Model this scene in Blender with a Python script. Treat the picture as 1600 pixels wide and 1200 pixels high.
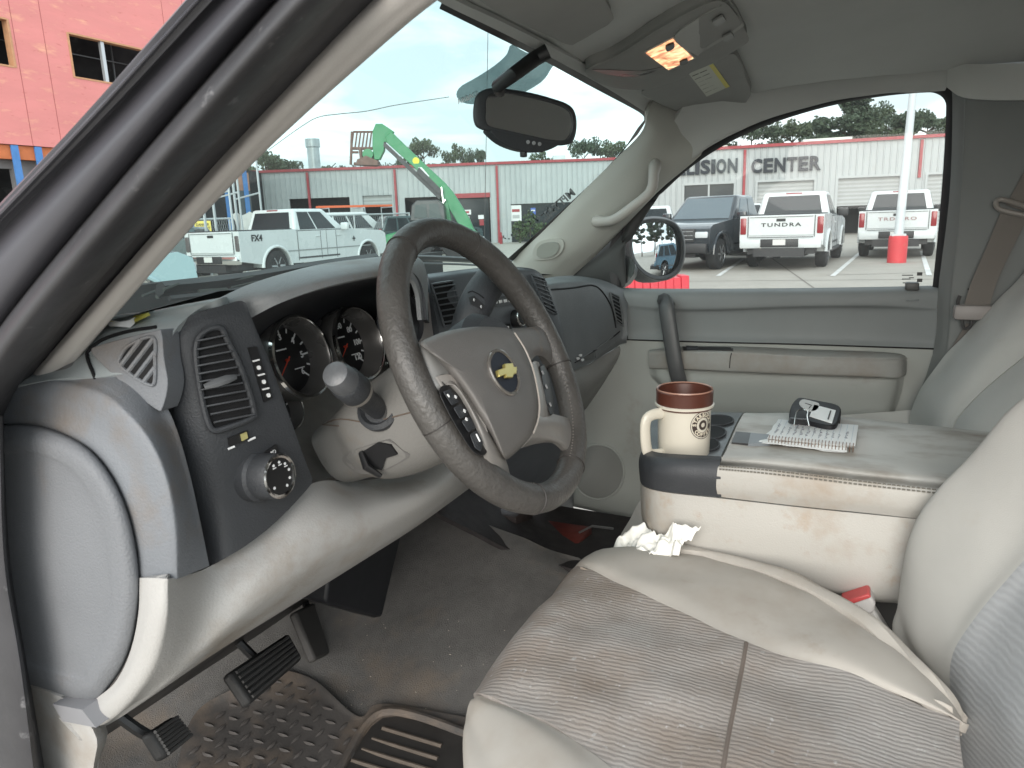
import bpy, bmesh, math, random
from mathutils import Vector, Matrix, noise
from mathutils.bvhtree import BVHTree
R_=math.radians
random.seed(7)
sc=bpy.context.scene
for o in list(bpy.data.objects): bpy.data.objects.remove(o)

# ---------------------------------------------------------------- camera (metres: x to the passenger side, y forward, z up)
FPX=1136.0; YAW=R_(65.4); PITCH=R_(12.8); ROLL=math.atan(.035)
CAM=Vector((-1.17,0,1.5))
fw=Vector((math.sin(YAW)*math.cos(PITCH),math.cos(YAW)*math.cos(PITCH),-math.sin(PITCH)))
r0=Vector((math.cos(YAW),-math.sin(YAW),0)); u0=r0.cross(fw)
RT=r0*math.cos(ROLL)-u0*math.sin(ROLL); UP=r0*math.sin(ROLL)+u0*math.cos(ROLL)
cd=bpy.data.cameras.new('camera'); cam=bpy.data.objects.new('camera',cd); sc.collection.objects.link(cam)
cam.matrix_world=Matrix(((RT.x,UP.x,-fw.x,CAM.x),(RT.y,UP.y,-fw.y,CAM.y),(RT.z,UP.z,-fw.z,CAM.z),(0,0,0,1)))
cd.sensor_width=36; cd.lens=36*FPX/1600; cd.clip_start=.02; cd.clip_end=3000
cd.dof.use_dof=True; cd.dof.focus_distance=1.8; cd.dof.aperture_fstop=20
sc.camera=cam

# ---------------------------------------------------------------- sky and sun
SUN_EL=R_(22); SUN_AZ=R_(262)      # azimuth measured clockwise from +y (forward)
w=bpy.data.worlds.new('World'); sc.world=w; w.use_nodes=True
nt=w.node_tree; nt.nodes.clear(); N=nt.nodes.new; K=nt.links.new
out=N('ShaderNodeOutputWorld'); bg=N('ShaderNodeBackground'); sky=N('ShaderNodeTexSky')
sky.sky_type='NISHITA'; sky.sun_disc=False; sky.sun_elevation=SUN_EL; sky.sun_rotation=SUN_AZ; sky.air_density=1.3; sky.dust_density=3
tc=N('ShaderNodeTexCoord'); mp=N('ShaderNodeMapping'); mp.inputs['Scale'].default_value=(1.0,1.0,3.2)
n1=N('ShaderNodeTexNoise'); n1.inputs['Scale'].default_value=3.0; n1.inputs['Detail'].default_value=7; n1.inputs['Roughness'].default_value=.5; n1.inputs['Distortion'].default_value=.5
rp=N('ShaderNodeValToRGB'); rp.color_ramp.elements[0].position=.40; rp.color_ramp.elements[0].color=(3.5,3.95,4.2,1)
rp.color_ramp.elements[1].position=.60; rp.color_ramp.elements[1].color=(7.8,8.2,8.4,1)
mx=N('ShaderNodeMixRGB'); mx.inputs[0].default_value=.88
K(tc.outputs['Generated'],mp.inputs[0]); K(mp.outputs[0],n1.inputs['Vector']); K(n1.outputs[0],rp.inputs[0])
K(sky.outputs[0],mx.inputs[1]); K(rp.outputs[0],mx.inputs[2]); K(mx.outputs[0],bg.inputs[0]); bg.inputs[1].default_value=.11; K(bg.outputs[0],out.inputs[0])
sl=bpy.data.lights.new('sun','SUN'); sl.energy=1.05; sl.angle=R_(50); sl.color=(1,.98,.955)
so=bpy.data.objects.new('sun',sl); sc.collection.objects.link(so)
sd=Vector((math.sin(SUN_AZ)*math.cos(SUN_EL),math.cos(SUN_AZ)*math.cos(SUN_EL),math.sin(SUN_EL)))
so.rotation_euler=(-sd).to_track_quat('-Z','Y').to_euler()
sc.view_settings.view_transform='Standard'; sc.view_settings.look='None'; sc.view_settings.exposure=1.62; sc.view_settings.gamma=1
sc.render.engine='CYCLES'
sc.cycles.max_bounces=10; sc.cycles.diffuse_bounces=6; sc.cycles.transparent_max_bounces=16; sc.cycles.glossy_bounces=4

# ---------------------------------------------------------------- materials
def s2l(v):
    v/=255.; return v/12.92 if v<=.04045 else ((v+.055)/1.055)**2.4
MATS={}
def mat(name,col,rough=.6,bump=None,var=None,stain=None,metal=0,emit=None,spec=.5,wave=None,stretch=None,coat=0):
    """bump=(scale,strength) var=(scale,amount) stain=(colour,scale,low,high) wave=(scale,axis,amount)"""
    if name in MATS: return MATS[name]
    m=bpy.data.materials.new(name); MATS[name]=m; m.use_nodes=True
    t=m.node_tree; b=t.nodes['Principled BSDF']; L=t.links.new
    b.inputs['Roughness'].default_value=rough; b.inputs['Metallic'].default_value=metal; b.inputs['Specular IOR Level'].default_value=spec
    if coat: b.inputs['Coat Weight'].default_value=coat; b.inputs['Coat Roughness'].default_value=.08
    c=t.nodes.new('ShaderNodeRGB'); c.outputs[0].default_value=(*col,1); cur=c.outputs[0]
    tcn=t.nodes.new('ShaderNodeTexCoord'); mpn=t.nodes.new('ShaderNodeMapping'); L(tcn.outputs['Object'],mpn.inputs[0])
    if stretch: mpn.inputs['Scale'].default_value=stretch
    co=mpn.outputs[0]; h=None
    def nz(scale,det=4,rough_=.6):
        n=t.nodes.new('ShaderNodeTexNoise'); n.inputs['Scale'].default_value=scale; n.inputs['Detail'].default_value=det; n.inputs['Roughness'].default_value=rough_; L(co,n.inputs['Vector']); return n.outputs[0]
    def mixc(fac,col2,a):
        x=t.nodes.new('ShaderNodeMixRGB'); L(fac,x.inputs[0]); L(a,x.inputs[1]); x.inputs[2].default_value=(*col2,1); return x.outputs[0]
    def mr(v,a,b_,c0=0,d=1):
        r=t.nodes.new('ShaderNodeMapRange'); L(v,r.inputs[0]); r.inputs[1].default_value=a; r.inputs[2].default_value=b_; r.inputs[3].default_value=c0; r.inputs[4].default_value=d; return r.outputs[0]
    if var: cur=mixc(mr(nz(var[0]),.35,.7,0,1),tuple(max(0,k*(1-var[1])) for k in col),cur)
    for st in (stain if isinstance(stain,list) else [stain] if stain else []):
        cur=mixc(mr(nz(st[1],5,.65),st[2],st[3]),st[0],cur)
    if wave:
        wv=t.nodes.new('ShaderNodeTexWave'); wv.inputs['Scale'].default_value=wave[0]; wv.bands_direction=wave[1]; wv.inputs['Distortion'].default_value=wave[3] if len(wave)>3 else 0
        wv.inputs['Detail Scale'].default_value=2; L(co,wv.inputs['Vector']); h=wv.outputs[1]
        x=t.nodes.new('ShaderNodeMixRGB'); x.blend_type='MULTIPLY'; L(mr(h,0,1,wave[2],0),x.inputs[0]); L(cur,x.inputs[1]); x.inputs[2].default_value=(.25,.23,.22,1); cur=x.outputs[0]
    L(cur,b.inputs['Base Color'])
    if bump or wave:
        bp=t.nodes.new('ShaderNodeBump'); bp.inputs['Distance'].default_value=.002
        if bump: L(nz(bump[0],3),bp.inputs['Height']); bp.inputs['Strength'].default_value=bump[1]
        if wave:
            b2=t.nodes.new('ShaderNodeBump'); b2.inputs['Distance'].default_value=.0015; b2.inputs['Strength'].default_value=.3; L(h,b2.inputs['Height'])
            if bump: L(bp.outputs[0],b2.inputs['Normal'])
            bp=b2
        L(bp.outputs[0],b.inputs['Normal'])
    # gentle roughness breakup
    if rough>.2: L(mr(nz(6 if not var else var[0]*1.7),.3,.7,rough-.08,min(1,rough+.08)),b.inputs['Roughness'])
    if emit: b.inputs['Emission Color'].default_value=(*emit[0],1); b.inputs['Emission Strength'].default_value=emit[1]
    return m
def glass(name,tint,gl=1.0,dust_haze=0.0):
    m=bpy.data.materials.new(name); MATS[name]=m; m.use_nodes=True; t=m.node_tree; t.nodes.clear(); L=t.links.new
    o=t.nodes.new('ShaderNodeOutputMaterial'); tr=t.nodes.new('ShaderNodeBsdfTransparent'); tr.inputs[0].default_value=(*tint,1)
    g=t.nodes.new('ShaderNodeBsdfGlossy'); g.inputs['Roughness'].default_value=.01; g.inputs[0].default_value=(gl,gl,gl,1)
    lw=t.nodes.new('ShaderNodeLayerWeight'); lw.inputs[0].default_value=.5; pw=t.nodes.new('ShaderNodeMath'); pw.operation='POWER'; pw.inputs[1].default_value=4.0; L(lw.outputs['Facing'],pw.inputs[0])
    fr=t.nodes.new('ShaderNodeMapRange'); fr.inputs[3].default_value=.035; fr.inputs[4].default_value=.5; L(pw.outputs[0],fr.inputs[0]); mxs=t.nodes.new('ShaderNodeMixShader')
    L(fr.outputs[0],mxs.inputs[0]); L(tr.outputs[0],mxs.inputs[1]); L(g.outputs[0],mxs.inputs[2]); cur=mxs.outputs[0]
    if dust_haze:  # diffuse dust film that also stands in for washed-out reflection haze
        d=t.nodes.new('ShaderNodeBsdfTranslucent'); d.inputs[0].default_value=(.8,.85,.83,1); m2=t.nodes.new('ShaderNodeMixShader')
        n=t.nodes.new('ShaderNodeTexNoise'); n.inputs['Scale'].default_value=9; n.inputs['Detail'].default_value=8; tcn=t.nodes.new('ShaderNodeTexCoord'); L(tcn.outputs['Object'],n.inputs['Vector'])
        r=t.nodes.new('ShaderNodeMapRange'); r.inputs[1].default_value=.3; r.inputs[2].default_value=.8; r.inputs[3].default_value=dust_haze*.6; r.inputs[4].default_value=dust_haze*1.5; L(n.outputs[0],r.inputs[0])
        L(r.outputs[0],m2.inputs[0]); L(cur,m2.inputs[1]); L(d.outputs[0],m2.inputs[2]); cur=m2.outputs[0]
    L(cur,o.inputs[0]); return m

# ---------------------------------------------------------------- geometry helpers
def ray(px,py): return fw+RT*((px-800)/FPX)-UP*((py-600)/FPX)
def V(px,py,v=None,a='y'):
    """the point that lies on the plane x, y or z = v (or at depth v) in the direction of a measured picture point"""
    r=ray(px,py)
    if a=='d': return CAM+r*v
    i='xyz'.index(a); return CAM+r*((v-CAM[i])/r[i])
LOC={}
class MB:
    def __init__(s): s.v=[]; s.f=[]
    def add(s,vs,fs,M=None):
        b=len(s.v); s.v+=[(M@Vector(p)) if M else Vector(p) for p in vs]; s.f+=[tuple(i+b for i in f) for f in fs]; return s
    def box(s,c,d,M=None):
        x,y,z=[k/2 for k in d]; c=Vector(c)
        vs=[c+Vector((a*x,b*y,e*z)) for a in(-1,1) for b in(-1,1) for e in(-1,1)]
        return s.add(vs,[(0,1,3,2),(4,6,7,5),(0,4,5,1),(2,3,7,6),(0,2,6,4),(1,5,7,3)],M)
    def rbox(s,c,d,bev=.01,seg=2,M=None):
        bm=bmesh.new(); bmesh.ops.create_cube(bm,size=1)
        for v in bm.verts: v.co=Vector((v.co.x*d[0],v.co.y*d[1],v.co.z*d[2]))
        bmesh.ops.bevel(bm,geom=list(bm.edges),offset=min(bev,min(d)*.49),segments=seg,profile=.5,affect='EDGES')
        for v in bm.verts: v.co+=Vector(c)
        s.bm(bm,M); bm.free(); return s
    def bm(s,bm,M=None):
        bm.verts.index_update(); return s.add([v.co.copy() for v in bm.verts],[[v.index for v in f.verts] for f in bm.faces],M)
    def tube(s,path,r,n=10,flat=None,up=None,closed=False,caps=True):
        P=[Vector(p) for p in path]; m=len(P); vs=[]; fs=[]; prev=None
        for i,p in enumerate(P):
            if closed: t=(P[(i+1)%m]-P[i-1]).normalized()
            else: t=(P[min(i+1,m-1)]-P[max(i-1,0)]).normalized()
            if up is not None: a=t.cross(Vector(up)).normalized(); b=a.cross(t)
            else:
                if prev is None: prev=t.orthogonal()
                a=(prev-t*prev.dot(t)).normalized(); prev=a; b=t.cross(a)
            rr=r[i] if isinstance(r,(list,tuple)) else r
            for k in range(n):
                q=2*math.pi*k/n; vs.append(p+a*math.cos(q)*rr+b*math.sin(q)*rr*(flat or 1))
        mm=m if closed else m-1
        for i in range(mm):
            for k in range(n):
                j=(i+1)%m; fs.append((i*n+k,i*n+(k+1)%n,j*n+(k+1)%n,j*n+k))
        if not closed and caps: fs+= [tuple(range(n))[::-1],tuple((m-1)*n+k for k in range(n))]
        return s.add(vs,fs)
    def lathe(s,prof,o=(0,0,0),axis=(0,0,1),n=28,cap0=True,cap1=True,xs=1):
        o=Vector(o); ax=Vector(axis).normalized(); a=ax.orthogonal().normalized(); b=ax.cross(a); vs=[];fs=[]
        for r,h in prof:
            for k in range(n):
                q=2*math.pi*k/n; vs.append(o+ax*h+a*r*math.cos(q)+b*r*math.sin(q))
        for i in range(len(prof)-1):
            for k in range(n): fs.append((i*n+k,i*n+(k+1)%n,(i+1)*n+(k+1)%n,(i+1)*n+k))
        if cap0: fs.append(tuple(range(n))[::-1])
        if cap1: fs.append(tuple((len(prof)-1)*n+k for k in range(n)))
        return s.add(vs,fs)
    def prism(s,pts,d):
        """polygon (3d points) pushed along vector d"""
        P=[Vector(p) for p in pts]; n=len(P); d=Vector(d)
        return s.add(P+[p+d for p in P],[tuple(range(n)),tuple(range(2*n-1,n-1,-1))]+[(i,(i+1)%n,n+(i+1)%n,n+i)[::-1] for i in range(n)])
    def build(s,name,m,parent=None,bev=0,sharp=.7,world=True):
        me=bpy.data.meshes.new(name); L=LOC.get(parent.name,Vector()) if parent else Vector()
        me.from_pydata([v-L for v in s.v],[],s.f); me.validate(); 
        o=bpy.data.objects.new(name,me); sc.collection.objects.link(o)
        bmx=bmesh.new(); bmx.from_mesh(me); bmesh.ops.recalc_face_normals(bmx,faces=bmx.faces); bmx.to_mesh(me); bmx.free()
        if m: me.materials.append(m)
        for p in me.polygons: p.use_smooth=True
        me.set_sharp_from_angle(angle=sharp)
        if bev:
            b=o.modifiers.new('bevel','BEVEL'); b.width=bev; b.segments=2; b.limit_method='ANGLE'; b.angle_limit=.6
        if parent: o.parent=parent; LOC[o.name]=L
        return o
def tag(o,label=None,cat=None,group=None,kind=None):
    if label: o['label']=label
    if cat: o['category']=cat
    if group: o['group']=group
    if kind: o['kind']=kind
    return o
def root(name,loc,label,cat,group=None,local=False):
    o=bpy.data.objects.new(name,None); sc.collection.objects.link(o); o.location=loc; o.empty_display_size=.05
    LOC[o.name]=Vector() if local else Vector(loc)
    return tag(o,label,cat,group)
def crv(P,n,closed=False):
    m=len(P); out=[]; tot=m if closed else m-1
    if m==2 and not closed: return [P[0].lerp(P[1],i/(n-1)) for i in range(n)]
    for i in range(n):
        u=i/(n if closed else n-1)*tot; k=min(int(u),tot-1); t=u-k
        g=(lambda j:P[j%m]) if closed else (lambda j:P[j] if 0<=j<m else (P[0]*2-P[1] if j<0 else P[-1]*2-P[-2]))
        a,b,c,d=g(k-1),g(k),g(k+1),g(k+2)
        out.append(.5*((2*b)+(c-a)*t+(2*a-5*b+4*c-d)*t*t+(3*b-a-3*c+d)*t**3))
    return out
def pts(row,a='y',val=None):
    o=[]
    for p in row:
        if isinstance(p,Vector): o.append(p); continue
        v=p[2] if len(p)>2 else val; o.append(V(p[0],p[1],v,p[3] if len(p)>3 else a))
    return o
def sheet(name,rows,m,parent=None,a='y',nu=16,nv=16,thick=.004,closed=False,lin=False,val=None,cap=False,sharp=.9,dents=0):
    """smooth sheet through rows of control points; turned to face the camera and given real thickness behind"""
    rr=[pts(r,a,val) for r in rows]
    if not lin: rr=[crv(r,nv,closed) for r in rr]; cols=[crv([r[j] for r in rr],nu) for j in range(nv)]; G=[[cols[j][i] for j in range(nv)] for i in range(nu)]
    else: G=rr; nu=len(G); nv=len(G[0])
    vs=[p for r in G for p in r]; fs=[]
    for i in range(nu-1):
        for j in range(nv if closed else nv-1): fs.append((i*nv+j,i*nv+(j+1)%nv,(i+1)*nv+(j+1)%nv,(i+1)*nv+j))
    if cap: fs.append(tuple((nu-1)*nv+j for j in range(nv)))
    bm=bmesh.new(); bv=[bm.verts.new(v) for v in vs]
    for f in fs:
        try: bm.faces.new([bv[i] for i in f])
        except ValueError: pass
    bmesh.ops.remove_doubles(bm,verts=bm.verts,dist=1e-5); bmesh.ops.recalc_face_normals(bm,faces=bm.faces)
    s=0
    for f in bm.faces: s+=f.normal.dot(CAM-f.calc_center_median())*f.calc_area()
    if s<0: bmesh.ops.reverse_faces(bm,faces=bm.faces)
    bm.normal_update()
    if dents:
        for v in bm.verts: v.co+=v.normal*dents*noise.noise(v.co*14)
    if thick:
        old=list(bm.verts); nrm={v:v.normal.copy() for v in old}; faces=list(bm.faces); edges=[e for e in bm.edges if e.is_boundary]
        mp_={v:bm.verts.new(v.co-nrm[v]*thick) for v in old}
        for f in faces: bm.faces.new([mp_[v] for v in reversed(f.verts)])
        for e in edges:
            l=e.link_loops[0]; a_,b_=l.vert,l.link_loop_next.vert; bm.faces.new((b_,a_,mp_[a_],mp_[b_]))
    b=MB(); b.bm(bm); bm.free(); return b.build(name,m,parent,sharp=sharp)
def ring(pl,s,c=None):
    """scale a pixel outline about its centre"""
    cx=sum(p[0] for p in pl)/len(pl) if c is None else c[0]; cy=sum(p[1] for p in pl)/len(pl) if c is None else c[1]
    return [(cx+(p[0]-cx)*s,cy+(p[1]-cy)*s) for p in pl]
class Surf:
    """lets small things be set down on an existing surface"""
    def __init__(s,*objs):
        vs=[];fs=[]
        for o in objs:
            L=LOC.get(o.name,Vector()); b=len(vs); vs+=[v.co+L for v in o.data.vertices]; fs+=[tuple(i+b for i in p.vertices) for p in o.data.polygons]
        s.t=BVHTree.FromPolygons(vs,fs); s.last=1
    def hit(s,px,py,off=0):
        d=ray(px,py).normalized(); l,n,i,dist=s.t.ray_cast(CAM,d)
        if l is None:
            l,n,i,dd=s.t.find_nearest(CAM+d*s.last)
        else: s.last=dist
        if n.dot(CAM-l)<0: n=-n
        return l+n*off
def decal(mb,surf,pl,off=.002,thick=.003):
    P=[surf.hit(x,y,off) for x,y in pl]; Q=[surf.hit(x,y,off-thick) for x,y in pl]; n=len(P)
    return mb.add(P+Q,[tuple(range(n)),tuple(range(2*n-1,n-1,-1))]+[(i,n+i,n+(i+1)%n,(i+1)%n) for i in range(n)])
def smooth2(pl,n,closed=True): return [(p.x,p.y) for p in crv([Vector((a,b,0)) for a,b in pl],n,closed)]
def text_mesh(s,size,ext=.002,off=0,spacing=1):
    c=bpy.data.curves.new('t','FONT'); c.body=s; c.size=size; c.extrude=ext; c.offset=off; c.align_x='CENTER'; c.align_y='CENTER'; c.space_character=spacing; c.resolution_u=3
    o=bpy.data.objects.new('t',c); sc.collection.objects.link(o); dg=bpy.context.evaluated_depsgraph_get(); me=bpy.data.meshes.new_from_object(o.evaluated_get(dg))
    vs=[v.co.copy() for v in me.vertices]; fs=[tuple(p.vertices) for p in me.polygons]
    bpy.data.objects.remove(o); bpy.data.curves.remove(c); bpy.data.meshes.remove(me); return vs,fs
def frame(o,x,y):
    x=Vector(x).normalized(); y=Vector(y); z=x.cross(y).normalized(); y=z.cross(x)
    return Matrix(((x.x,y.x,z.x,o[0]),(x.y,y.y,z.y,o[1]),(x.z,y.z,z.z,o[2]),(0,0,0,1)))
def copy_tree(o,parent=None):
    c=o.copy(); sc.collection.objects.link(c); c.parent=parent
    for ch in [k for k in bpy.data.objects if k.parent==o]: copy_tree(ch,c)
    return c

def padf(name,surf,outl,m,par,hs,n=48):
    o2=smooth2(outl,n) if n else outl; n=n or len(o2)
    return sheet(name,[[surf.hit(x,y,h) for x,y in (ring(o2,s) if s!=1 else o2)] for s,h in hs],m,par,nu=max(8,3*len(hs)),nv=n,closed=True,cap=True,thick=0,sharp=1.0)
def clip_line(p,d,pl):
    T=[];n=len(pl)
    for i in range(n):
        a,b=pl[i],pl[(i+1)%n]; ex,ey=b[0]-a[0],b[1]-a[1]; den=d[0]*ey-d[1]*ex
        if abs(den)<1e-9: continue
        t=((a[0]-p[0])*ey-(a[1]-p[1])*ex)/den; u=((a[0]-p[0])*d[1]-(a[1]-p[1])*d[0])/den
        if 0<=u<=1: T.append(t)
    return (min(T),max(T)) if len(T)>1 else None
def slats(mb,surf,pl,p0,p1,n,d,h=.005,r=.0016,flat=1.6):
    for k in range(n):
        t=(k+.5)/n; p=(p0[0]+(p1[0]-p0[0])*t,p0[1]+(p1[1]-p0[1])*t); c=clip_line(p,d,pl)
        if not c: continue
        a,b=c; a+=.3; b-=.3; mb.tube([surf.hit(p[0]+d[0]*(a+(b-a)*s),p[1]+d[1]*(a+(b-a)*s),h) for s in(0,.25,.5,.75,1)],r,6,flat=flat)

# ---------------------------------------------------------------- palette
dirt=(.16,.12,.085)
M_UP=mat('dash_vinyl_grey',(.17,.18,.195),.6,(380,.4),(5,.12),(dirt,7,.56,.85))
M_TOP=mat('dash_top_vinyl',(.32,.35,.355),.5,(900,.2),(5,.1))
M_LT=mat('knee_panel_vinyl',(.385,.375,.36),.55,(380,.35),(4,.08),((.25,.20,.15),6,.54,.78))
M_COL=mat('column_plastic',(.185,.18,.17),.55,(380,.3),(6,.1),(dirt,9,.6,.9))
M_CH=mat('charcoal_plastic',(.040,.043,.048),.55,(420,.35),(8,.2))
M_STK=mat('centre_stack_plastic',(.085,.095,.105),.45,(900,.15),(6,.1))
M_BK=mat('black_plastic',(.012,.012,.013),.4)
M_VOID=mat('vent_void',(.004,.004,.005),.8)  # near-black for seams; on flat openings it stands in for the shade inside
M_GLV=mat('passenger_dash_vinyl',(.15,.16,.165),.6,(380,.4),(5,.1))
M_LWR=mat('lower_dash_vinyl',(.26,.26,.25),.55,(700,.15),(5,.1))
M_PIL=mat('pillar_trim',(.56,.525,.495),.7,(500,.15),(3,.06))
M_HEAD=mat('headliner_cloth',(.54,.55,.53),.95,(1200,.5),(6,.06))
M_DRU=mat('door_vinyl_upper',(.19,.205,.205),.6,(800,.2),(4,.08))
M_DRL=mat('door_vinyl_lower',(.31,.325,.305),.6,(800,.2),(4,.06),(dirt,5,.62,.95))
M_ARM=mat('armrest_soiled_vinyl',(.29,.295,.28),.6,(380,.3),(6,.1),((.225,.195,.165),5,.48,.74))
M_SEAL=mat('door_seal_rubber',(.050,.049,.053),.5,(60,.15),(14,.25),((.2,.195,.2),30,.63,.75))
M_JAMB=mat('door_jamb_paint',(.075,.074,.085),.4,None,(3,.2))
M_LEA=mat('wheel_leather',(.075,.070,.065),.44,(170,.75),(16,.25))
M_HUB=mat('airbag_cover_vinyl',(.15,.14,.132),.5,(800,.3),(8,.12),((.22,.17,.13),14,.66,.8))
M_SPK=mat('wheel_spoke_satin',(.23,.215,.20),.35,None,(12,.15))
M_CHR=mat('chrome',(.75,.74,.72),.12,metal=1)
M_SIL=mat('cluster_silver',(.33,.31,.285),.35,None,(20,.25),metal=.4)
M_WHT=mat('white_marking',(.75,.76,.76),.6)
M_GAU=mat('gauge_face',(.014,.014,.015),.35)
M_RED=mat('needle_red',(.55,.06,.03),.5)
M_SB=mat('seat_bolster_cloth',(.44,.41,.37),.9,(1400,.5),(5,.08),[((.36,.31,.26),5,.48,.72),((.34,.29,.24),14,.60,.80)])
M_SB2=mat('seat_back_cloth',(.40,.39,.365),.9,(1400,.5),(5,.06),((.33,.27,.2),4,.6,.85))
M_VEL=mat('console_vinyl_top',(.47,.465,.435),.45,(380,.25),(5,.08),[((.24,.205,.17),4.5,.47,.64)],stretch=(1.6,.8,1))
M_CON=mat('console_vinyl_side',(.385,.37,.34),.55,(380,.25),(3,.06),[((.30,.24,.18),5.5,.47,.68),((.33,.27,.21),16,.58,.74)])
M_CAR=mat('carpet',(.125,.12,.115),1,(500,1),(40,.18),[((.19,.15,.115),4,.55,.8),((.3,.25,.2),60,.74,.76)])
M_MAT=mat('rubber_mat',(.085,.078,.074),.62,(200,.3),(12,.3),[((.2,.15,.11),5,.5,.78)])
M_PED=mat('pedal_rubber',(.035,.034,.034),.6,(200,.3),(30,.3))
M_BELT=mat('belt_webbing',(.16,.145,.13),.85,(900,.4),None)
M_CLOTH=None
# ================================================================ the cab shell the camera looks into
cab=root('pickup_cab',(-.2,.5,.5),'worn grey pickup interior shell around everything: headliner, pillars, windshield and carpet','truck cab')
G_WS=glass('windshield_glass',(.69,.825,.808),.4,.022)
G_SD=glass('side_glass',(.74,.78,.77),.45,.03)
# door frame bands on the driver side, from the outer paint to the pillar trim
def band(name,lines,m,thick=.006,nu=26,sharp=.9): return sheet(name,lines,m,cab,'x',nu,18,thick,sharp=sharp)
band('door_jamb',[[(-120,440,-.80),(-20,338,-.80),(140,172,-.80),(302,-2,-.80),(390,-95,-.80)],[(-112,450,-.826),(-14,346,-.828),(146,178,-.828),(308,0,-.828),(396,-94,-.828)],
  [(-100,470,-.812),(0,364,-.812),(162,190,-.812),(326,6,-.812),(414,-88,-.812)],[(-90,520,-.818),(14,400,-.818),(190,210,-.818),(372,14,-.818),(455,-78,-.818)],
  [(-66,585,-.806),(32,450,-.806),(208,240,-.806),(398,20,-.806),(484,-72,-.806)],[(-60,640,-.76),(40,500,-.76),(235,270,-.76),(440,28,-.76),(520,-60,-.76)]],M_JAMB)
band('door_seal',[[(-70,600,-.78),(22,470,-.78),(212,243,-.78),(405,22,-.78),(490,-70,-.78)],[(-66,620,-.812),(24,490,-.812),(218,256,-.812),(414,32,-.812),(498,-62,-.812)],
  [(-60,660,-.815),(26,525,-.815),(228,284,-.815),(432,50,-.815),(520,-40,-.815)],[(-50,720,-.79),(28,570,-.79),(240,312,-.79),(458,66,-.79),(545,-30,-.79)],
  [(-30,760,-.745),(30,600,-.745),(248,330,-.745),(480,72,-.745),(560,-25,-.745)]],M_SEAL)
band('pillar_reveal',[[(-20,700,-.75),(30,590,-.752),(246,318,-.752),(478,64,-.752),(560,-25,-.752)],[(6,720,-.69),(56,600,-.69),(285,340,-.69),(525,84,-.69),(625,-25,-.69)]],M_SEAL)
pl=band('pillar_trim',[[(20,620,-.722),(44,592,-.722),(264,338,-.719),(492,86,-.712),(620,-35,-.707)],[(38,625,-.728),(58,590,-.728),(282,336,-.725),(514,84,-.72),(640,-35,-.715)],
  [(65,620,-.722),(86,590,-.720),(318,322,-.717),(556,78,-.712),(688,-32,-.705)],[(78,610,-.705),(98,586,-.70),(342,308,-.695),(592,76,-.688),(717,-26,-.68)],[(80,560,-.64),(100,536,-.62),(340,270,-.615),(600,50,-.60),(715,-40,-.60)]],M_PIL,.012)
# the jamb carries on down the sill
sheet('sill_seal',[[(-160,640,-.80),(-90,900,-.80),(-60,1100,-.80),(-20,1290,-.80)],[(-12,650,-.80),(0,880,-.80),(26,1050,-.80),(56,1290,-.80)],[(0,650,-.775),(12,880,-.77),(42,1060,-.77),(78,1290,-.77)],[(6,650,-.75),(18,870,-.75),(48,1060,-.75),(84,1290,-.75)]],M_SEAL,cab,'x',14,20,.01)
sheet('kick_trim',[[(20,1060,-.752),(40,1120,-.752),(64,1200,-.752),(90,1290,-.752)],[(60,1075,-.757),(80,1130,-.757),(96,1200,-.757),(110,1290,-.757)],[(110,1095,-.755),(150,1150,-.755),(146,1200,-.755),(140,1290,-.755)],[(130,1100,-.72),(168,1140,-.72),(152,1200,-.72),(144,1290,-.72)]],M_LT,cab,'x',10,12,.02)
# windshield
wsTL,wsTR,wsBL,wsBR=Vector((-.66,.40,1.72)),Vector((.68,.46,1.745)),Vector((-.74,.90,1.30)),Vector((.74,.90,1.30))
def wsp(u,v):
    p=wsTL.lerp(wsTR,u).lerp(wsBL.lerp(wsBR,u),v); s=1-(2*u-1)**2; return p+Vector((0,.06+.10*v,.035*(1-v)))*s
G=[[wsp(-.05+j/20*1.10,-.06+i/10*1.10) for j in range(21)] for i in range(11)]
ws=sheet('windshield',G,G_WS,cab,lin=True,thick=0)
SW=Surf(ws)
# right pillar trim, between the windshield edge and the passenger window
M_PIR=mat('pillar_trim_pale',(.44,.44,.405),.7,(500,.15),(3,.06))
rp=sheet('pillar_trim',[[(1030,140,.66),(1014,170,.62),(1004,205,.63),(960,250,.645),(900,310,.655),(850,360,.665),(806,402,.675),(775,440,.68)],
  [(1050,150,.70),(1035,185,.66),(1020,220,.645),(975,275,.655),(915,325,.66),(865,375,.665),(822,412,.67),(795,450,.675)],
  [(1090,165,.78),(1070,205,.745),(1040,245,.695),(995,310,.69),(935,355,.69),(890,395,.69),(850,425,.69),(825,455,.69)],
  [(1150,180,.83),(1120,210,.79),(1075,250,.75),(1025,300,.735),(975,350,.735),(925,395,.735),(880,430,.73),(860,455,.73)],
  [(1155,190,.85),(1124,216,.81),(1080,256,.765),(1032,296,.765),(985,345,.765),(930,400,.765),(890,436,.76),(870,460,.76)]],M_PIR,cab,'x',24,40,.012)
SP=Surf(rp)
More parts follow.
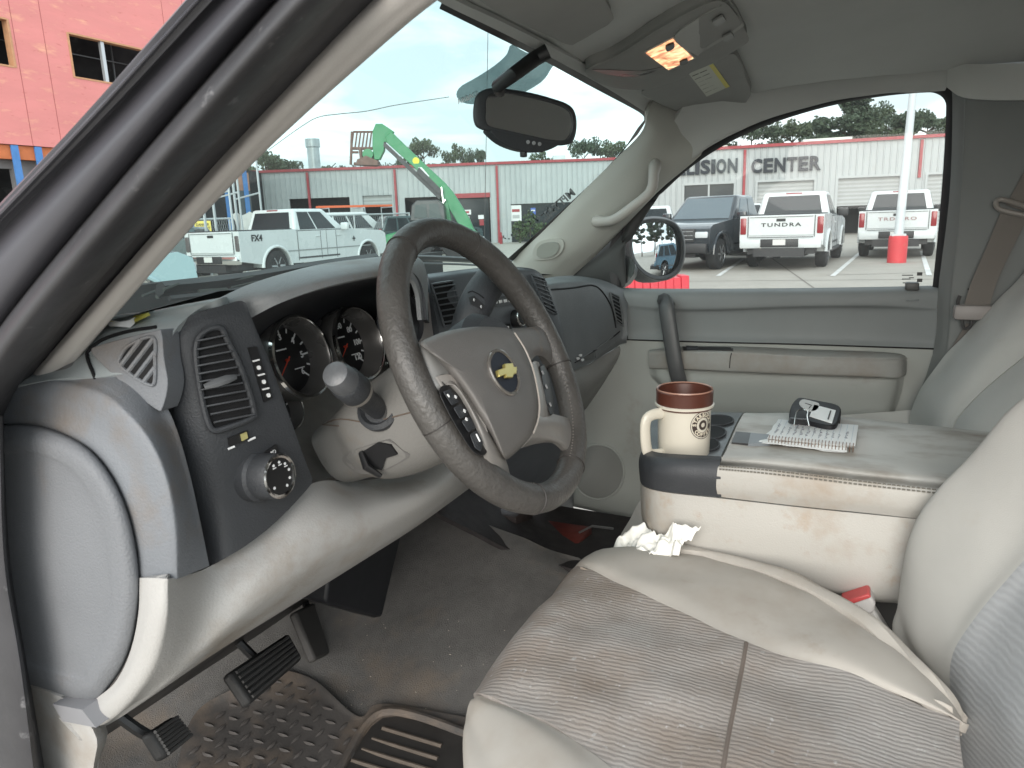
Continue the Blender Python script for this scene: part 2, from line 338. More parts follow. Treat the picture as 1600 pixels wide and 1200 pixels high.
# tweeter cover and grab handle on that pillar
pad=[(834,399),(836,388),(846,377),(868,372),(880,375),(880,387),(869,400),(850,405),(838,404)]
b=MB(); decal(b,SP,smooth2(pad,30),.006,.01); b.build('tweeter_cover',M_PIR,cab)
b=MB(); decal(b,SP,smooth2(ring(pad,.72),30),.010,.01); b.build('tweeter_mesh',mat('tweeter_cloth',(.30,.31,.28),.9,(1500,.4)),cab)
gh=crv([SP.hit(1024,256,.0),SP.hit(1016,262,.03)+Vector((-.015,0,0)),SP.hit(1006,285,.055)+Vector((-.02,0,0)),SP.hit(985,308,.055)+Vector((-.02,0,0)),SP.hit(962,328,.045)+Vector((-.015,0,0)),SP.hit(945,338,.025),SP.hit(930,346,.0)],22)
b=MB(); b.tube(gh,[.014,.015,.015,.014]+[.0125]*14+[.013,.014,.015,.014],12); b.build('grab_handle',mat('grab_handle_plastic',(.42,.40,.37),.5,(300,.2)),cab)
# headliner
HL=[[(560,-60,.30,'y'),(690,2,.415,'y'),(770,40,.455,'y'),(840,76,.475,'y'),(900,108,.48,'y'),(960,142,.475,'y'),(1008,172,.46,'y'),(1034,192,.45,'y')],
 [(590,-100,.25,'y'),(720,-25,.37,'y'),(800,15,.41,'y'),(870,52,.43,'y'),(930,92,.435,'y'),(1000,135,.43,'y'),(1060,165,.40,'y'),(1100,190,.40,'y')]]
hd=sheet('headliner',HL+[[Vector((-.64+k*1.36/7,.20,1.80+.018*math.sin(k/7*3.14)-(.03 if k in(0,7) else 0))) for k in range(8)],[Vector((-.66+k*1.40/7,-.2,1.83+.03*math.sin(k/7*3.14)-(.05 if k in(0,7) else 0))) for k in range(8)],
 [Vector((-.66+k*1.40/7,-.75,1.83+.03*math.sin(k/7*3.14)-(.05 if k in(0,7) else 0))) for k in range(8)],[Vector((-.66+k*1.40/7,-1.35,1.80-(.03 if k in(0,7) else 0))) for k in range(8)]],M_HEAD,cab,'y',40,44,.02,dents=.004)
SH=Surf(hd)
# roof side rail over the passenger window
arc=[(1025,297),(1062,260),(1110,226),(1170,196),(1240,171),(1310,154),(1380,144),(1440,140),(1478,138)]
inn=[(1010,255),(1050,225),(1105,190),(1170,160),(1240,137),(1310,120),(1380,108),(1440,100),(1500,96)]
top=[(1060,180),(1090,160),(1140,130),(1200,100),(1260,82),(1330,70),(1400,62),(1460,56),(1540,48)]
zt=[(x,y,.755) for x,y in arc]
sheet('roof_rail_trim',[[(x,y,.78) for x,y in arc],zt,[(x,y,.74) for x,y in inn],[(x,y,.70) for x,y in top],[(x+30,y-60,.62) for x,y in top]],M_HEAD,cab,'x',22,30,.01,dents=.003)
sheet('windshield_header_trim',[[(640,-30,.36),(692,6,.405),(770,44,.445),(840,79,.465),(900,111,.472),(960,145,.468),(1012,178,.455)],[(660,-50,.33),(700,-6,.385),(782,33,.425),(852,68,.445),(912,100,.452),(976,133,.45),(1040,166,.43)]],M_HEAD,cab,'y',6,30,.006)
# rear corner trim behind the passenger window, and the rear of the cab
sheet('rear_pillar_trim',[[(1482,135,.765),(1488,150,.765),(1484,300,.765),(1466,450,.765),(1456,560,.765),(1400,700,.765)],[(1500,140,.735),(1506,160,.735),(1500,300,.735),(1484,450,.735),(1474,560,.735),(1425,700,.735)],
  [(1530,120,.72),(1530,160,.72),(1524,300,.725),(1510,450,.725),(1500,560,.725),(1460,720,.725)],[(1720,100,.70),(1720,160,.70),(1720,300,.70),(1700,450,.70),(1700,560,.70),(1700,720,.70)],[(2600,100,.70),(2600,160,.70),(2600,300,.70),(2600,450,.70),(2600,560,.70),(2600,720,.70)]],mat('rear_trim_plastic',(.17,.18,.175),.65,(700,.2),(3,.08)),cab,'x',22,20,.01)
sheet('rear_header_trim',[[(1478,134,.73),(1500,150,.715),(1545,156,.70),(1620,156,.69),(1720,155,.69)],[(1480,120,.735),(1510,130,.715),(1550,136,.70),(1620,136,.69),(1720,136,.69)],[(1480,100,.74),(1520,100,.72),(1560,100,.70),(1640,98,.68),(1720,96,.68)]],M_HEAD,cab,'x',8,16,.01)
b=MB(); b.tube([V(x,y,.721,'x') for x,y in((1512,452),(1600,452),(1720,455))],.0022,6); b.build('trim_seam',M_VOID,cab)
b=MB(); b.box((.03,-1.38,1.2),(1.7,.04,1.3)); b.build('rear_wall',M_HEAD,cab)
b=MB(); b.box((-.78,-.95,1.2),(.04,.86,1.3)); b.build('rear_side_wall',M_HEAD,cab)
b=MB(); b.box((.86,-.85,1.2),(.04,1.2,1.4)); b.build('rear_side_wall',M_HEAD,cab)
b=MB(); b.box((.02,-.38,1.885),(1.5,2.0,.03)); b.build('roof_panel',mat('truck_paint_dark',(.03,.032,.036),.25,coat=.6),cab,bev=.012)
# hood and cowl, seen low through the glass
cow=mat('cowl_plastic',(.014,.018,.019),.7,(80,.5),(8,.3),((.09,.12,.12),3,.55,.7),stretch=(.4,4,4),spec=.2)  # pale teal streaks: a band of reflected light painted into the colour
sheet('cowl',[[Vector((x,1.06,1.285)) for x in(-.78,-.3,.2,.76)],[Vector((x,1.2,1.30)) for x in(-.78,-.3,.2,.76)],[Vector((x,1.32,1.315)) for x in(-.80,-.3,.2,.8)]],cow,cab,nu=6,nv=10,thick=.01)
M_HOOD=mat('hood_paint',(.02,.024,.025),.55,stain=((.05,.06,.06),12,.5,.7),spec=.15)
sheet('hood',[[Vector((x,1.32,1.285+.025*(1-abs(x)/.9))) for x in(-.9,-.6,-.3,0,.3,.6,.9)],[Vector((x,1.7,1.245+.05*(1-abs(x)/.9))) for x in(-.9,-.6,-.3,0,.3,.6,.9)],[Vector((x,2.1,1.20+.05*(1-abs(x)/.9))) for x in(-.9,-.6,-.3,0,.3,.6,.9)],[Vector((x,2.5,1.10+.03*(1-abs(x)/.9))) for x in(-.88,-.6,-.3,0,.3,.6,.88)]],M_HOOD,cab,nu=16,nv=30,thick=.01)
for q_,rr_ in (([(250,452),(330,444),(420,430),(500,416),(585,404)],.011),([(620,402),(690,404),(745,407),(800,410)],.007)):
    b=MB(); P=[V(x,y,1.12) for x,y in q_]; b.tube(crv(P,16),rr_,6,flat=1.5); b.tube(crv([p+Vector((0,-.02,-.016)) for p in P],16),rr_*.5,5); b.build('wiper',M_BK,cab)
random.seed(8); b=MB()
for k in range(26):
    x=random.uniform(220,620); y=462-(x-220)*.13+random.uniform(-8,6); p=V(x,y,1.10+random.uniform(0,.06)); b.tube([p,p+Vector((random.uniform(.02,.08),random.uniform(-.01,.02),random.uniform(-.006,.008)))],random.uniform(.002,.005),5)
tag(b.build('leaf_litter',mat('litter_dark',(.03,.035,.03),.8)),kind='stuff')
P0=V(757,378,1.75); P1=V(762.5,47,1.75)
b=MB(); b.tube([P0,P1],.0016,6); b.tube([P0-Vector((0,0,.1)),P0+Vector((0,0,.02))],.008,8); b.build('antenna',M_BK,cab)
# windshield black border and marks
def strip(name,pl1,pl2,m,off=-.004):
    A=[SW.hit(x,y,off) for x,y in pl1]; B=[SW.hit(x,y,off) for x,y in pl2]; return sheet(name,[A,B],m,cab,nu=2,nv=24,thick=.001)
strip('windshield_border',[(690,-6),(775,34),(845,70),(925,111),(992,146),(1022,163),(1026,186),(1010,218),(940,278),(860,352),(800,406)],[(684,10),(766,51),(836,86),(914,129),(978,163),(1000,176),(1005,186),(993,210),(933,275),(853,349),(792,403)],M_BK,.004)
# sensor patch, its dark arm and the tiny writing at the top of the glass
M_PATCH=mat('frosted_patch',(.34,.40,.40),.5)
M_PATCH=glass('frosted_film',(.42,.48,.48),.3,.12)
b=MB(); decal(b,SW,smooth2([(862,92),(820,80),(798,68),(790,84),(770,102),(742,120),(718,134),(712,148),(724,159),(752,160),(800,150),(842,128),(858,108)],40),.003,.001); b.build('sensor_patch',M_PATCH,cab)
b=MB(); vs,fs=text_mesh('AIRBAGS',.012,.0003); a_,c_=SW.hit(728,148,.006),SW.hit(760,134,.006); b.add(vs,fs,frame(a_,c_-a_,UP)); b.build('glass_marking',M_WHT,cab)
random.seed(3); b=MB()
for k in range(26):
    t=k/25; x=892-104*t+random.uniform(-3,3); y=300+74*t+random.uniform(-3,3)
    p=SW.hit(x,y,.004); q=RT*random.uniform(-1,1)+UP*random.uniform(-1,1); b.tube([p,p+q*.007,p+q*.007+UP*random.uniform(-.006,.006)],.0015,5)
vs,fs=text_mesh('MITTAL',.03,.0004,.0008); a_=SW.hit(872,318,.004); b.add([Vector((-v.x,v.y,v.z)) for v in vs],fs,frame(a_,SW.hit(892,300,.004)-a_,UP)); b.build('window_lettering',M_BK,cab)

b=MB(); b.tube([SW.hit(x,y,.002) for x,y in smooth2([(418,232),(470,195),(496,181),(530,176),(570,172),(620,162),(700,150)],40,False)],.0007,4); b.build('windshield_crack',mat('crack_pale',(.5,.56,.56),.4),cab)
# ---------------------------------------------------------------- floor
crp=sheet('carpet',[
 [(60,1290,.62,'z'),(90,1120,.66,'z'),(180,1020,.72,'z'),(330,930,.80,'z'),(480,830,.86,'z'),(560,740,.90,'z'),(640,690,.93,'z')],
 [(200,1330,.585,'z'),(230,1180,.60,'z'),(330,1080,.635,'z'),(450,980,.68,'z'),(570,870,.745,'z'),(650,780,.80,'z'),(700,740,.83,'z')],
 [(400,1330,.58,'z'),(430,1200,.58,'z'),(490,1100,.59,'z'),(560,1010,.63,'z'),(640,910,.69,'z'),(700,845,.745,'z'),(740,806,.79,'z')],
 [(600,1330,.58,'z'),(620,1210,.58,'z'),(640,1110,.60,'z'),(700,1020,.645,'z'),(760,925,.70,'z'),(800,870,.74,'z'),(795,832,.765,'z')],
 [(900,1330,.58,'z'),(860,1180,.59,'z'),(850,1080,.625,'z'),(870,1000,.67,'z'),(890,930,.70,'z'),(880,890,.72,'z'),(850,854,.745,'z')],
 [(1500,1330,.58,'z'),(1300,1180,.59,'z'),(1200,1080,.62,'z'),(1100,1000,.65,'z'),(1000,940,.67,'z'),(945,900,.68,'z'),(905,872,.72,'z')]],M_CAR,cab,'z',36,40,.01,dents=.006)
SC=Surf(crp)
# passenger footwell, dark
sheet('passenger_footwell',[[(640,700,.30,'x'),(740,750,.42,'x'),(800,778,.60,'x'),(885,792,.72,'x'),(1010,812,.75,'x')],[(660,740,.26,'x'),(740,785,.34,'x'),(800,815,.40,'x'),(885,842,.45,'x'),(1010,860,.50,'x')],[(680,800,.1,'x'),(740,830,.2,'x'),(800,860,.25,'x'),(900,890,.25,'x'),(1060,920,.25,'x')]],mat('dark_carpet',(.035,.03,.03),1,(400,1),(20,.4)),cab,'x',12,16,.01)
b=MB(); b.box((.1,1.25,.85),(1.8,.03,1.1)); b.build('firewall',mat('firewall_felt',(.02,.02,.02),1),cab)
b=MB(); b.box((0,-.2,.5),(1.7,3.0,.03)); b.build('floor_pan',M_BK,cab)
# ================================================================ dashboard
dash=root('dashboard',(-.2,.6,.95),'grey and charcoal pickup dashboard spanning the cab beneath the windshield, dusty at its driver end','dashboard')
# door-side end panel: outer bulge, raised border and flat field
E0=[(-160,760),(-90,695),(-20,668),(45,664),(95,676),(140,702),(175,745),(200,800),(214,862),(219,925),(212,985),(196,1035),(172,1072),(150,1096),(112,1101),(70,1090),(20,1075),(-60,1040),(-130,980),(-170,880)]
def insetpts(pl,d):
    n=len(pl); o=[]
    for i in range(n):
        a,b_=pl[i-1],pl[(i+1)%n]; tx,ty=b_[0]-a[0],b_[1]-a[1]; l=math.hypot(tx,ty); o.append((pl[i][0]-ty/l*d,pl[i][1]+tx/l*d))
    return o
E1=insetpts(E0,5); E2=insetpts(E0,22); E3=insetpts(E0,40); E4=insetpts(E0,52)
sheet('end_panel',[[(x,y,-.742) for x,y in E0],[(x,y,-.751) for x,y in E1],[(x,y,-.7585) for x,y in E2],[(x,y,-.7595) for x,y in E3],[(x,y,-.758) for x,y in E4],[(x,y,-.758) for x,y in ring(E4,.6)],[(x,y,-.758) for x,y in ring(E4,.2)]],
  mat('end_panel_vinyl',(.165,.171,.182),.65,(380,.5),(6,.12),((.17,.14,.12),8,.6,.9)),dash,'x',26,60,.0,closed=True,cap=True)
sheet('side_wrap',[[(-26,668,-.735),(36,666,-.735),(90,678,-.735),(139,706,-.735),(173,748,-.735),(197,802,-.735),(211,864,-.735),(213,912,-.735)],[(-20,662,-.745),(40,660,-.745),(95,671,-.745),(145,699,-.745),(180,742,-.745),(205,798,-.745),(219,862,-.745),(221,910,-.745)],
 [(0,640,-.742),(60,634,-.742),(120,648,-.742),(165,680,-.742),(205,730,-.742),(232,790,-.742),(243,850,-.742),(244,908,-.742)],
 [(20,606,-.738),(80,600,-.738),(150,618,-.738),(195,652,-.738),(232,700,-.738),(256,760,-.738),(268,830,-.738),(272,905,-.738)],
 [(30,598,-.73),(90,590,-.73),(160,605,-.73),(206,640,-.73),(243,690,-.73),(268,752,-.73),(281,826,-.73),(284,902,-.73)],
 [(45,588,-.725),(110,572,-.72),(178,580,-.712),(225,615,-.706),(262,670,-.70),(288,745,-.698),(306,820,-.696),(318,888,-.695)],
 [(60,582,-.715),(120,560,-.71),(190,566,-.70),(236,600,-.695),(270,655,-.69),(295,735,-.688),(313,815,-.686),(327,884,-.685)]],M_UP,dash,'x',30,44,.01,sharp=1.3)
top=sheet('dash_top',[[(20,604,-.74),(90,592,-.735),(150,590,-.725),(200,585,-.712),(236,602,-.70),(262,640,-.692)],[(30,596,-.735),(100,574,-.72),(150,556,-.712),(195,550,-.704),(235,560,-.698),(264,590,-.69)],
 [(30,592,-.725),(105,562,-.705),(150,530,-.70),(195,516,-.694),(240,512,-.687),(268,528,-.682)],[(40,590,-.71),(118,545,-.69),(165,512,-.685),(212,501,-.675),(258,494,-.665),(300,490,-.65)],
 [(60,560,-.69),(125,520,-.67),(178,494,-.665),(235,486,-.652),(290,475,-.638),(350,464,-.615)],[(60,575,-.60),(125,540,-.60),(180,510,-.6),(240,498,-.58),(300,487,-.56),(360,474,-.52)]],M_TOP,dash,'x',26,26,.008,sharp=1.3)
STp=Surf(top)
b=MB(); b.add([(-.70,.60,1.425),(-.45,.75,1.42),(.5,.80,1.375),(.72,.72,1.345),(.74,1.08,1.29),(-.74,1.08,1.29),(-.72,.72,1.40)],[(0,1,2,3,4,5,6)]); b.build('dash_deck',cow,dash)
# triangular demister vent panel
tri=[(142,549),(160,538),(240,517),(252,520),(256,560),(262,600),(254,636),(244,640),(200,606),(165,575)]
dq=[STp.hit(158,556,.014),STp.hit(246,524,.014),STp.hit(250,628,.014)]; dn=(dq[1]-dq[0]).cross(dq[2]-dq[0]).normalized(); dn=dn if dn.dot(CAM-dq[0])>0 else -dn
def DQ(x,y,h=0):
    r=ray(x,y); p0=dq[0]+dn*h; return CAM+r*((p0-CAM).dot(dn)/r.dot(dn))
tr2=smooth2(tri,44); b=MB(); b.prism([DQ(x,y,.0) for x,y in tr2],-dn*.03); o=b.build('demister_panel',M_UP,dash,bev=.002)
g=smooth2([(239,527),(242,562),(241,598),(230,600),(206,586),(188,571),(187,560),(202,539)],36)
b=MB(); b.prism([DQ(x,y,.0008) for x,y in g],-dn*.0006); b.build('vent_recess',M_VOID,o)
b=MB()
for k in range(6):
    p=(196+60*(k+.35)/6,529+66*(k+.35)/6); c=clip_line(p,(1,-1.3),g)
    if c: b.tube([DQ(p[0]+c[0],p[1]-1.3*c[0],.0015),DQ(p[0]+c[1],p[1]-1.3*c[1],.0015)],.0017,6,flat=1.3)
b.tube([DQ(x,y,.0012) for x,y in g],.0016,6,closed=True); b.build('vent_slats',M_UP,o)
b=MB(); b.tube([STp.hit(x,y,.001) for x,y in smooth2([(150,592),(138,560),(142,547),(165,530),(205,518),(245,512)],20,False)],.0018,6); b.build('panel_seam',M_VOID,dash)

# left charcoal bezel with the driver's outer vent and the lamp knob
BZ=[[(250,560,.612),(258,530,.60),(272,507,.59),(312,488,.575),(352,476,.565),(374,470,.56),(384,473,.556)],
 [(255,590,.61),(262,560,.597),(284,535,.58),(324,517,.567),(360,508,.558),(388,503,.552),(395,502,.551)],
 [(262,640,.608),(272,620,.593),(302,608,.575),(340,598,.563),(380,586,.554),(414,572,.547),(422,568,.546)],
 [(278,720,.606),(290,708,.590),(322,698,.571),(360,688,.56),(405,674,.551),(445,655,.544),(452,650,.543)],
 [(300,800,.606),(312,792,.590),(342,782,.571),(380,770,.56),(425,750,.551),(466,720,.544),(474,712,.543)],
 [(322,886,.606),(330,884,.590),(352,872,.571),(388,850,.56),(435,812,.551),(482,762,.544),(488,748,.543)]]
bz=sheet('driver_vent_bezel',BZ,M_CH,dash,'y',36,36,.012,sharp=1.3); SB=Surf(bz)
vo=[(316,520),(330,513),(344,514),(352,530),(368,562),(384,605),(393,640),(390,652),(350,668),(332,671),(322,655),(312,610),(305,560),(306,535)]
vent=MB(); decal(vent,SB,smooth2(vo,40),.0015,.003); vf=MB(); vp=[SB.hit(x,y,.004) for x,y in smooth2(vo,50)]; vf.tube(vp,.0032,8,closed=True)
vframe=vf.build('air_vent',M_CH,dash); vent.build('vent_recess',M_VOID,vframe)
b=MB()
for k in range(11):
    t=k/10; yl=533+125*t; xl=306+ (20*max(0,(t-.55))/.45 if t>.55 else 0)+(-1+6*t); yr=524+122*t; xr=347+44*t
    L0=[SB.hit(xl+(xr-xl)*s,yl+(yr-yl)*s,.007) for s in(0,.25,.5,.75,1)]
    b.tube(L0,.0012,6,flat=1.9,up=(0,-1,.25))
b.build('vent_slats',mat('slat_plastic',(.06,.063,.068),.4),vframe)
b=MB(); b.tube([SB.hit(316,602,.012),SB.hit(330,596,.014),SB.hit(345,590,.016),SB.hit(358,587,.013)],[.003,.005,.005,.003],8,flat=.7); b.build('vent_tab',mat('tab_plastic',(.10,.105,.11),.3),vframe)
# gear of little switches right of the vent
b=MB(); decal(b,SB,[(386,543),(399,541),(424,621),(411,628)],.003,.004); sw_=b.build('switch_strip',M_BK,dash)
b=MB()
for x,y in((397,563),(405,585),(412,607)): decal(b,SB,[(x-5,y),(x+5,y-2.5),(x+5.5,y-.6),(x-4.5,y+2)],.0045,.002)
for x,y in((401,574),(409,596),(416,617)): decal(b,SB,smooth2([(x-2,y-2),(x+2,y-3),(x+3,y+2),(x-1,y+3)],10),.0042,.002)
b.build('switch_marks',M_WHT,sw_)
# trailer-brake style port with a brass contact
b=MB(); decal(b,SB,[(355,684),(385,672),(387,686),(357,697)],.003,.004); pt=b.build('dimmer_slot',M_BK,dash)
b=MB(); decal(b,SB,[(373,678),(382,674),(384,683),(375,688)],.0045,.002); b.build('contact',mat('brass',(.75,.68,.30),.3,metal=.6),pt)
b=MB(); b.tube([SB.hit(355,701,.002),SB.hit(365,697,.002)],.0012,6); b.tube([SB.hit(386,688,.002),SB.hit(397,683,.002)],.0012,6); b.build('slot_marks',M_WHT,pt)
# headlamp knob
kp=SB.hit(405,744); kn=Vector((.0,-1,.12)).normalized()
b=MB(); b.lathe([(.0275,-.01),(.0275,.003),(.0245,.006),(.024,.026),(.0225,.0285)],kp,kn,40); kb=b.build('lamp_knob',M_CH,dash)
b=MB(); b.lathe([(.0225,.0275),(.0235,.0295),(.0215,.0305),(.0195,.0295),(.0195,.028)],kp,kn,40,False,False); b.build('knob_ring',M_CHR,kb)
b=MB(); b.lathe([(.0195,.026),(.0195,.0288)],kp,kn,30); b.build('knob_face',M_BK,kb)
b=MB(); kx=Vector((1,0,0)); ky=kn.cross(kx)*-1
for i,a in enumerate((-140,-35,0,35,70,105,140)):
    q=R_(a+10); p=kp+kn*.0291+(kx*math.sin(q)+Vector((0,.12,1))*math.cos(q))*.0145; b.lathe([(.0016,0),(.0016,.0004)],p,kn,8)
    if i in(1,2,3): b.box(p+Vector((.001,0,-.003)),(.005,.0005,.0012))
b.build('knob_marks',M_WHT,kb)
p=SB.hit(432,722); b=MB(); b.lathe([(.009,-.005),(.009,.004),(.006,.006),(.0055,.016),(.003,.017)],p,kn,20); b.build('lamp_dimmer',M_CH,dash)
b=MB(); decal(b,SB,[(412,706),(430,694),(434,706),(416,718)],.003,.004); fb=b.build('fog_lamp_button',M_BK,dash)
b=MB(); vs,fs=text_mesh('#D',.007,.0003); b.add(vs,fs,frame(SB.hit(423,706,.0042),(1,.05,0),(0,0,1))); b.build('button_mark',M_WHT,fb)
b=MB(); b.box(SB.hit(436,742,.001),(.004,.001,.006)); b.build('bezel_mark',M_WHT,dash)

# light knee panel
KN=[[(218,903,-.748,'x'),(216,960,-.75,'x'),(203,1020,-.75,'x'),(180,1066,-.75,'x'),(150,1092,-.75,'x'),(134,1110,-.745,'x')],
 [(235,903,-.752,'x'),(233,962,-.757,'x'),(216,1028,-.757,'x'),(190,1078,-.757,'x'),(158,1112,-.755,'x'),(136,1128,-.75,'x')],
 [(258,904,-.750,'x'),(256,965,-.755,'x'),(236,1040,-.755,'x'),(206,1092,-.753,'x'),(172,1126,-.75,'x'),(142,1138,-.745,'x')],
 [(272,903,-.738,'x'),(272,968,-.742,'x'),(254,1042,-.742,'x'),(222,1088,-.738,'x'),(190,1112,-.732,'x'),(166,1134,-.72,'x')],
 [(326,886,.585),(325,945,.572),(308,1010,.575),(282,1048,.59),(258,1072,.61),(232,1092,.64)],
 [(400,836,.575),(408,890,.55),(398,940,.55),(385,970,.565),(362,995,.59),(340,1018,.62)],
 [(487,756,.57),(508,812,.535),(512,860,.53),(506,890,.545),(490,915,.57),(468,938,.605)],
 [(560,752,.60),(580,786,.535),(600,815,.52),(605,835,.53),(595,855,.55),(572,873,.59)],
 [(640,730,.60),(665,752,.535),(684,768,.515),(688,785,.53),(678,800,.55),(655,820,.59)],
 [(700,655,.60),(728,690,.56),(744,712,.54),(748,728,.55),(744,745,.57),(732,764,.61)]]
kn_=sheet('knee_panel',KN,M_LT,dash,'y',70,30,.012,sharp=1.4)
b=MB(); b.prism([V(82,1100,-.768,'x'),V(128,1109,-.768,'x'),V(150,1137,-.768,'x'),V(98,1127,-.768,'x')],(.02,0,0)); b.build('sill_clip',mat('pad_grey',(.2,.2,.21),.6),dash)

# instrument hood
HD=[[(330,476,.635),(372,458,.66),(430,440,.67),(500,422,.67),(560,412,.65),(620,407,.62),(655,412,.60),(664,440,.60),(664,500,.60)],
 [(338,468,.612),(385,446,.61),(440,428,.60),(500,413,.59),(565,404,.575),(625,399,.56),(658,406,.55),(668,440,.55),(668,500,.55)],
 [(350,474,.59),(395,452,.57),(450,436,.56),(510,421,.55),(572,411,.54),(628,406,.53),(656,414,.53),(666,444,.53),(667,500,.53)],
 [(372,488,.575),(412,464,.55),(462,447,.54),(520,432,.53),(578,422,.522),(628,418,.518),(650,424,.518),(660,450,.518),(663,500,.518)],
 [(388,499,.568),(430,477,.543),(478,458,.533),(530,443,.524),(585,432,.517),(625,428,.514),(644,436,.514),(654,458,.514),(659,500,.514)]]
hood=sheet('instrument_hood',HD,mat('hood_vinyl_lightened',(.27,.28,.285),.6,(380,.4),(5,.12),(dirt,7,.56,.85)),dash,'y',22,60,.006,sharp=1.3)  # lighter copy of the dash vinyl, colour making up for weak light here
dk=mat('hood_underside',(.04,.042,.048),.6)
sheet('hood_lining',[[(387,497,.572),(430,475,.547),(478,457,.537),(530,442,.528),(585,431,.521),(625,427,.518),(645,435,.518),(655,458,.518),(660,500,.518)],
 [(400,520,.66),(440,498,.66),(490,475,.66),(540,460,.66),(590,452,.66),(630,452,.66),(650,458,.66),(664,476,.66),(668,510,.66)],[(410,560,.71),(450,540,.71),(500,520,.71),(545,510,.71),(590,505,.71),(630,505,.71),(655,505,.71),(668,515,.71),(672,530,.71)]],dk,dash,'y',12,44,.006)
HDr=[V(x,y,v) for x,y,v in((645,400,.555),(667,406,.55),(673,430,.545),(672,460,.545),(666,478,.545),(650,488,.545))]
# cluster backing and gauges
sheet('cluster_panel',[[(380,500,.73),(500,470,.73),(620,450,.73),(720,450,.73)],[(400,580,.72),(500,560,.72),(620,540,.72),(720,530,.72)],[(440,660,.70),(520,640,.69),(620,620,.69),(720,600,.69)],[(470,760,.60),(540,740,.60),(640,720,.60),(740,690,.60)]],M_SIL,dash,'y',12,14,.01)
GX=Vector((1,0,0)); GN=Vector((0,-.97,.24)).normalized(); GY=GN.cross(GX)
def gauge(cx,cy,y,r,marks,name='gauge',big=True,depth=.032):
    o=V(cx,cy,y); b=MB(); b.lathe([(r*1.02,-.02),(r*1.1,depth*.6),(r*1.08,depth*.85),(r*1.0,depth),(r*.95,depth*.9),(r*.86,.0)],o,GN,56,False,False); g=b.build(name,mat('gauge_bezel',(.16,.155,.15),.3,metal=.5),dash)
    b=MB(); b.lathe([(r*1.085,depth*.86),(r*1.06,depth*1.0),(r*1.0,depth*1.03),(r*.985,depth*.98)],o,GN,56,False,False); b.build('chrome_ring',M_CHR,g)
    b=MB(); b.lathe([(r*.88,-.003),(r*.88,.0)],o,GN,40); b.build('dial_face',M_GAU,g)
    b=MB(); n=len(marks)
    for i in range(n*2-1):
        q=R_(220-260*i/(n*2-2)); d=GX*math.cos(q)+GY*math.sin(q); t=GN.cross(d); L=.012 if i%2==0 else .007
        b.add([o+GN*.001+d*(r*.84)+t*.0012,o+GN*.001+d*(r*.84)-t*.0012,o+GN*.001+d*(r*.84-L*r/.055)-t*.0012,o+GN*.001+d*(r*.84-L*r/.055)+t*.0012],[(0,1,2,3)])
        if i%2==0 and marks[i//2]:
            vs,fs=text_mesh(marks[i//2],.0125*r/.055,.0002,.0003); b.add(vs,fs,frame(o+GN*.001+d*(r*.60),GX,GY))
    if big: b.add([o+GN*.001+GX*a+GY*c for a,c in((.010,-.014),(.03,-.014),(.03,-.0155),(.010,-.0155))],[(0,1,2,3)]); b.add([o+GN*.001+GX*a+GY*c for a,c in((-.014,.016),(.006,.016),(.006,.014),(-.014,.014))],[(0,1,2,3)])
    b.build('dial_marks',M_WHT,g)
    q=R_(222); d=GX*math.cos(q)+GY*math.sin(q); b=MB(); b.tube([o+GN*.004-d*r*.1,o+GN*.004+d*r*.66],[.001,.0006],6); b.lathe([(r*.035,.0),(r*.035,.005)],o,GN,16); b.build('needle',M_RED if big else M_WHT,g)
gauge(447,563,.672,.0525,['0','1','2','3','4','5','6'])
gauge(538,542,.672,.0525,['0','20','40','60','80','100','120'])
gauge(436,645,.665,.024,['C','','H'],big=False,depth=.02)
gauge(600,520,.69,.026,['E','','F'],big=False,depth=.02); gauge(606,575,.68,.022,['8','','18'],big=False,depth=.02)
# silver trim beside the cluster and its round socket
tr=sheet('cluster_trim',[[(640,474,.60),(666,456,.60),(672,462,.60)],[(640,520,.60),(680,500,.60),(688,500,.60)],[(640,560,.60),(690,536,.60),(704,536,.60)],[(640,600,.61),(700,570,.61),(716,570,.61)]],mat('trim_silver',(.42,.40,.39),.35,None,(9,.1)),dash,'y',14,10,.012)
b=MB(); b.lathe([(.036,-.03),(.038,.006),(.034,.010),(.030,.004)],V(636,500,.585),(.1,-1,.15),40); b.build('column_socket',M_CH,dash)

# centre stack
CS=[[(668,428,.615),(700,424,.605),(745,419,.59),(800,417,.57),(832,420,.55),(846,428,.548)],
 [(670,440,.60),(705,436,.592),(750,430,.577),(805,427,.56),(842,434,.54),(856,444,.538)],
 [(678,480,.592),(715,476,.58),(762,470,.565),(815,467,.552),(858,472,.533),(872,482,.532)],
 [(692,545,.585),(730,542,.573),(780,538,.56),(835,538,.548),(874,545,.53),(886,553,.53)],
 [(705,610,.60),(745,620,.59),(790,630,.58),(845,640,.57),(880,650,.55),(892,655,.55)],
 [(715,690,.64),(755,700,.64),(800,710,.64),(850,725,.64),(884,735,.64),(896,740,.64)],
 [(710,750,.72),(755,770,.72),(800,780,.72),(850,790,.72),(884,795,.72),(896,796,.72)]]
cs=sheet('centre_stack',CS,M_STK,dash,'y',44,30,.02,sharp=1.3); SS=Surf(cs)
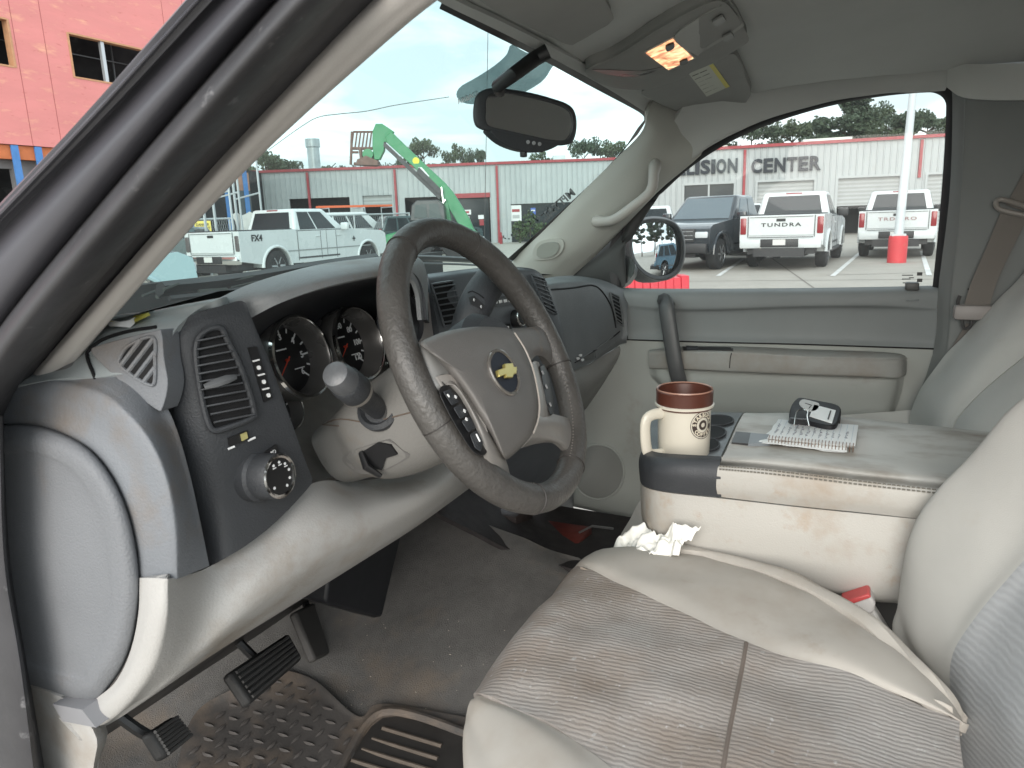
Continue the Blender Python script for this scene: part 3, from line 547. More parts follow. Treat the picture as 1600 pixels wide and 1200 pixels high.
def slatvent(pl,n,name='air_vent',parent=dash,surf=SS,sk=0,thick=.0013,colr=M_STK):
    """pl: four corners tl,tr,br,bl in picture points"""
    b=MB(); b2=MB(); decal(b2,surf,pl,.0015,.003); E=[(pl[i][0]+(pl[(i+1)%4][0]-pl[i][0])*s/6,pl[i][1]+(pl[(i+1)%4][1]-pl[i][1])*s/6) for i in range(4) for s in range(6)]
    b.tube([surf.hit(x,y,.003) for x,y in E],.002,6,closed=True); v=b.build(name,colr,parent); b2.build('vent_recess',M_VOID,v)
    b=MB()
    for k in range(n):
        t=(k+.7)/(n+.4); a=[pl[0][j]+(pl[3][j]-pl[0][j])*t for j in(0,1)]; c=[pl[1][j]+(pl[2][j]-pl[1][j])*t for j in(0,1)]
        b.tube([surf.hit(a[0]+(c[0]-a[0])*s,a[1]+(c[1]-a[1])*s,.005) for s in(0,.33,.66,1)],thick,6,flat=1.5,up=(0,-1,.2))
    b.build('vent_slats',colr,v); return v
slatvent([(672,445),(706,440),(722,505),(692,510)],7)
slatvent([(828,430),(848,436),(868,492),(850,482)],7)
b=MB(); decal(b,SS,[(765,466),(812,459),(816,473),(768,481)],.003,.004); rb=b.build('button_row',M_BK,dash)
b=MB()
for k in range(6):
    x=772+k*7.4; y=472.5-k*1.1; decal(b,SS,[(x-2.2,y-2),(x+1.8,y-2.6),(x+2.4,y+1.6),(x-1.6,y+2.6)],.0045,.002)
b.build('button_marks',M_WHT,rb)
b=MB(); decal(b,SS,[(756,440),(800,434),(806,455),(762,463)],.002,.004); b.build('radio_screen',mat('screen_grey',(.14,.16,.17),.15),dash)
for cx,cy,r in((804,498,.017),(824,499,.0085)):
    p=SS.hit(cx,cy); n_=Vector((-.15,-1,.15)); b=MB(); b.lathe([(r,-.005),(r,.010),(r*.92,.016),(r*.8,.017)],p,n_,30); k_=b.build('climate_knob',M_BK,dash)
    b=MB(); b.lathe([(r*.93,.0155),(r*.9,.0175),(r*.76,.0178),(r*.74,.0165)],p,n_,30,False,False); b.build('knob_ring',M_CHR,k_)
b=MB(); decal(b,SS,[(750,508),(795,506),(796,516),(752,518)],.003,.004); rb=b.build('climate_buttons',M_BK,dash)
b=MB()
for k in range(5): decal(b,SS,[(756+k*8,510),(760+k*8,509.5),(760.5+k*8,514),(756.5+k*8,514.5)],.0045,.002)
b.build('button_marks',M_WHT,rb)

# passenger side
PD=[[(846,436,.64),(870,432,.64),(900,431,.63),(935,436,.60),(962,446,.56),(990,462,.53)],
 [(852,442,.60),(878,438,.60),(908,437,.59),(938,443,.575),(966,455,.55),(985,468,.53)],
 [(858,452,.575),(885,449,.575),(915,449,.57),(942,456,.56),(966,470,.545),(980,482,.528)],
 [(875,510,.57),(900,503,.57),(925,501,.565),(948,505,.555),(970,514,.54),(980,520,.525)],
 [(888,560,.57),(910,553,.57),(932,545,.565),(952,536,.555),(970,530,.54),(979,530,.525)],
 [(893,580,.575),(915,571,.575),(935,560,.57),(954,548,.56),(970,538,.545),(979,536,.53)]]
pd=sheet('glove_box_panel',PD,M_GLV,dash,'y',30,30,.015,sharp=1.3); SG=Surf(pd)
sheet('lower_glove_panel',[[(890,572,.585),(915,571,.585),(935,560,.58),(954,549,.57),(973,538,.55)],[(896,600,.58),(918,596,.58),(938,585,.575),(956,566,.565),(974,545,.55)],[(902,622,.60),(920,614,.60),(938,600,.595),(954,580,.58),(972,556,.56)],[(898,650,.66),(915,640,.66),(930,625,.65),(948,600,.63),(966,570,.60)]],M_LWR,dash,'y',16,20,.01)
b=MB(); b.tube([SG.hit(x,y,.0005) for x,y in smooth2([(858,453),(895,450),(924,446),(940,455),(955,480),(962,512)],24,False)],.0022,6)
b.tube([SG.hit(x,y,.0005) for x,y in((898,566),(915,556),(935,544),(958,526),(968,518))],.002,6); b.build('glove_box_seam',M_VOID,dash)
slatvent([(952,457),(966,464),(973,510),(962,502)],7,surf=SG,thick=.001,colr=M_GLV)
b=MB(); decal(b,SG,[(896,566),(926,548),(928,560),(899,578)],.002,.003); decal(b,SG,[(928,547),(958,525),(960,536),(930,559)],.002,.003); gm=b.build('glove_box_handle',M_GLV,dash,bev=.001)
b=MB()
for x,y in((901,560),(905,555),(908,562)): decal(b,SG,smooth2([(x-2,y-1),(x+2,y-2),(x+2,y+1),(x-1,y+2)],8),.004,.002)
b.build('emblem_mark',M_WHT,gm)
# hanging module under the dash
b=MB(); m_=[V(x,y,.80) for x,y in((520,850),(640,790),(612,905),(598,964),(588,966),(512,944),(510,935))]; b.prism(m_,(0,.06,0)); b.build('under_dash_module',mat('module_black',(.012,.013,.016),.45,None,(8,.2)),dash,bev=.006)
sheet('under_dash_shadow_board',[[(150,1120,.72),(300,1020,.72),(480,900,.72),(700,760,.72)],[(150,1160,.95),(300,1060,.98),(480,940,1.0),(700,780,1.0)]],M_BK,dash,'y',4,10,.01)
# ================================================================ steering wheel, built in its own plane
WC=Vector((-.4097,.3695,1.3366)); WA=R_(26.9)
WX=Vector((1,0,0)); WY=Vector((0,math.sin(WA),math.cos(WA))); WN=WX.cross(WY)   # WN points to the driver
if WN.y>0: WN=-WN
def W(px,py,h=0):
    r=ray(px,py); o=WC+WN*h; return CAM+r*((o-CAM).dot(WN)/r.dot(WN))
def wl(u,v,h=0): return WC+WX*u+WY*v+WN*h
whl=root('steering_wheel',WC,'brown-grey leather four-spoke steering wheel with worn rim and dark oval emblem','steering wheel')
RR=.1695
def rimrad(q):
    return .0168+.0016*max(0,math.cos(2*(q-R_(35))))**2
b=MB(); n=120; P=[wl(RR*math.cos(2*math.pi*k/n),RR*math.sin(2*math.pi*k/n)) for k in range(n)]
b.tube(P,[rimrad(2*math.pi*k/n) for k in range(n)],20,closed=True); rim=b.build('rim',M_LEA,whl,sharp=3)
# stitching on the inner face of the rim and the leather joints
for a0,a1 in((-70,62),(118,250)):
    b=MB()
    for k in range(int((a1-a0)/1.9)):
        q=R_(a0+k*1.9); c=wl(math.cos(q)*(RR-.0135),math.sin(q)*(RR-.0135),.0085); t=wl(-math.sin(q),math.cos(q))-WC; rd=wl(math.cos(q),math.sin(q))-WC
        b.tube([c-t*.0021-rd*.0018,c,c+t*.0019+rd*.0022+WN*-.001],.00065,4)
    b.build('stitching',mat('stitch_thread',(.23,.21,.19),.7),rim)
for q in(62,-14,-70,248,192,118):
    b=MB(); q=R_(q); c=wl(RR*math.cos(q),RR*math.sin(q)); rd=(c-WC).normalized(); b.tube([c+(rd*math.cos(s)+WN*math.sin(s))*.0172 for s in[2*math.pi*i/24 for i in range(24)]],.0009,5,closed=True)
    b.build('leather_joint',mat('joint_dark',(.03,.026,.024),.6),rim)
# airbag cover
PO=[(656,538),(672,527),(700,517),(739,511),(775,511),(802,516),(818,540),(831,572),(838,604),(841,632),(839,656),(832,678),(815,698),(795,716),(786,714),(768,682),(748,650),(728,618),(706,588),(680,558)]
PO=smooth2(PO,56)
cx_,cy_=748,600
def lift(pl,h): return [W(x,y,h) for x,y in pl]
cov=sheet('airbag_cover',[lift(PO,.0),lift(PO,.018),lift(ring(PO,.975,(cx_,cy_)),.028),lift(ring(PO,.88,(cx_,cy_)),.035),lift(ring(PO,.6,(cx_-4,cy_-3)),.041),lift(ring(PO,.25,(cx_-6,cy_-6)),.043)],M_HUB,whl,nu=22,nv=90,closed=True,cap=True,thick=0,sharp=1.2)
SCV=Surf(cov)
em=[(763,573),(765,557),(773,549),(784,551),(796,563),(805,580),(809,598),(805,612),(795,616),(782,608),(770,592)]
em=smooth2(em,40)
b=MB(); b.tube([SCV.hit(x,y,.001) for x,y in em],.0022,8,closed=True); r_=b.build('emblem',mat('emblem_rim',(.26,.24,.22),.25,metal=.6),whl)
b=MB(); decal(b,SCV,ring(em,.96),.0012,.003); b.build('emblem_field',mat('emblem_navy',(.012,.015,.026),.55,spec=.3),r_)
# bow-tie badge
bt=[(773,580.5),(784.5,576.5),(784,570.5),(796.5,569.5),(798,575.5),(803,575),(802.5,585.5),(798,587),(796.5,592),(786.5,591.5),(786,587),(775.5,591)]
b=MB(); decal(b,SCV,bt,.0042,.004); b.build('gold_badge',mat('badge_gold',(.62,.52,.18),.3,metal=.7),r_,bev=.0006)
# spokes
def spoke(rows,m=M_SPK,nm='spoke',th=.012): return sheet(nm,[[W(*p) for p in r] for r in rows],m,whl,nu=16,nv=16,thick=th,sharp=1.2)
# upper right, reaching the rim
s1=spoke([[(800,513,.012),(822,512,.010),(842,509,.002),(856,506,-.012)],[(803,518,.026),(826,517,.022),(850,520,.010),(866,528,-.008)],[(818,545,.026),(838,542,.022),(858,548,.010),(872,555,-.008)],[(828,566,.022),(838,556,.014),(852,560,.004),(870,580,-.010)]],M_HUB)
# right thin web with the switch pod
s2=spoke([[(830,568,.022),(836,564,.020),(842,566,.012)],[(838,600,.023),(846,600,.021),(853,603,.012)],[(842,632,.023),(852,634,.021),(862,638,.012)],[(838,665,.023),(850,662,.021),(866,660,.010)]])
# lower right
s3=spoke([[(842,640,.016),(862,646,.012),(884,652,.004),(900,658,0)],[(840,655,.026),(860,660,.020),(882,668,.010),(898,680,.004)],[(834,678,.026),(852,682,.018),(874,690,.010),(888,700,.004)],[(815,700,.012),(836,694,.008),(862,692,0),(880,706,-.006)]])
# upper left and the long left web down to the lower rim
s4=spoke([[(628,545,-.02),(642,540,-.004),(652,538,.008),(664,536,.014)],[(632,560,-.018),(646,554,.002),(662,546,.016),(684,556,.022)],[(642,590,-.018),(658,586,.004),(680,582,.018),(706,590,.024)],[(652,618,-.018),(668,612,.004),(688,606,.018),(716,604,.022)],[(664,640,-.02),(676,628,-.004),(692,614,.012),(722,612,.018)]],mat('spoke_grey_top',(.17,.17,.165),.45,None,(10,.1)))
s5=spoke([[(690,606,.020),(697,600,.024),(706,592,.024),(716,602,.020)],[(704,604,.024),(714,604,.030),(720,612,.028),(730,624,.020)],[(730,640,.026),(738,642,.031),(746,650,.028),(752,660,.018)],[(752,690,.026),(758,684,.031),(768,684,.028),(774,696,.018)],[(756,716,.018),(766,712,.024),(780,708,.024),(790,718,.014)],[(762,742,.0),(772,740,.010),(786,738,.010),(798,744,-.002)],[(772,768,-.002),(784,764,.006),(798,762,.006),(808,766,-.004)]])
# left pod frame + switches
pod=[(686,612),(694,602),(706,606),(726,630),(746,662),(760,694),(760,708),(750,712),(736,702),(716,672),(698,640)]
b=MB(); P=lift(smooth2(pod,30),.026); Q=lift(smooth2(ring(pod,1.03),30),.004); b.add(P+Q,[tuple(range(30))]+[(i,30+i,30+(i+1)%30,(i+1)%30) for i in range(30)]); sp_=b.build('switch_pod',M_BK,whl,bev=.001)
b=MB()
def keyp(pl,h0=.024,h1=.030): P=lift(pl,h1);Q=lift(pl,h0);n=len(P); b.add(P+Q,[tuple(range(n))]+[(i,n+i,n+(i+1)%n,(i+1)%n) for i in range(n)])
keyp([(692,612),(703,608),(718,628),(706,634)]); keyp([(708,637),(720,631),(732,648),(719,655)]); keyp([(721,658),(734,651),(744,669),(732,676)]); keyp([(734,679),(745,672),(755,692),(751,706),(742,700)])
b.build('switch_keys',M_CH,sp_,bev=.0012)
b=MB()
for x,y in((712,620),(729,655),(726,642)): q=W(x,y,.0306); b.box((0,0,0),(.0035,.001,.001),frame(q,WX,WY)); b.box((0,0,0),(.001,.0035,.001),frame(q,WX,WY))
b.tube([W(744,678,.031),W(750,690,.031)],.0008,5); b.tube([W(699,616,.031),W(702,620,.031)],.0008,5); b.build('key_marks',M_WHT,sp_)
# right pod, seen edge on through the opening
b=MB(); keyp([(843,572),(850,569),(858,590),(864,620),(866,645),(860,650),(852,625)],.004,.02); sp2=b.build('switch_pod',M_BK,whl,bev=.001)
b=MB()
for x,y in((848,582),(854,604),(860,632)): q=W(x,y,.021); b.box((0,0,0),(.003,.005,.001),frame(q,WX,WY))
b.build('key_marks',mat('mark_grey',(.3,.3,.3),.5),sp2)
# bright seam along the right side of the cover
b=MB(); b.tube([W(x,y,.034-.0) for x,y in smooth2([(804,520),(820,545),(832,574),(839,604),(843,632),(841,656),(834,676)],20,False)],.0011,6); b.build('cover_seam',mat('seam_pale',(.42,.38,.34),.4),whl)
b=MB(); b.lathe([(.052,-.05),(.06,-.02),(.062,.0),(.05,.016)],WC+WX*0.0,WN,36); b.build('hub_back',M_CH,whl)

# ================================================================ steering column
AX=-WN
col=root('steering_column',WC+AX*.15,'taupe plastic steering column shroud behind the wheel, with tilt lever recess beneath','steering column')
def csec(s,w,hu,hd,dx=0,p=2.8,n=40):
    o=[]
    for k in range(n):
        q=2*math.pi*k/n; c,s_=math.cos(q),math.sin(q); x=abs(c)**(2/p)*math.copysign(1,c)*w; y=abs(s_)**(2/p)*math.copysign(1,s_)*(hu if s_>0 else hd); o.append(WC+AX*s+WX*(x+dx)+WY*y)
    return o
shr=sheet('shroud',[csec(.022,.060,.050,.060),csec(.034,.070,.056,.070,.002),csec(.06,.076,.058,.078,.003),csec(.10,.080,.054,.084,.003),csec(.15,.082,.048,.084,.004),csec(.19,.080,.042,.078,.006),csec(.22,.070,.036,.066,.008),csec(.26,.066,.03,.06,.008)],M_COL,col,nu=30,nv=60,closed=True,thick=0,sharp=1.1)
b=MB(); b.lathe([(.060,0),(.060,.01)],WC+AX*.024,-AX,30); b.build('shroud_front',M_CH,col)
SHD=Surf(shr)
cut=[(536,720),(548,706),(600,688),(612,688),(628,702),(640,712),(610,730),(588,738),(560,738)]
b=MB(); decal(b,SHD,smooth2(cut,30),.001,.003); rc=b.build('lever_recess',mat('recess_shade',(.13,.125,.12),.6),col)
b=MB(); decal(b,SHD,[(562,708),(592,690),(612,694),(622,708),(604,714),(598,732),(580,728)],.003,.003); b.build('recess_hole',M_VOID,rc)
b=MB(); b.tube([SHD.hit(566,706,.002),SHD.hit(580,720,.012),SHD.hit(598,733,.010)],[.006,.008,.005],10,flat=.6); b.build('tilt_lever',M_BK,col)
b=MB(); b.tube([SHD.hit(x,y,.0006) for x,y in smooth2([(496,668),(530,655),(575,660),(600,655),(650,642)],16,False)],.0009,5); b.build('shroud_seam',mat('seam_brown',(.12,.09,.07),.7),col)
# turn signal stalk: boot, arm and fat end
bs=V(592,640,-.482,'x'); tp=V(538,596,-.560,'x'); dr=(tp-bs).normalized()
b=MB(); b.lathe([(.026,-.004),(.026,.003),(.021,.007),(.017,.002)],bs,dr,32); ts=b.build('signal_stalk',M_CH,col)
L_=(tp-bs).length
b=MB(); b.lathe([(.0125,0),(.0125,L_*.45),(.017,L_*.60),(.0185,L_*.68),(.0182,L_*.97),(.0165,L_*1.0)],bs,dr,32); b.build('stalk_arm',M_CH,ts)
b=MB(); b.lathe([(.0165,L_*.98),(.0158,L_*1.16),(.0135,L_*1.24),(.007,L_*1.27)],bs,dr,32); b.build('stalk_end',mat('stalk_cap',(.10,.104,.11),.35,(500,.2)),ts)
b=MB(); b.lathe([(.0188,L_*.66),(.0192,L_*.69),(.0188,L_*.72)],bs,dr,32,False,False); b.build('stalk_ring',M_SIL,ts)
b=MB(); decal(b,SHD,smooth2([(568,628),(584,622),(602,632),(604,650),(592,662),(574,655)],24),.001,.003); b.build('stalk_boot',mat('boot_dark',(.05,.05,.05),.8),col)
# shift lever rising behind the rim
sl_=[V(676,556,.50),V(700,540,.49),(V(722,515,.48)),V(738,488,.47),V(752,460,.465),V(766,440,.46),V(776,428,.46)]
b=MB(); b.tube(crv(sl_,26),[.012]*4+[.013]*3+[.015,.017,.019,.021,.022,.023,.024,.0245]+[.0245]*6+[.024,.023,.021,.017,.008],16,flat=.75); lev=b.build('shift_lever',M_CH,col,sharp=3)
SLV=Surf(lev)
b=MB(); decal(b,SLV,[(733,466),(741,463),(757,478),(752,485),(736,476)],.002,.003); sb_=b.build('lever_buttons',M_BK,lev)
b=MB(); 
for x,y in((741,470),(751,480)): q=SLV.hit(x,y,.003); b.box(q,(.004,.001,.001)); b.box(q,(.001,.001,.004))
q=SLV.hit(770,437,.001); b.box(q,(.004,.001,.006)); b.build('lever_marks',M_WHT,sb_)
b=MB(); b.tube([SLV.hit(x,y,.0004) for x,y in((731,457),(738,455),(748,460),(756,466))],.0009,5); b.build('lever_seam',M_VOID,lev)
# ================================================================ passenger door with its window and mirror
door=root('passenger_door',(.80,.2,.7),'closed far door with grey trim, vertical pull strap, soiled armrest and window','truck door')
X=.78
dru=sheet('upper_trim',[[(940,444,.80),(985,450,.80),(1100,451,.80),(1250,450,.80),(1380,448,.80),(1466,446,.80)],[(940,452,.768),(985,458,.768),(1100,459,.768),(1250,458,.768),(1380,456,.768),(1466,455,.768)],
 [(945,470,.765),(1010,478,.764),(1100,481,.762),(1250,477,.762),(1370,476,.762),(1464,480,.765)],[(948,480,.768),(1014,488,.770),(1100,490,.774),(1250,486,.774),(1370,486,.774),(1464,490,.768)],
 [(950,515,.774),(1020,517,.776),(1120,520,.778),(1250,523,.778),(1370,526,.778),(1462,530,.774)],[(955,529,.768),(1020,531,.768),(1120,534,.768),(1250,537,.768),(1370,541,.768),(1460,544,.768)]],M_DRU,door,'x',30,40,.012)
drl=sheet('lower_trim',[[(860,528,.772),(950,531,.772),(1020,533,.772),(1120,536,.772),(1250,539,.772),(1370,543,.772),(1462,546,.772)],[(855,566,.775),(940,570,.775),(1020,572,.775),(1120,575,.775),(1250,580,.775),(1370,585,.775),(1452,590,.775)],
 [(845,636,.775),(925,640,.775),(1020,640,.775),(1120,645,.775),(1250,650,.775),(1370,655,.775),(1432,660,.775)],[(835,695,.778),(900,700,.778),(1010,710,.778),(1110,715,.778),(1250,720,.778),(1370,725,.778),(1410,730,.778)],
 [(820,752,.785),(876,770,.785),(950,792,.785),(1060,820,.785),(1200,830,.785),(1300,840,.785),(1400,850,.785)],[(815,765,.80),(870,785,.80),(945,803,.80),(1050,835,.80),(1200,850,.80),(1300,860,.80),(1400,870,.80)]],M_DRL,door,'x',30,36,.012); SDL=Surf(drl)
b=MB(); b.tube([V(x,y,.7685,'x') for x,y in smooth2([(955,530),(1020,532),(1120,535),(1250,538),(1370,542),(1460,545)],30,False)],.002,6); b.build('trim_seam',M_VOID,door)
# lower pocket field
sheet('pocket_field',[[(1014,572,.772),(1050,572,.75),(1200,576,.745),(1370,582,.748),(1414,586,.772)],[(1017,588,.772),(1050,590,.735),(1200,592,.73),(1372,598,.735),(1411,602,.772)],[(1030,602,.772),(1056,608,.735),(1200,622,.73),(1368,627,.735),(1404,628,.772)],[(1060,640,.772),(1076,644,.738),(1200,652,.735),(1358,656,.74),(1392,658,.772)],[(1080,690,.772),(1100,690,.77),(1200,690,.77),(1310,700,.77),(1380,700,.772)]],M_DRL,door,'x',24,34,.008)
arm=sheet('armrest',[[(1018,546,.772),(1070,541,.772),(1150,541,.772),(1270,546,.772),(1360,549,.772),(1406,553,.772),(1418,560,.772)],[(1014,548,.757),(1068,544,.745),(1150,544,.74),(1270,549,.738),(1360,551,.74),(1404,554,.745),(1416,561,.765)],[(1014,552,.753),(1068,549,.715),(1150,550,.708),(1270,556,.704),(1360,558,.706),(1405,560,.722),(1417,566,.763)],
 [(1014,562,.752),(1068,555,.712),(1150,557,.705),(1270,562,.702),(1360,564,.705),(1404,565,.725),(1417,570,.765)],[(1014,573,.754),(1068,574,.713),(1150,578,.706),(1270,583,.703),(1360,586,.706),(1403,587,.725),(1416,584,.765)],[(1016,576,.758),(1069,577,.72),(1150,581,.715),(1270,586,.712),(1360,589,.715),(1402,590,.73),(1414,586,.768)],[(1018,575,.772),(1070,578,.76),(1150,581,.755),(1270,585,.755),(1360,588,.755),(1400,588,.765),(1413,584,.772)]],M_ARM,door,'x',22,46,.006); SA=Surf(arm)
b=MB(); decal(b,SA,[(1066,543),(1142,544),(1146,549),(1068,548)],.003,.005); ws_=b.build('window_switch',M_BK,door,bev=.001)
b=MB(); decal(b,SA,[(1072,543.5),(1090,544),(1091,547.5),(1073,547)],.006,.004); b.build('switch_key',M_CH,ws_)
b=MB(); b.tube([SA.hit(x,y,.0006) for x,y in((1145,545),(1143,552),(1141,560),(1140,575))],.0012,5); b.build('armrest_seam',M_VOID,door)
rp_=[(1156,577),(1282,581),(1278,597),(1264,606),(1240,609),(1190,608),(1170,602),(1160,592)]
sheet('door_pocket_grip',[[(x,y,.748) for x,y in smooth2(rp_,36)],[(x,y,.745) for x,y in smooth2(ring(rp_,.96),36)],[(x,y,.760) for x,y in smooth2(ring(rp_,.82),36)],[(x,y,.762) for x,y in smooth2(ring(rp_,.4),36)]],mat('grip_recess',(.22,.21,.195),.6,None,(7,.2)),door,'x',12,40,0,closed=True,cap=True)
# speaker
spk=[(935+40*math.cos(q),737+43*math.sin(q)) for q in[2*math.pi*k/36 for k in range(36)]]
b=MB(); b.tube([SDL.hit(x,y,.001) for x,y in spk],.004,8,closed=True); s_=b.build('speaker_rim',M_DRL,door)
b=MB(); decal(b,SDL,ring(spk,.95),.003,.004); b.build('speaker_grille',mat('speaker_cloth',(.20,.205,.195),.9,(1200,.6)),s_)
# pull strap
pp=[V(1043,478,.765,'x'),V(1038,470,.74,'x'),V(1040,474,.715,'x'),V(1044,500,.705,'x'),V(1050,540,.70,'x'),V(1056,575,.70,'x'),V(1062,600,.715,'x'),V(1064,612,.76,'x')]
b=MB(); b.tube(crv(pp,26),.0205,14,flat=.42,up=(1,.0,.0)); b.build('pull_handle',mat('pull_handle_plastic',(.075,.078,.08),.4,(600,.2),(7,.15)),door,sharp=3)
# lock square at the sill
b=MB(); decal(b,Surf(dru),[(1415,450),(1436,450),(1436,470),(1415,471)],.003,.004); lk=b.build('lock_plate',M_DRU,door,bev=.001)
b=MB(); b.rbox(V(1425,447,.775,'x'),(.03,.028,.018),.003); b.build('lock_knob',mat('lock_dark',(.06,.062,.06),.5),lk)
# window: black seal, glass
wo=[(984,452),(976,446),(975,400),(980,345),(1000,318),(1030,296),(1066,264),(1114,230),(1174,199),(1244,174),(1314,157),(1384,147),(1440,143),(1466,144),(1478,152),(1480,175),(1476,260),(1468,360),(1460,448),(1300,451),(1150,453)]
def wv(x,y,v): return V(x,y,v,'x')
top_in=[(975,447),(976,400),(984,352),(1004,325),(1034,302),(1070,269),(1118,235),(1178,204),(1248,179),(1318,161),(1384,150),(1440,145),(1462,146),(1476,157),(1478,180),(1474,260),(1466,360),(1457,448)]
top_out=[(955,447),(950,400),(966,350),(1000,310),(1026,292),(1062,258),(1110,224),(1172,192),(1244,166),(1316,149),(1382,139),(1442,134),(1482,134),(1500,145),(1502,180),(1498,260),(1490,360),(1476,540)]
sheet('window_seal',[[(x,y,.792) for x,y in top_in],[((x*.7+a_*.3),(y*.7+c_*.3),.780) for (x,y),(a_,c_) in zip(top_in,top_out)],[((x*.3+a_*.7),(y*.3+c_*.7),.774) for (x,y),(a_,c_) in zip(top_in,top_out)],[(x,y,.772) for x,y in top_out]],mat('window_seal_rubber',(.014,.014,.016),.6),door,'x',8,60,.01)
b=MB(); b.add([V(968,462,.80,'x'),V(1480,460,.80,'x'),V(1500,120,.80,'x'),V(1240,150,.80,'x'),V(1050,240,.80,'x'),V(960,340,.80,'x')],[(0,1,2,3,4,5)]); b.build('window_glass',G_SD,door)
sheet('mirror_sail',[[(872,432,.785),(930,392,.785),(985,345,.785),(1030,298,.785),(1034,300,.785)],[(880,436,.772),(934,405,.77),(985,365,.77),(1010,325,.77),(1022,312,.775)],[(900,440,.772),(940,425,.77),(968,400,.77),(982,350,.77),(998,325,.775)],[(930,446,.785),(960,447,.785),(977,446,.785),(977,400,.785),(980,350,.785)]],mat('sail_panel',(.045,.047,.047),.6,(700,.2)),door,'x',14,18,.008)
b=MB()
for k,(x,y,wd) in enumerate(((1418,430,18),(1416,436,14),(1420,442,20),(1424,434,8))): b.box(V(x,y,.7985,'x'),(.0005,wd*.0013,.0022))
for (x,y) in((1437,428),(1437,438)): b.box(V(x,y,.7985,'x'),(.0005,.011,.008))
b.build('glass_etching',mat('etch_grey',(.05,.05,.05),.6),door)
# outside mirror: housing loops facing the driver
MN=Vector((-.50,-.865,.05)).normalized(); MC=V(1027,389,1.06,'x')
def Mr(px,py,h=0):
    r=ray(px,py); o=MC+MN*h; return CAM+r*((o-CAM).dot(MN)/r.dot(MN))
mo=smooth2([(985,372),(990,355),(1002,345),(1022,341),(1046,344),(1060,354),(1068,372),(1069,400),(1062,422),(1048,434),(1030,438),(1008,430),(992,412),(985,392)],44)
mi=smooth2([(989,372),(994,358),(1005,350),(1023,347),(1043,349),(1056,358),(1063,374),(1064,398),(1058,417),(1046,428),(1030,431),(1010,424),(995,408),(989,390)],44)
mb_=smooth2([(975,375),(985,352),(1002,342),(1022,339),(1040,342),(1052,352),(1058,372),(1058,400),(1050,420),(1040,432),(1020,440),(996,440),(980,425),(972,400)],44)
hs=sheet('side_mirror',[[Mr(x,y) for x,y in mi],[Mr(x,y,.004) for x,y in mo],[Mr(x,y,-.03) for x,y in ring(mo,1.02)],[Mr(x,y,-.09) for x,y in mb_],[Mr(x,y,-.13) for x,y in ring(mb_,.6)]],mat('mirror_housing',(.012,.012,.014),.5,(600,.2)),door,nu=16,nv=50,closed=True,cap=True,thick=0,sharp=1.2)
b=MB(); MCC=sum((Mr(x,y) for x,y in mi),Vector())/len(mi); n_=len(mi)
for s_ in(1,.85,.7,.55,.4,.25,.1): b.v+=[MCC+(Mr(x,y)-MCC)*s_-MN*((Mr(x,y)-MCC).length*s_)**2/(2*.75) for x,y in mi]
b.f+=[(i*n_+k,i*n_+(k+1)%n_,(i+1)*n_+(k+1)%n_,(i+1)*n_+k) for i in range(6) for k in range(n_)]+[tuple(6*n_+k for k in range(n_))]
b.build('mirror_glass',mat('mirror_silver',(.86,.9,.92),.0,metal=1),hs,sharp=3)
b=MB(); b.tube([V(966,425,.80,'x'),V(972,430,.86,'x'),V(978,428,.94,'x')],[.04,.035,.03],12,flat=1.3); b.build('mirror_arm',M_BK,door)

# ================================================================ rear view mirror
rm=root('rear_view_mirror',V(820,180,.05,'x'),'dark rounded rear view mirror hanging on an arm from the windshield','mirror')
RN=Vector((-.62,-.78,-.08)).normalized(); RC=V(820,185,.50)
def Rr(px,py,h=0):
    r=ray(px,py); o=RC+RN*h; return CAM+r*((o-CAM).dot(RN)/r.dot(RN))
ro=smooth2([(741,172),(744,152),(756,141),(778,138),(820,144),(862,154),(888,164),(898,178),(900,200),(895,219),(884,226),(860,226),(820,217),(778,208),(752,202),(743,192)],50)
ri=smooth2([(759,174),(760,156),(769,147),(785,145),(822,151),(860,160),(884,169),(893,180),(894,199),(889,214),(880,219),(858,218),(820,210),(784,202),(765,197),(759,188)],50)
bk=smooth2([(740,172),(744,154),(754,142),(776,138),(818,143),(858,153),(880,165),(888,180),(890,198),(884,214),(872,222),(850,222),(812,214),(772,206),(748,200),(741,190)],50)
o=sheet('mirror_shell',[[Rr(x,y,-.001) for x,y in ri],[Rr(x,y,.003) for x,y in ring(ri,1.02)],[Rr(x,y,.0) for x,y in ro],[Rr(x,y,-.012) for x,y in ro],[Rr(x,y,-.03) for x,y in bk],[Rr(x,y,-.04) for x,y in ring(bk,.8)]],M_CH,rm,nu=20,nv=60,closed=True,cap=True,thick=0,sharp=1.2)
b=MB(); P=[Rr(x,y,-.001) for x,y in ri]; b.add(P,[tuple(range(len(P)))]); b.build('mirror_glass',mat('dim_mirror',(.95,.96,.95),.18,metal=1),rm)
b=MB(); pod_=[(766,203),(800,208),(845,216),(876,222),(866,231),(845,238),(820,237),(795,229),(778,218)]; P=[Rr(x,y,.002) for x,y in smooth2(pod_,24)]; b.prism(P,RN*-.03); pd_=b.build('mirror_pod',M_CH,rm,bev=.004)
b=MB(); 
for x,y in((825,222),(834,223.5),(843,225)): b.lathe([(.0035,0),(.003,.0015)],Rr(x,y,.003),RN,10)
b.build('pod_buttons',mat('pod_button',(.30,.31,.32),.5),pd_)
b=MB(); b.rbox(Rr(818,238,-.008),(.012,.01,.016),.002); b.build('day_night_tab',M_BK,rm)
b=MB(); b.tube([Rr(782,148,-.05),V(778,134,.50),V(800,118,.475),V(835,92,.46),V(856,80,.44)],[.010,.010,.011,.012,.012],12); b.build('mirror_arm',M_BK,rm)

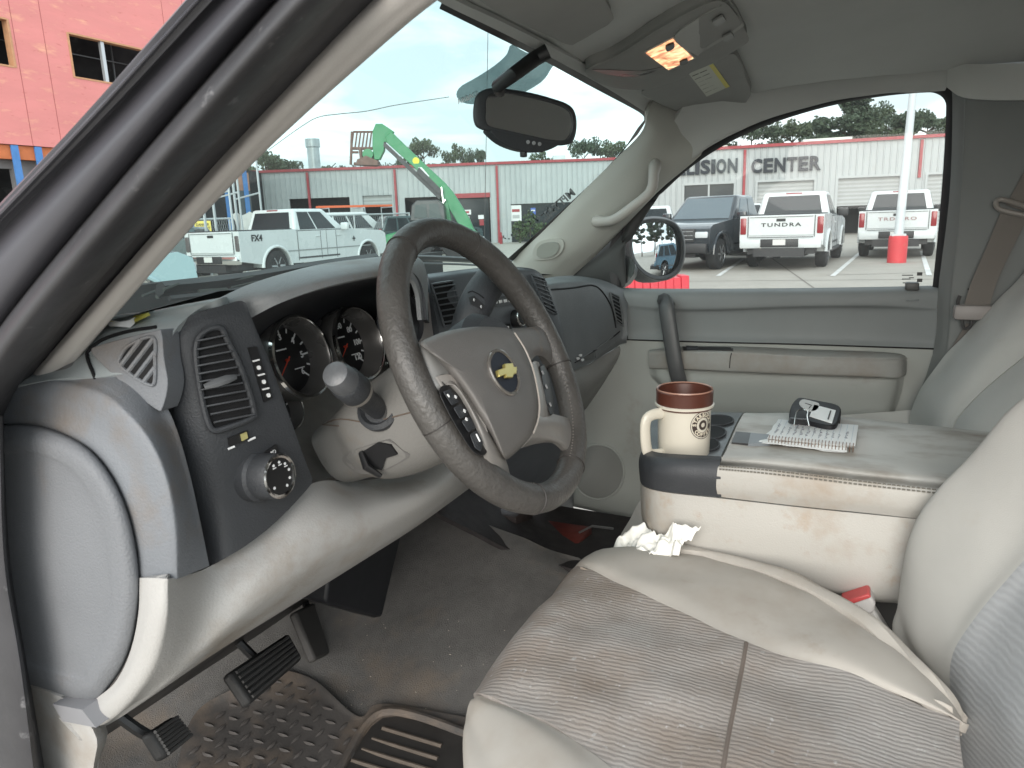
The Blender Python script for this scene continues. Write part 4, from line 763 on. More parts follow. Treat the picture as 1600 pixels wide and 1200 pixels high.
# ================================================================ ceiling fittings
def onroof(name,outl,m,par,hs=((1,0),(1,.010),(.96,.014),(.5,.015)),n=44,flat=False):
    pl_=smooth2(outl,n) if not flat else outl
    return sheet(name,[[SH.hit(x,y,h) for x,y in (ring(pl_,s) if s!=1 else pl_)] for s,h in hs],m,par,nu=12,nv=len(pl_),closed=True,cap=True,thick=0,sharp=1.0)
vz=root('sun_visor',SH.hit(1090,130),'folded up grey sun visor over the passenger side, with a pale warning label','sun visor')
M_VIS=mat('visor_cloth',(.33,.33,.315),.9,(1200,.4),(6,.05))
vo_=[(1002,128),(1040,112),(1100,84),(1140,68),(1152,78),(1164,104),(1174,130),(1170,144),(1158,160),(1130,166),(1096,174),(1076,174),(1050,158),(1020,142)]
v=onroof('visor_panel',vo_,M_VIS,vz,((1,.002),(1.0,.016),(.97,.022),(.5,.023)),60)
SV=Surf(v)
b=MB(); decal(b,SV,[(1076,114),(1114,98),(1140,134),(1104,150)],.0015,.001); lb=b.build('warning_label',mat('label_cream',(.56,.57,.50),.7),v)
b=MB()
for k in range(6):
    t=(k+.6)/6.4; a0=(1078+26*t,115+33*t); a1=(1104+26*t,104+33*t); 
    for s0,s1 in((.05,.42),(.5,.92)): 
        pa=(a0[0]+(a1[0]-a0[0])*s0,a0[1]+(a1[1]-a0[1])*s0); pb=(a0[0]+(a1[0]-a0[0])*s1,a0[1]+(a1[1]-a0[1])*s1); b.tube([SV.hit(*pa,.002),SV.hit(*pb,.002)],.0007,4)
b.build('label_print',mat('print_grey',(.22,.22,.2),.7),lb)
b=MB(); decal(b,SV,[(1108,101),(1114,98),(1140,134),(1134,136.5)],.002,.001); b.build('label_stripe',mat('label_yellow',(.70,.62,.16),.7),lb)
vz2=root('sun_visor',SH.hit(840,20),'folded up grey sun visor on the driver side, partly out of view at the top','sun visor')
v2=onroof('visor_panel',[(700,-60),(730,-30),(780,2),(840,32),(884,52),(900,48),(930,30),(948,18),(950,0),(900,-60),(800,-100)],M_VIS,vz2,((1,.002),(1.0,.012),(.985,.017),(.5,.018)),60)
b=MB(); decal(b,Surf(v2),[(948,-8),(975,-14),(990,2),(962,10)],.001,.001); b.build('warning_label',mat('label_cream',(.56,.57,.50),.7),v2)
oc=root('overhead_console',SH.hit(1050,80),'moulded ceiling console with a lit amber map lamp and grey storage lid','ceiling console')
ocl=[(915,98),(935,112),(965,122),(1005,124),(1040,116),(1080,100),(1120,78),(1150,58),(1166,46),(1160,28),(1146,2),(1120,-20),(1070,0),(1020,30),(960,70),(920,88)]
o_=onroof('console_shell',ocl,mat('console_moulding',(.27,.27,.255),.7,(700,.2)),oc,((1,0),(1.0,.014),(.975,.022),(.5,.026)),60); SO=Surf(o_)
b=MB(); decal(b,SO,[(1006,80),(1052,56),(1087,90),(1044,110)],.0015,.003); b.build('lamp_frame',mat('lamp_frame_grey',(.35,.35,.33),.4),oc,bev=.001)
M_AMB=bpy.data.materials.new('lit_lamp_lens'); M_AMB.use_nodes=True
t=M_AMB.node_tree; bb=t.nodes['Principled BSDF']; bb.inputs['Roughness'].default_value=.2; bb.inputs['Base Color'].default_value=(.6,.45,.3,1)
tcn=t.nodes.new('ShaderNodeTexCoord'); nn=t.nodes.new('ShaderNodeTexNoise'); nn.inputs['Scale'].default_value=38; nn.inputs['Distortion'].default_value=1.2; cr_=t.nodes.new('ShaderNodeValToRGB')
cr_.color_ramp.elements[0].position=.36; cr_.color_ramp.elements[0].color=(.42,.12,.05,1); cr_.color_ramp.elements[1].position=.68; cr_.color_ramp.elements[1].color=(1,.80,.42,1)
e_=cr_.color_ramp.elements.new(.52); e_.color=(.85,.42,.20,1)
t.links.new(tcn.outputs['Object'],nn.inputs['Vector']); t.links.new(nn.outputs[0],cr_.inputs[0]); t.links.new(cr_.outputs[0],bb.inputs['Emission Color']); bb.inputs['Emission Strength'].default_value=.5
b=MB(); decal(b,SO,[(1009,81),(1051,59),(1083,89),(1044,107)],.003,.003); ln=b.build('map_lamp',M_AMB,oc)
b=MB(); decal(b,SO,smooth2([(1040,68),(1052,63),(1052,70),(1042,75)],12),.006,.004); decal(b,SO,smooth2([(1062,92),(1073,88),(1073,94),(1063,97)],12),.006,.004); b.build('lamp_switch',M_BK,ln)
b=MB(); decal(b,SO,smooth2([(1054,54),(1128,6),(1140,4),(1158,34),(1154,44),(1096,80),(1088,84)],30),.0025,.004); ld=b.build('storage_lid',mat('lid_pale',(.36,.36,.34),.55,(700,.2)),oc,bev=.001)
for q_ in([(1112,30),(1128,20),(1134,28),(1118,38)],[(1128,54),(1142,47),(1146,53),(1132,62)]): b=MB(); decal(b,SO,q_,.005,.003); b.build('lid_button',mat('lid_button_grey',(.22,.22,.21),.5),ld)
b=MB(); decal(b,SO,smooth2([(925,108),(1000,110),(1036,104),(1000,118),(965,118)],24),.001,.002); b.build('lens_cover',mat('smoked_lens',(.14,.14,.135),.3),oc)

# ================================================================ seats
M_INS=mat('seat_insert_cloth',(.37,.345,.325),.85,(900,.4),(5,.12),[((.235,.19,.155),2.4,.44,.62),((.27,.22,.185),7,.52,.68),((.44,.42,.405),110,.62,.70)],wave=(50,'X',.13,3.0))
M_INS2=mat('seat_back_insert',(.34,.345,.35),.85,(900,.4),(5,.1),None,wave=(38,'Z',.14,3.0))
st=root('driver_seat',(-.38,.1,.6),'stained beige cloth driver seat with ribbed insert, its cushion filling the foreground','car seat')
RC_=[(741,1096,.86),(744,1083,.955),(800,1104,.972),(860,1132,.975),(930,1180,.975),(1010,1250,.97)]
RD1=[(790,1022,.87),(803,1003,.968),(862,1035,.982),(950,1078,.983),(1060,1140,.98),(1190,1250,.975)]
RD2=[(850,952,.88),(862,937,.975),(935,975,.985),(1050,1030,.985),(1230,1110,.982),(1480,1290,.975)]
RE_=[(893,903,.90),(908,887,.975),(975,917,.985),(1070,958,.985),(1170,1004,.985),(1330,1056,.982),(1490,1112,.98)]
RE6=[(893,903,.90),(908,887,.975),(1000,928,.985),(1170,1004,.985),(1330,1056,.982),(1500,1126,.975)]
ins=sheet('cushion_insert',[RC_,RD1,RD2,RE6],M_INS,st,'z',40,40,.02,dents=.006); SI=Surf(ins)
RB=sheet('cushion_bolster',[RE6+[(1502,1134,.93)],[(900,893,.91),(917,876,.982),(1010,905,.992),(1200,978,.993),(1350,1040,.99),(1488,1116,.98),(1501,1133,.93)],[(912,884,.91),(930,866,.982),(1030,872,.995),(1210,925,.997),(1350,995,.994),(1484,1104,.975),(1498,1128,.90)],[(925,880,.90),(950,859,.974),(1060,861,.985),(1210,897,.986),(1345,966,.985),(1466,1076,.972),(1497,1126,.93)],[(940,885,.88),(975,862,.96),(1070,868,.975),(1210,907,.98),(1345,975,.98),(1462,1080,.96),(1496,1128,.92)],[(960,900,.80),(1000,900,.85),(1090,905,.85),(1210,950,.85),(1340,1020,.85),(1440,1100,.85),(1490,1140,.85)]],M_SB,st,'z',44,40,.01,dents=.005)
sheet('cushion_bolster',[[(742,1150,.84),(736,1180,.84),(740,1250,.84),(752,1320,.84),(770,1400,.84)],[(729,1128,.925),(723,1155,.935),(727,1225,.94),(741,1295,.94),(764,1380,.94)],[(730,1110,.945),(738,1128,.956),(766,1175,.965),(806,1232,.968),(856,1300,.968)],[(735,1095,.952),(752,1100,.966),(812,1130,.977),(880,1188,.98),(940,1265,.98)],[(741,1091,.948),(754,1088,.962),(830,1118,.972),(930,1180,.975),(1010,1250,.97)]],M_SB,st,'z',30,30,.01)
b=MB(); b.tube([SI.hit(x,y,-.001) for x,y in smooth2([(1166,1004),(1160,1040),(1148,1100),(1138,1150),(1128,1210)],20,False)],.0028,6); b.build('cushion_seam',mat('seam_shade',(.16,.13,.11),.9),st)
b=MB(); b.tube([V(x,y,.982,'z') for x,y in smooth2([(908,887),(1000,928),(1170,1004),(1300,1047)],30,False)],.0018,6); b.build('piping',mat('piping_taupe',(.26,.22,.18),.9),st)
SBo=Surf(RB); b=MB(); b.tube(crv([V(*p,'z') for p in ((950,859,.974),(1060,861,.985),(1210,897,.986),(1345,966,.985),(1466,1076,.972))],40),.0022,6); b.build('bolster_piping',M_SB2,st)
bk_=sheet('backrest_bolster',[[(1760,560,-.12),(1600,640,-.12),(1540,708,-.12),(1482,772,-.125),(1436,840,-.13),(1422,900,-.13),(1412,950,-.14),(1402,990,-.15),(1440,1060,-.165),(1470,1110,-.18)],
 [(1760,540,-.14),(1600,626,-.14),(1524,706,-.14),(1466,766,-.142),(1422,838,-.145),(1410,905,-.145),(1403,950,-.155),(1396,990,-.165),(1428,1050,-.18),(1472,1115,-.20)],
 [(1800,600,-.19),(1640,690,-.19),(1560,770,-.19),(1500,835,-.19),(1450,900,-.19),(1428,960,-.19),(1424,1000,-.195),(1440,1040,-.20),(1462,1080,-.21),(1484,1130,-.22)],
 [(1840,640,-.22),(1680,740,-.22),(1590,835,-.22),(1535,905,-.225),(1490,965,-.23),(1468,1010,-.23),(1460,1040,-.23),(1468,1070,-.235),(1480,1105,-.24),(1492,1160,-.245)],
 [(1860,720,-.235),(1700,790,-.235),(1615,858,-.24),(1565,915,-.245),(1520,970,-.25),(1494,1010,-.25),(1484,1045,-.25),(1484,1080,-.255),(1488,1120,-.26),(1496,1230,-.26)]],M_SB2,st,'x',36,50,.01,dents=.004)
sheet('backrest_insert',[[(1860,720,-.235),(1700,790,-.235),(1615,858,-.24),(1565,915,-.245),(1520,970,-.25),(1494,1010,-.25),(1484,1045,-.25),(1484,1080,-.255),(1488,1120,-.26),(1496,1230,-.26)],
 [(1880,760,-.27),(1740,850,-.27),(1640,910,-.275),(1590,960,-.28),(1550,1010,-.285),(1526,1050,-.29),(1518,1080,-.29),(1516,1110,-.295),(1518,1150,-.30),(1520,1260,-.30)],
 [(1900,900,-.36),(1800,950,-.37),(1720,1000,-.38),(1680,1050,-.38),(1640,1100,-.38),(1620,1140,-.38),(1610,1170,-.38),(1605,1200,-.38),(1600,1240,-.38),(1600,1330,-.38)]],M_INS2,st,'x',24,44,.01,dents=.004)
# buckle
bu=root('seat_belt_buckle',V(1345,940,.0),'grey seat belt buckle with red release button, standing between the driver seat and console','seat belt buckle')
b=MB(); q=[(1318,962,-.125),(1364,950,-.125),(1395,1000,-.13),(1420,1048,-.135),(1400,1040,-.135),(1350,1000,-.13)]
P=[V(x,y,v,'x') for x,y,v in q]; b.prism(P,(.025,0,0)); b.build('stalk',mat('buckle_sleeve',(.42,.41,.39),.5,None,(8,.1)),bu,bev=.004)
b=MB(); P=[V(x,y,-.13,'x') for x,y in((1311,944),(1314,968),(1328,972),(1366,958),(1368,944),(1358,927))]; b.prism(P,(.03,0,0)); b.build('buckle_head',mat('buckle_body',(.55,.53,.51),.4,None,(20,.15)),bu,bev=.004)
b=MB(); P=[V(x,y,-.1335,'x') for x,y in((1314,942),(1316,950),(1362,934),(1357,928))]; b.prism(P,(.03,0,0)); b.build('release_button',mat('buckle_red',(.50,.07,.07),.4),bu,bev=.002)

ps=root('passenger_seat',(.5,-.1,.7),'pale cloth passenger seatback leaning against the far side, seen past the console','car seat')
M_PS=mat('passenger_seat_cloth',(.43,.44,.42),.9,(1400,.4),(5,.06),((.30,.25,.2),6,.64,.85))
sheet('backrest_bolster',[[(1740,250,.66),(1604,424,.68),(1560,468,.69),(1510,520,.70),(1468,566,.71),(1438,606,.71),(1424,640,.71),(1420,680,.71)],[(1730,260,.64),(1606,430,.66),(1562,476,.665),(1516,526,.67),(1476,572,.68),(1444,612,.68),(1432,642,.68),(1430,680,.68)],
 [(1760,340,.56),(1640,450,.56),(1590,500,.56),(1545,545,.56),(1510,585,.56),(1480,620,.56),(1468,650,.56),(1460,690,.56)],[(1780,400,.52),(1660,500,.52),(1600,556,.52),(1566,584,.52),(1534,612,.52),(1508,638,.52),(1490,662,.52),(1480,695,.52)]],M_PS,ps,'x',20,36,.01,dents=.004)
sheet('backrest_insert',[[(1780,400,.525),(1660,500,.525),(1600,556,.525),(1566,584,.525),(1534,612,.525),(1508,638,.525),(1490,662,.525),(1480,695,.525)],[(1800,420,.45),(1680,530,.45),(1612,592,.45),(1580,618,.45),(1552,642,.45),(1530,662,.45),(1518,680,.45),(1510,700,.45)],[(1830,460,.36),(1720,600,.36),(1660,650,.36),(1620,680,.36),(1600,700,.36),(1580,715,.36),(1570,725,.36),(1560,740,.36)]],M_PS,ps,'x',18,30,.01,dents=.004)
sheet('cushion',[[(1435,640,.74),(1300,650,.70),(1200,660,.66)],[(1480,720,.72),(1300,740,.66),(1180,760,.6)]],M_PS,ps,'x',6,8,.05)
# seat belt of the passenger, in front of the rear trim
bl=root('seat_belt',(.72,-.25,1.4),'brown-grey passenger seat belt running down the rear pillar from its shoulder guide','seat belt')
def strap(name,Lc,Rc,parent,m=M_BELT,n=24): return sheet(name,[[V(x,y,v,'x') for x,y,v in Lc],[V(x,y,v,'x') for x,y,v in Rc]],m,parent,nu=4,nv=n,thick=.002)
strap('webbing',[(1640,180,.70),(1600,268,.70),(1572,320,.70)],[(1680,200,.70),(1640,280,.70),(1616,336,.70)],bl)
strap('webbing',[(1566,326,.70),(1540,390,.70),(1518,440,.70),(1506,478,.70)],[(1606,340,.70),(1580,392,.70),(1558,440,.70),(1544,486,.70)],bl)
strap('webbing',[(1510,505,.71),(1480,555,.72),(1452,605,.73),(1400,690,.73)],[(1532,510,.71),(1506,552,.72),(1480,590,.73),(1430,700,.73)],bl)
b=MB(); b.tube([V(x,y,.695,'x') for x,y in smooth2([(1560,312),(1556,320),(1564,328),(1590,334),(1620,340),(1624,332),(1600,322),(1575,314)],20)],.0055,8,closed=True); gd=b.build('shoulder_guide',mat('guide_grey',(.24,.22,.20),.4),bl)
b=MB(); b.rbox(V(1520,488,.70,'x'),(.03,.075,.034),.008); b.build('latch_plate',mat('latch_cover',(.27,.25,.24),.45),bl)
b=MB(); b.tube([V(x,y,.698,'x') for x,y in((1500,462),(1497,470),(1497,480))],.004,6); b.tube([V(x,y,.70,'x') for x,y in smooth2([(1506,492),(1516,494),(1517,508),(1508,514),(1504,506)],12)],.0035,6,closed=True); b.build('latch_slot',mat('latch_hole',(.05,.05,.05),.4),bl)

# ================================================================ centre console (folded middle seat)
cn=root('centre_console',(.1,.05,.9),'fold-down centre console with dark cupholder tray and stained grey padded lid','console')
lid=sheet('lid',[[(1122,776,-.105,'x'),(1180,783,-.105,'x'),(1260,792,-.105,'x'),(1350,801,-.105,'x'),(1440,811,-.105,'x'),(1560,822,-.105,'x')],[(1119,760,-.112,'x'),(1180,766,-.112,'x'),(1260,775,-.112,'x'),(1350,784,-.112,'x'),(1440,794,-.112,'x'),(1560,805,-.112,'x')],
 [(1121,734,-.112,'x'),(1180,738,-.112,'x'),(1260,748,-.112,'x'),(1350,758,-.112,'x'),(1440,768,-.112,'x'),(1560,780,-.112,'x')],[(1123,727,-.104,'x'),(1182,731,-.104,'x'),(1262,740,-.104,'x'),(1352,751,-.104,'x'),(1442,761,-.104,'x'),(1562,772,-.104,'x')]],M_CON,cn,nu=16,nv=30,thick=.01)
zz=1.118
lt_=sheet('lid_top',[[(1123,729,1.1,'z'),(1182,733,1.1,'z'),(1262,742,1.1,'z'),(1352,753,1.1,'z'),(1442,763,1.1,'z'),(1562,774,1.1,'z')],[(1128,716,zz,'z'),(1190,718,zz,'z'),(1280,727,zz,'z'),(1370,737,zz,'z'),(1460,745,zz,'z'),(1570,755,zz,'z')],
 [(1138,696,zz,'z'),(1204,697,zz,'z'),(1300,705,zz,'z'),(1390,712,zz,'z'),(1480,720,zz,'z'),(1580,730,zz,'z')],[(1150,668,zz,'z'),(1220,670,zz,'z'),(1320,676,zz,'z'),(1410,682,zz,'z'),(1490,690,zz,'z'),(1590,700,zz,'z')],[(1160,650,zz,'z'),(1240,652,zz,'z'),(1340,659,zz,'z'),(1430,667,zz,'z'),(1500,675,zz,'z'),(1600,684,zz,'z')],[(1166,645,1.11,'z'),(1250,647,1.11,'z'),(1350,655,1.11,'z'),(1440,663,1.11,'z'),(1510,671,1.11,'z'),(1610,680,1.11,'z')]],M_VEL,cn,nu=30,nv=40,thick=.01,dents=.003); SLd=Surf(lt_)
b=MB()
for dy in(0,5):
    P=[V(x,y+dy,-.1145 if dy else -.1085,'x') for x,y in smooth2([(1124,728),(1182,733),(1262,742),(1352,753),(1442,763),(1540,773)],60,False)]
    for k in range(0,59): b.tube([P[k],P[k].lerp(P[k+1],.7)],.0012,4)
b.build('lid_stitching',mat('stitch_olive',(.13,.12,.10),.8),lid)
b=MB(); b.prism([V(x,y,zz+.003,'z') for x,y in((1150,674),(1173,676),(1169,693),(1143,691))],(0,0,-.004)); b.build('lid_slot',M_BK,cn)
b=MB(); b.prism([V(x,y,zz+.004,'z') for x,y in((1173,676),(1207,679),(1203,692),(1169,693))],(0,0,-.005)); b.build('lid_latch',mat('latch_grey_blue',(.18,.20,.215),.4),cn)
body=sheet('console_body',[[(1013,700,.30,'x'),(1003,735,.12,'x'),(1001,752,.0,'x'),(1010,762,-.075,'x'),(1045,770,-.100,'x'),(1127,779,-.103,'x'),(1260,794,-.103,'x'),(1380,806,-.103,'x'),(1450,813,-.103,'x'),(1560,824,-.103,'x')],
 [(1015,715,.30,'x'),(1003,770,.12,'x'),(1002,792,.0,'x'),(1012,804,-.078,'x'),(1045,812,-.106,'x'),(1127,826,-.108,'x'),(1260,845,-.108,'x'),(1370,862,-.108,'x'),(1440,868,-.108,'x'),(1550,880,-.108,'x')],
 [(1018,735,.30,'x'),(1005,795,.12,'x'),(1006,822,.0,'x'),(1018,836,-.076,'x'),(1050,850,-.102,'x'),(1130,872,-.105,'x'),(1250,898,-.105,'x'),(1360,920,-.105,'x'),(1420,925,-.105,'x'),(1540,935,-.105,'x')],
 [(1024,750,.30,'x'),(1014,815,.12,'x'),(1018,845,.0,'x'),(1030,858,-.06,'x'),(1060,868,-.085,'x'),(1134,889,-.09,'x'),(1248,915,-.09,'x'),(1350,937,-.09,'x'),(1410,943,-.09,'x'),(1530,955,-.09,'x')],
 [(1030,760,.30,'x'),(1030,820,.12,'x'),(1034,848,.0,'x'),(1045,862,-.03,'x'),(1075,872,-.05,'x'),(1140,890,-.05,'x'),(1250,915,-.05,'x'),(1350,935,-.05,'x'),(1410,940,-.05,'x'),(1530,950,-.05,'x')]],M_CON,cn,nu=34,nv=60,thick=.006)
tray=sheet('cupholder_tray',[[(1015,690,.30,'x'),(1004,738,.12,'x'),(1000,750,.0,'x'),(1010,761,-.078,'x'),(1045,769,-.103,'x'),(1127,777,-.106,'x')],[(1013,675,.30,'x'),(1003,718,.12,'x'),(998,724,.0,'x'),(1009,732,-.084,'x'),(1044,739,-.112,'x'),(1126,745,-.113,'x')],
 [(1013,662,.30,'x'),(1004,703,.12,'x'),(1002,708,.0,'x'),(1014,714,-.07,'x'),(1046,718,-.10,'x'),(1125,722,-.102,'x')],[(1016,656,.29,'x'),(1010,692,.12,'x'),(1012,700,.02,'x'),(1024,706,-.05,'x'),(1050,709,-.075,'x'),(1127,713,-.08,'x')]],M_CH,cn,nu=20,nv=36,thick=.006,sharp=1.3)
tt=sheet('tray_top',[[(1010,700,1.105,'z'),(1024,707,1.105,'z'),(1050,710,1.105,'z'),(1126,714,1.105,'z')],[(1014,680,1.106,'z'),(1030,682,1.106,'z'),(1060,684,1.106,'z'),(1137,690,1.106,'z')],[(1016,655,1.106,'z'),(1040,650,1.106,'z'),(1080,648,1.106,'z'),(1152,658,1.106,'z')],[(1022,645,1.10,'z'),(1050,643,1.10,'z'),(1090,643,1.10,'z'),(1161,645,1.10,'z')]],mat('tray_top_plastic',(.14,.155,.165),.38,(700,.15),(7,.1)),cn,nu=14,nv=14,thick=.006); ST=Surf(tt)
for hx,hy,rx,ry in((1122,659,24,8),(1112,678,22,10),(1104,697,20,10)):
    b=MB(); el=[(hx+rx*math.cos(q),hy+ry*math.sin(q)) for q in[2*math.pi*k/30 for k in range(30)]]; b.tube([ST.hit(x,y,.003) for x,y in el],.0018,6,closed=True); cr2=b.build('cup_holder',M_CH,cn)
    b=MB(); decal(b,ST,el,.003,.002); b.build('cup_well',M_VOID,cr2)  # flat disc, the shade of the well put into its colour
sheet('cushion_front',[[(1012,770,.10),(998,785,.10),(984,812,.12),(968,840,.14),(962,870,.15)],[(1040,800,.02),(1030,820,.02),(1010,840,.02),(998,862,.02),(995,885,.02)]],M_SB2,cn,'x',10,14,.02)
b=MB(); b.add([V(x,y,v,'x') for x,y,v in((1000,850,-.02),(1450,930,-.02),(1500,1120,-.05),(1000,930,-.05))],[(0,1,2,3)]); b.build('seat_frame_shadow_side',mat('frame_dark',(.06,.058,.055),.8,None,(7,.3)),cn)  # seat base panel, the shade of the gap put into its dark colour

# ================================================================ mug
mc=V(1068,712,1.106,'z')+Vector((.03,.0,.0)); mc=V(1068,704,1.106,'z')
mug=root('travel_mug',mc,'cream plastic mug with brown rim and round brown logo, standing in the cupholder','mug')
M_MUG=mat('mug_cream',(.64,.60,.51),.35,(60,.1),(8,.05),((.5,.42,.3),9,.6,.85)); M_BRN=mat('mug_brown',(.085,.028,.018),.35)
mr_=.0445; MH=.108
b=MB(); b.lathe([(mr_*.93,-.012),(mr_*.95,0),(mr_*.97,.03),(mr_*.98,MH*.70),(mr_*.985,MH*.72)],mc,n=48); mgb=b.build('mug_body',M_MUG,mug)
b=MB(); b.lathe([(mr_*.99,MH*.73),(mr_*1.08,MH*.745),(mr_*1.09,MH*.78),(mr_*1.03,MH*.79)],mc,n=48,cap0=False,cap1=False); b.build('mug_collar',M_MUG,mug)
b=MB(); b.lathe([(mr_*.98,MH*.71),(mr_*1.04,MH*.72),(mr_*1.05,MH*.95),(mr_*1.06,MH*.985),(mr_*1.03,MH*1.0),(mr_*.97,MH*.99),(mr_*.95,MH*.93),(mr_*.90,MH*.80),(mr_*.3,MH*.79)],mc,n=48); b.build('mug_lid',M_BRN,mug)
b=MB(); b.lathe([(mr_*1.035,MH*1.0),(mr_*1.02,MH*1.02),(mr_*.98,MH*1.005)],mc,n=48,cap0=False,cap1=False); b.build('rim_edge',mat('rim_tan',(.35,.2,.15),.3),mug)
hd_=(-RT*.93-Vector((fw.x,fw.y,0)).normalized()*.38); hd_.z=0; hd_.normalize()
hp=crv([mc+hd_*(mr_*.9)+Vector((0,0,MH*.66)),mc+hd_*(mr_+.018)+Vector((0,0,MH*.66)),mc+hd_*(mr_+.031)+Vector((0,0,MH*.56)),mc+hd_*(mr_+.030)+Vector((0,0,MH*.2)),mc+hd_*(mr_+.022)+Vector((0,0,MH*.04)),mc+hd_*(mr_*.9)+Vector((0,0,MH*.01))],22)
b=MB(); b.tube(hp,.0095,12,flat=.65,up=hd_.cross(Vector((0,0,1)))); b.build('mug_handle',M_MUG,mug,sharp=3)
SM=Surf(mgb)
lg=[(1100,668)]
def onmug(ang,z,r): 
    d=Vector((math.cos(ang),math.sin(ang),0)); return mc+d*r+Vector((0,0,z))
h0=SM.hit(1098,664); ang0=math.atan2(h0.y-mc.y,h0.x-mc.x); z0=h0.z-mc.z
b=MB()
def ringm(r1,r2,n=40,off=.0006):
    vs=[];fs=[]
    for k in range(n):
        q=2*math.pi*k/n
        for r in(r1,r2): vs.append(onmug(ang0+r*math.cos(q)/mr_,z0+r*math.sin(q),mr_*.979+off))
    for k in range(n): j=(k+1)%n; fs.append((2*k,2*k+1,2*j+1,2*j))
    b.add(vs,fs)
ringm(.0235,.0225); ringm(.0205,.0125); ringm(.004,.0085,12)
lg_=b.build('round_logo',mat('logo_brown',(.05,.035,.03),.5),mug)
b=MB(); 
for j,(s,a0,flip) in enumerate((('STARBUCKS',90,1),('COFFEE',270,-1))):
    for i,chh in enumerate(s):
        vs,fs=text_mesh(chh,.0085,.0,.0004); da=(-1 if flip==1 else 1)*(i-(len(s)-1)/2)*R_(21); q=R_(a0)+da
        for v in vs:
            rr=.0165; c_,s_=math.cos(q-math.pi/2*flip),math.sin(q-math.pi/2*flip); u=rr*math.cos(q)+v.x*c_-v.y*s_*1; w_=rr*math.sin(q)+v.x*s_+v.y*c_
            v.xyz=onmug(ang0+u/mr_,z0+w_,mr_*.979+.0011)
        b.add(vs,fs)
b.build('logo_lettering',mat('mug_cream_flat',(.66,.60,.48),.5),lg_)

# ================================================================ notebook, papers, clip and tin on the lid
def onlid(x,y,h=0): return V(x,y,zz+h,'z')
pp_=root('loose_papers',onlid(1260,695),'crumpled white loose papers under the spiral notebook on the console lid','paper')
M_PAP=mat('paper_white',(.82,.84,.84),.8,(60,.2))
random.seed(5)
for k,o4 in enumerate(([(1187,692),(1215,660),(1325,672),(1318,708)],[(1192,694),(1222,664),(1332,676),(1322,706)])):
    P=[onlid(x,y,.002+.003*k) for x,y in o4]; G=[[P[0].lerp(P[1],i/5).lerp(P[3].lerp(P[2],i/5),j/9)+Vector((random.uniform(-.003,.003),random.uniform(-.003,.003),random.uniform(0,.003))) for j in range(10)] for i in range(6)]
    sheet('paper_sheet',G,M_PAP,pp_,lin=True,thick=.0005)
nb=root('spiral_notebook',onlid(1268,680),'small lined white spiral notebook with handwriting, lying open on the console lid','notebook')
C4=[onlid(1199,684,.014),onlid(1216,655,.014),onlid(1341,664,.014),onlid(1336,697,.014)]
D4=[onlid(1199,686,.007),onlid(1216,657,.007),onlid(1341,667,.007),onlid(1336,700,.007)]
b=MB(); b.add(D4+C4,[(3,2,1,0),(4,5,6,7),(0,1,5,4),(1,2,6,5),(2,3,7,6),(3,0,4,7)]); nbp=b.build('pages',M_PAP,nb)
def NB(u,v,h=.0006): # u along the spine, v away from it
    p=C4[0].lerp(C4[3],u); q=C4[1].lerp(C4[2],u); return p.lerp(q,v)+Vector((0,0,h))
b=MB()
for k in range(13): u=.05+k*.075; b.add([NB(u,.16),NB(u+.003,.16),NB(u+.003,.98),NB(u,.98)],[(0,1,2,3)])
b.build('ruled_lines',mat('rule_blue',(.35,.45,.55),.8),nbp)
random.seed(9); b=MB()
for k in range(12):
    u=.04+k*.075; v=.2+random.uniform(0,.1)
    while v<random.uniform(.45,.95):
        l=random.uniform(.02,.05); b.tube([NB(u+random.uniform(0,.03),v,.001),NB(u+random.uniform(.01,.05),v+l*.5,.001),NB(u+random.uniform(0,.03),v+l,.001)],.0004,3); v+=l+.02
b.build('handwriting',mat('pencil_grey',(.2,.2,.22),.8),nbp)
b=MB()
for k in range(26):
    u=(k+.5)/26; c=NB(u,.05,.0)-Vector((0,0,.005)); d=(C4[1]-C4[0]).normalized(); b.tube([c+(d*math.cos(a)+Vector((0,0,1))*math.sin(a))*.0075 for a in[2*math.pi*i/10 for i in range(10)]],.0006,4,closed=True)
b.build('spiral_wire',mat('wire_copper',(.25,.16,.12),.4,metal=.5),nb)
bc=root('binder_clip',onlid(1250,655),'black metal binder clip gripping the top edge of the notebook','binder clip')
b=MB(); b.prism([onlid(1234,662,.016),onlid(1267,664,.016),onlid(1266,656,.030),onlid(1236,654,.030)],(.008,.004,0)); b.build('clip_body',mat('clip_black',(.015,.015,.017),.3),bc,bev=.001)
b=MB()
P=[onlid(x,y,.03) for x,y in smooth2([(1241,664),(1243,650),(1246,642),(1254,640),(1262,643),(1261,651),(1264,665)],22,False)]; b.tube(P,.0011,6); b.build('clip_handle',M_CHR,bc)
tn=root('black_case',onlid(1270,650),'small black oval case with white paper labels, propped behind the notebook','case')
to=[(1233,650),(1236,634),(1243,624),(1252,621),(1280,626),(1305,631),(1314,638),(1312,650),(1306,663),(1290,664),(1262,658),(1240,656)]
P=[onlid(x,y,.022) for x,y in smooth2(to,40)]; b=MB(); b.prism(P,(0,0,-.022)); tb=b.build('case_body',mat('case_black',(.012,.012,.014),.6,spec=.25),tn,bev=.003)
b=MB(); b.prism([onlid(x,y,.0235) for x,y in((1272,632),(1306,641),(1300,661),(1265,650))],(0,0,-.001)); l_=b.build('paper_label',M_PAP,tb)
b=MB(); b.prism([onlid(x,y,.0235) for x,y in smooth2([(1249,632),(1254,624),(1270,627),(1280,631),(1276,640),(1264,642)],20)],(0,0,-.001)); b.build('paper_label',mat('label_grey_white',(.55,.55,.54),.7),tb)
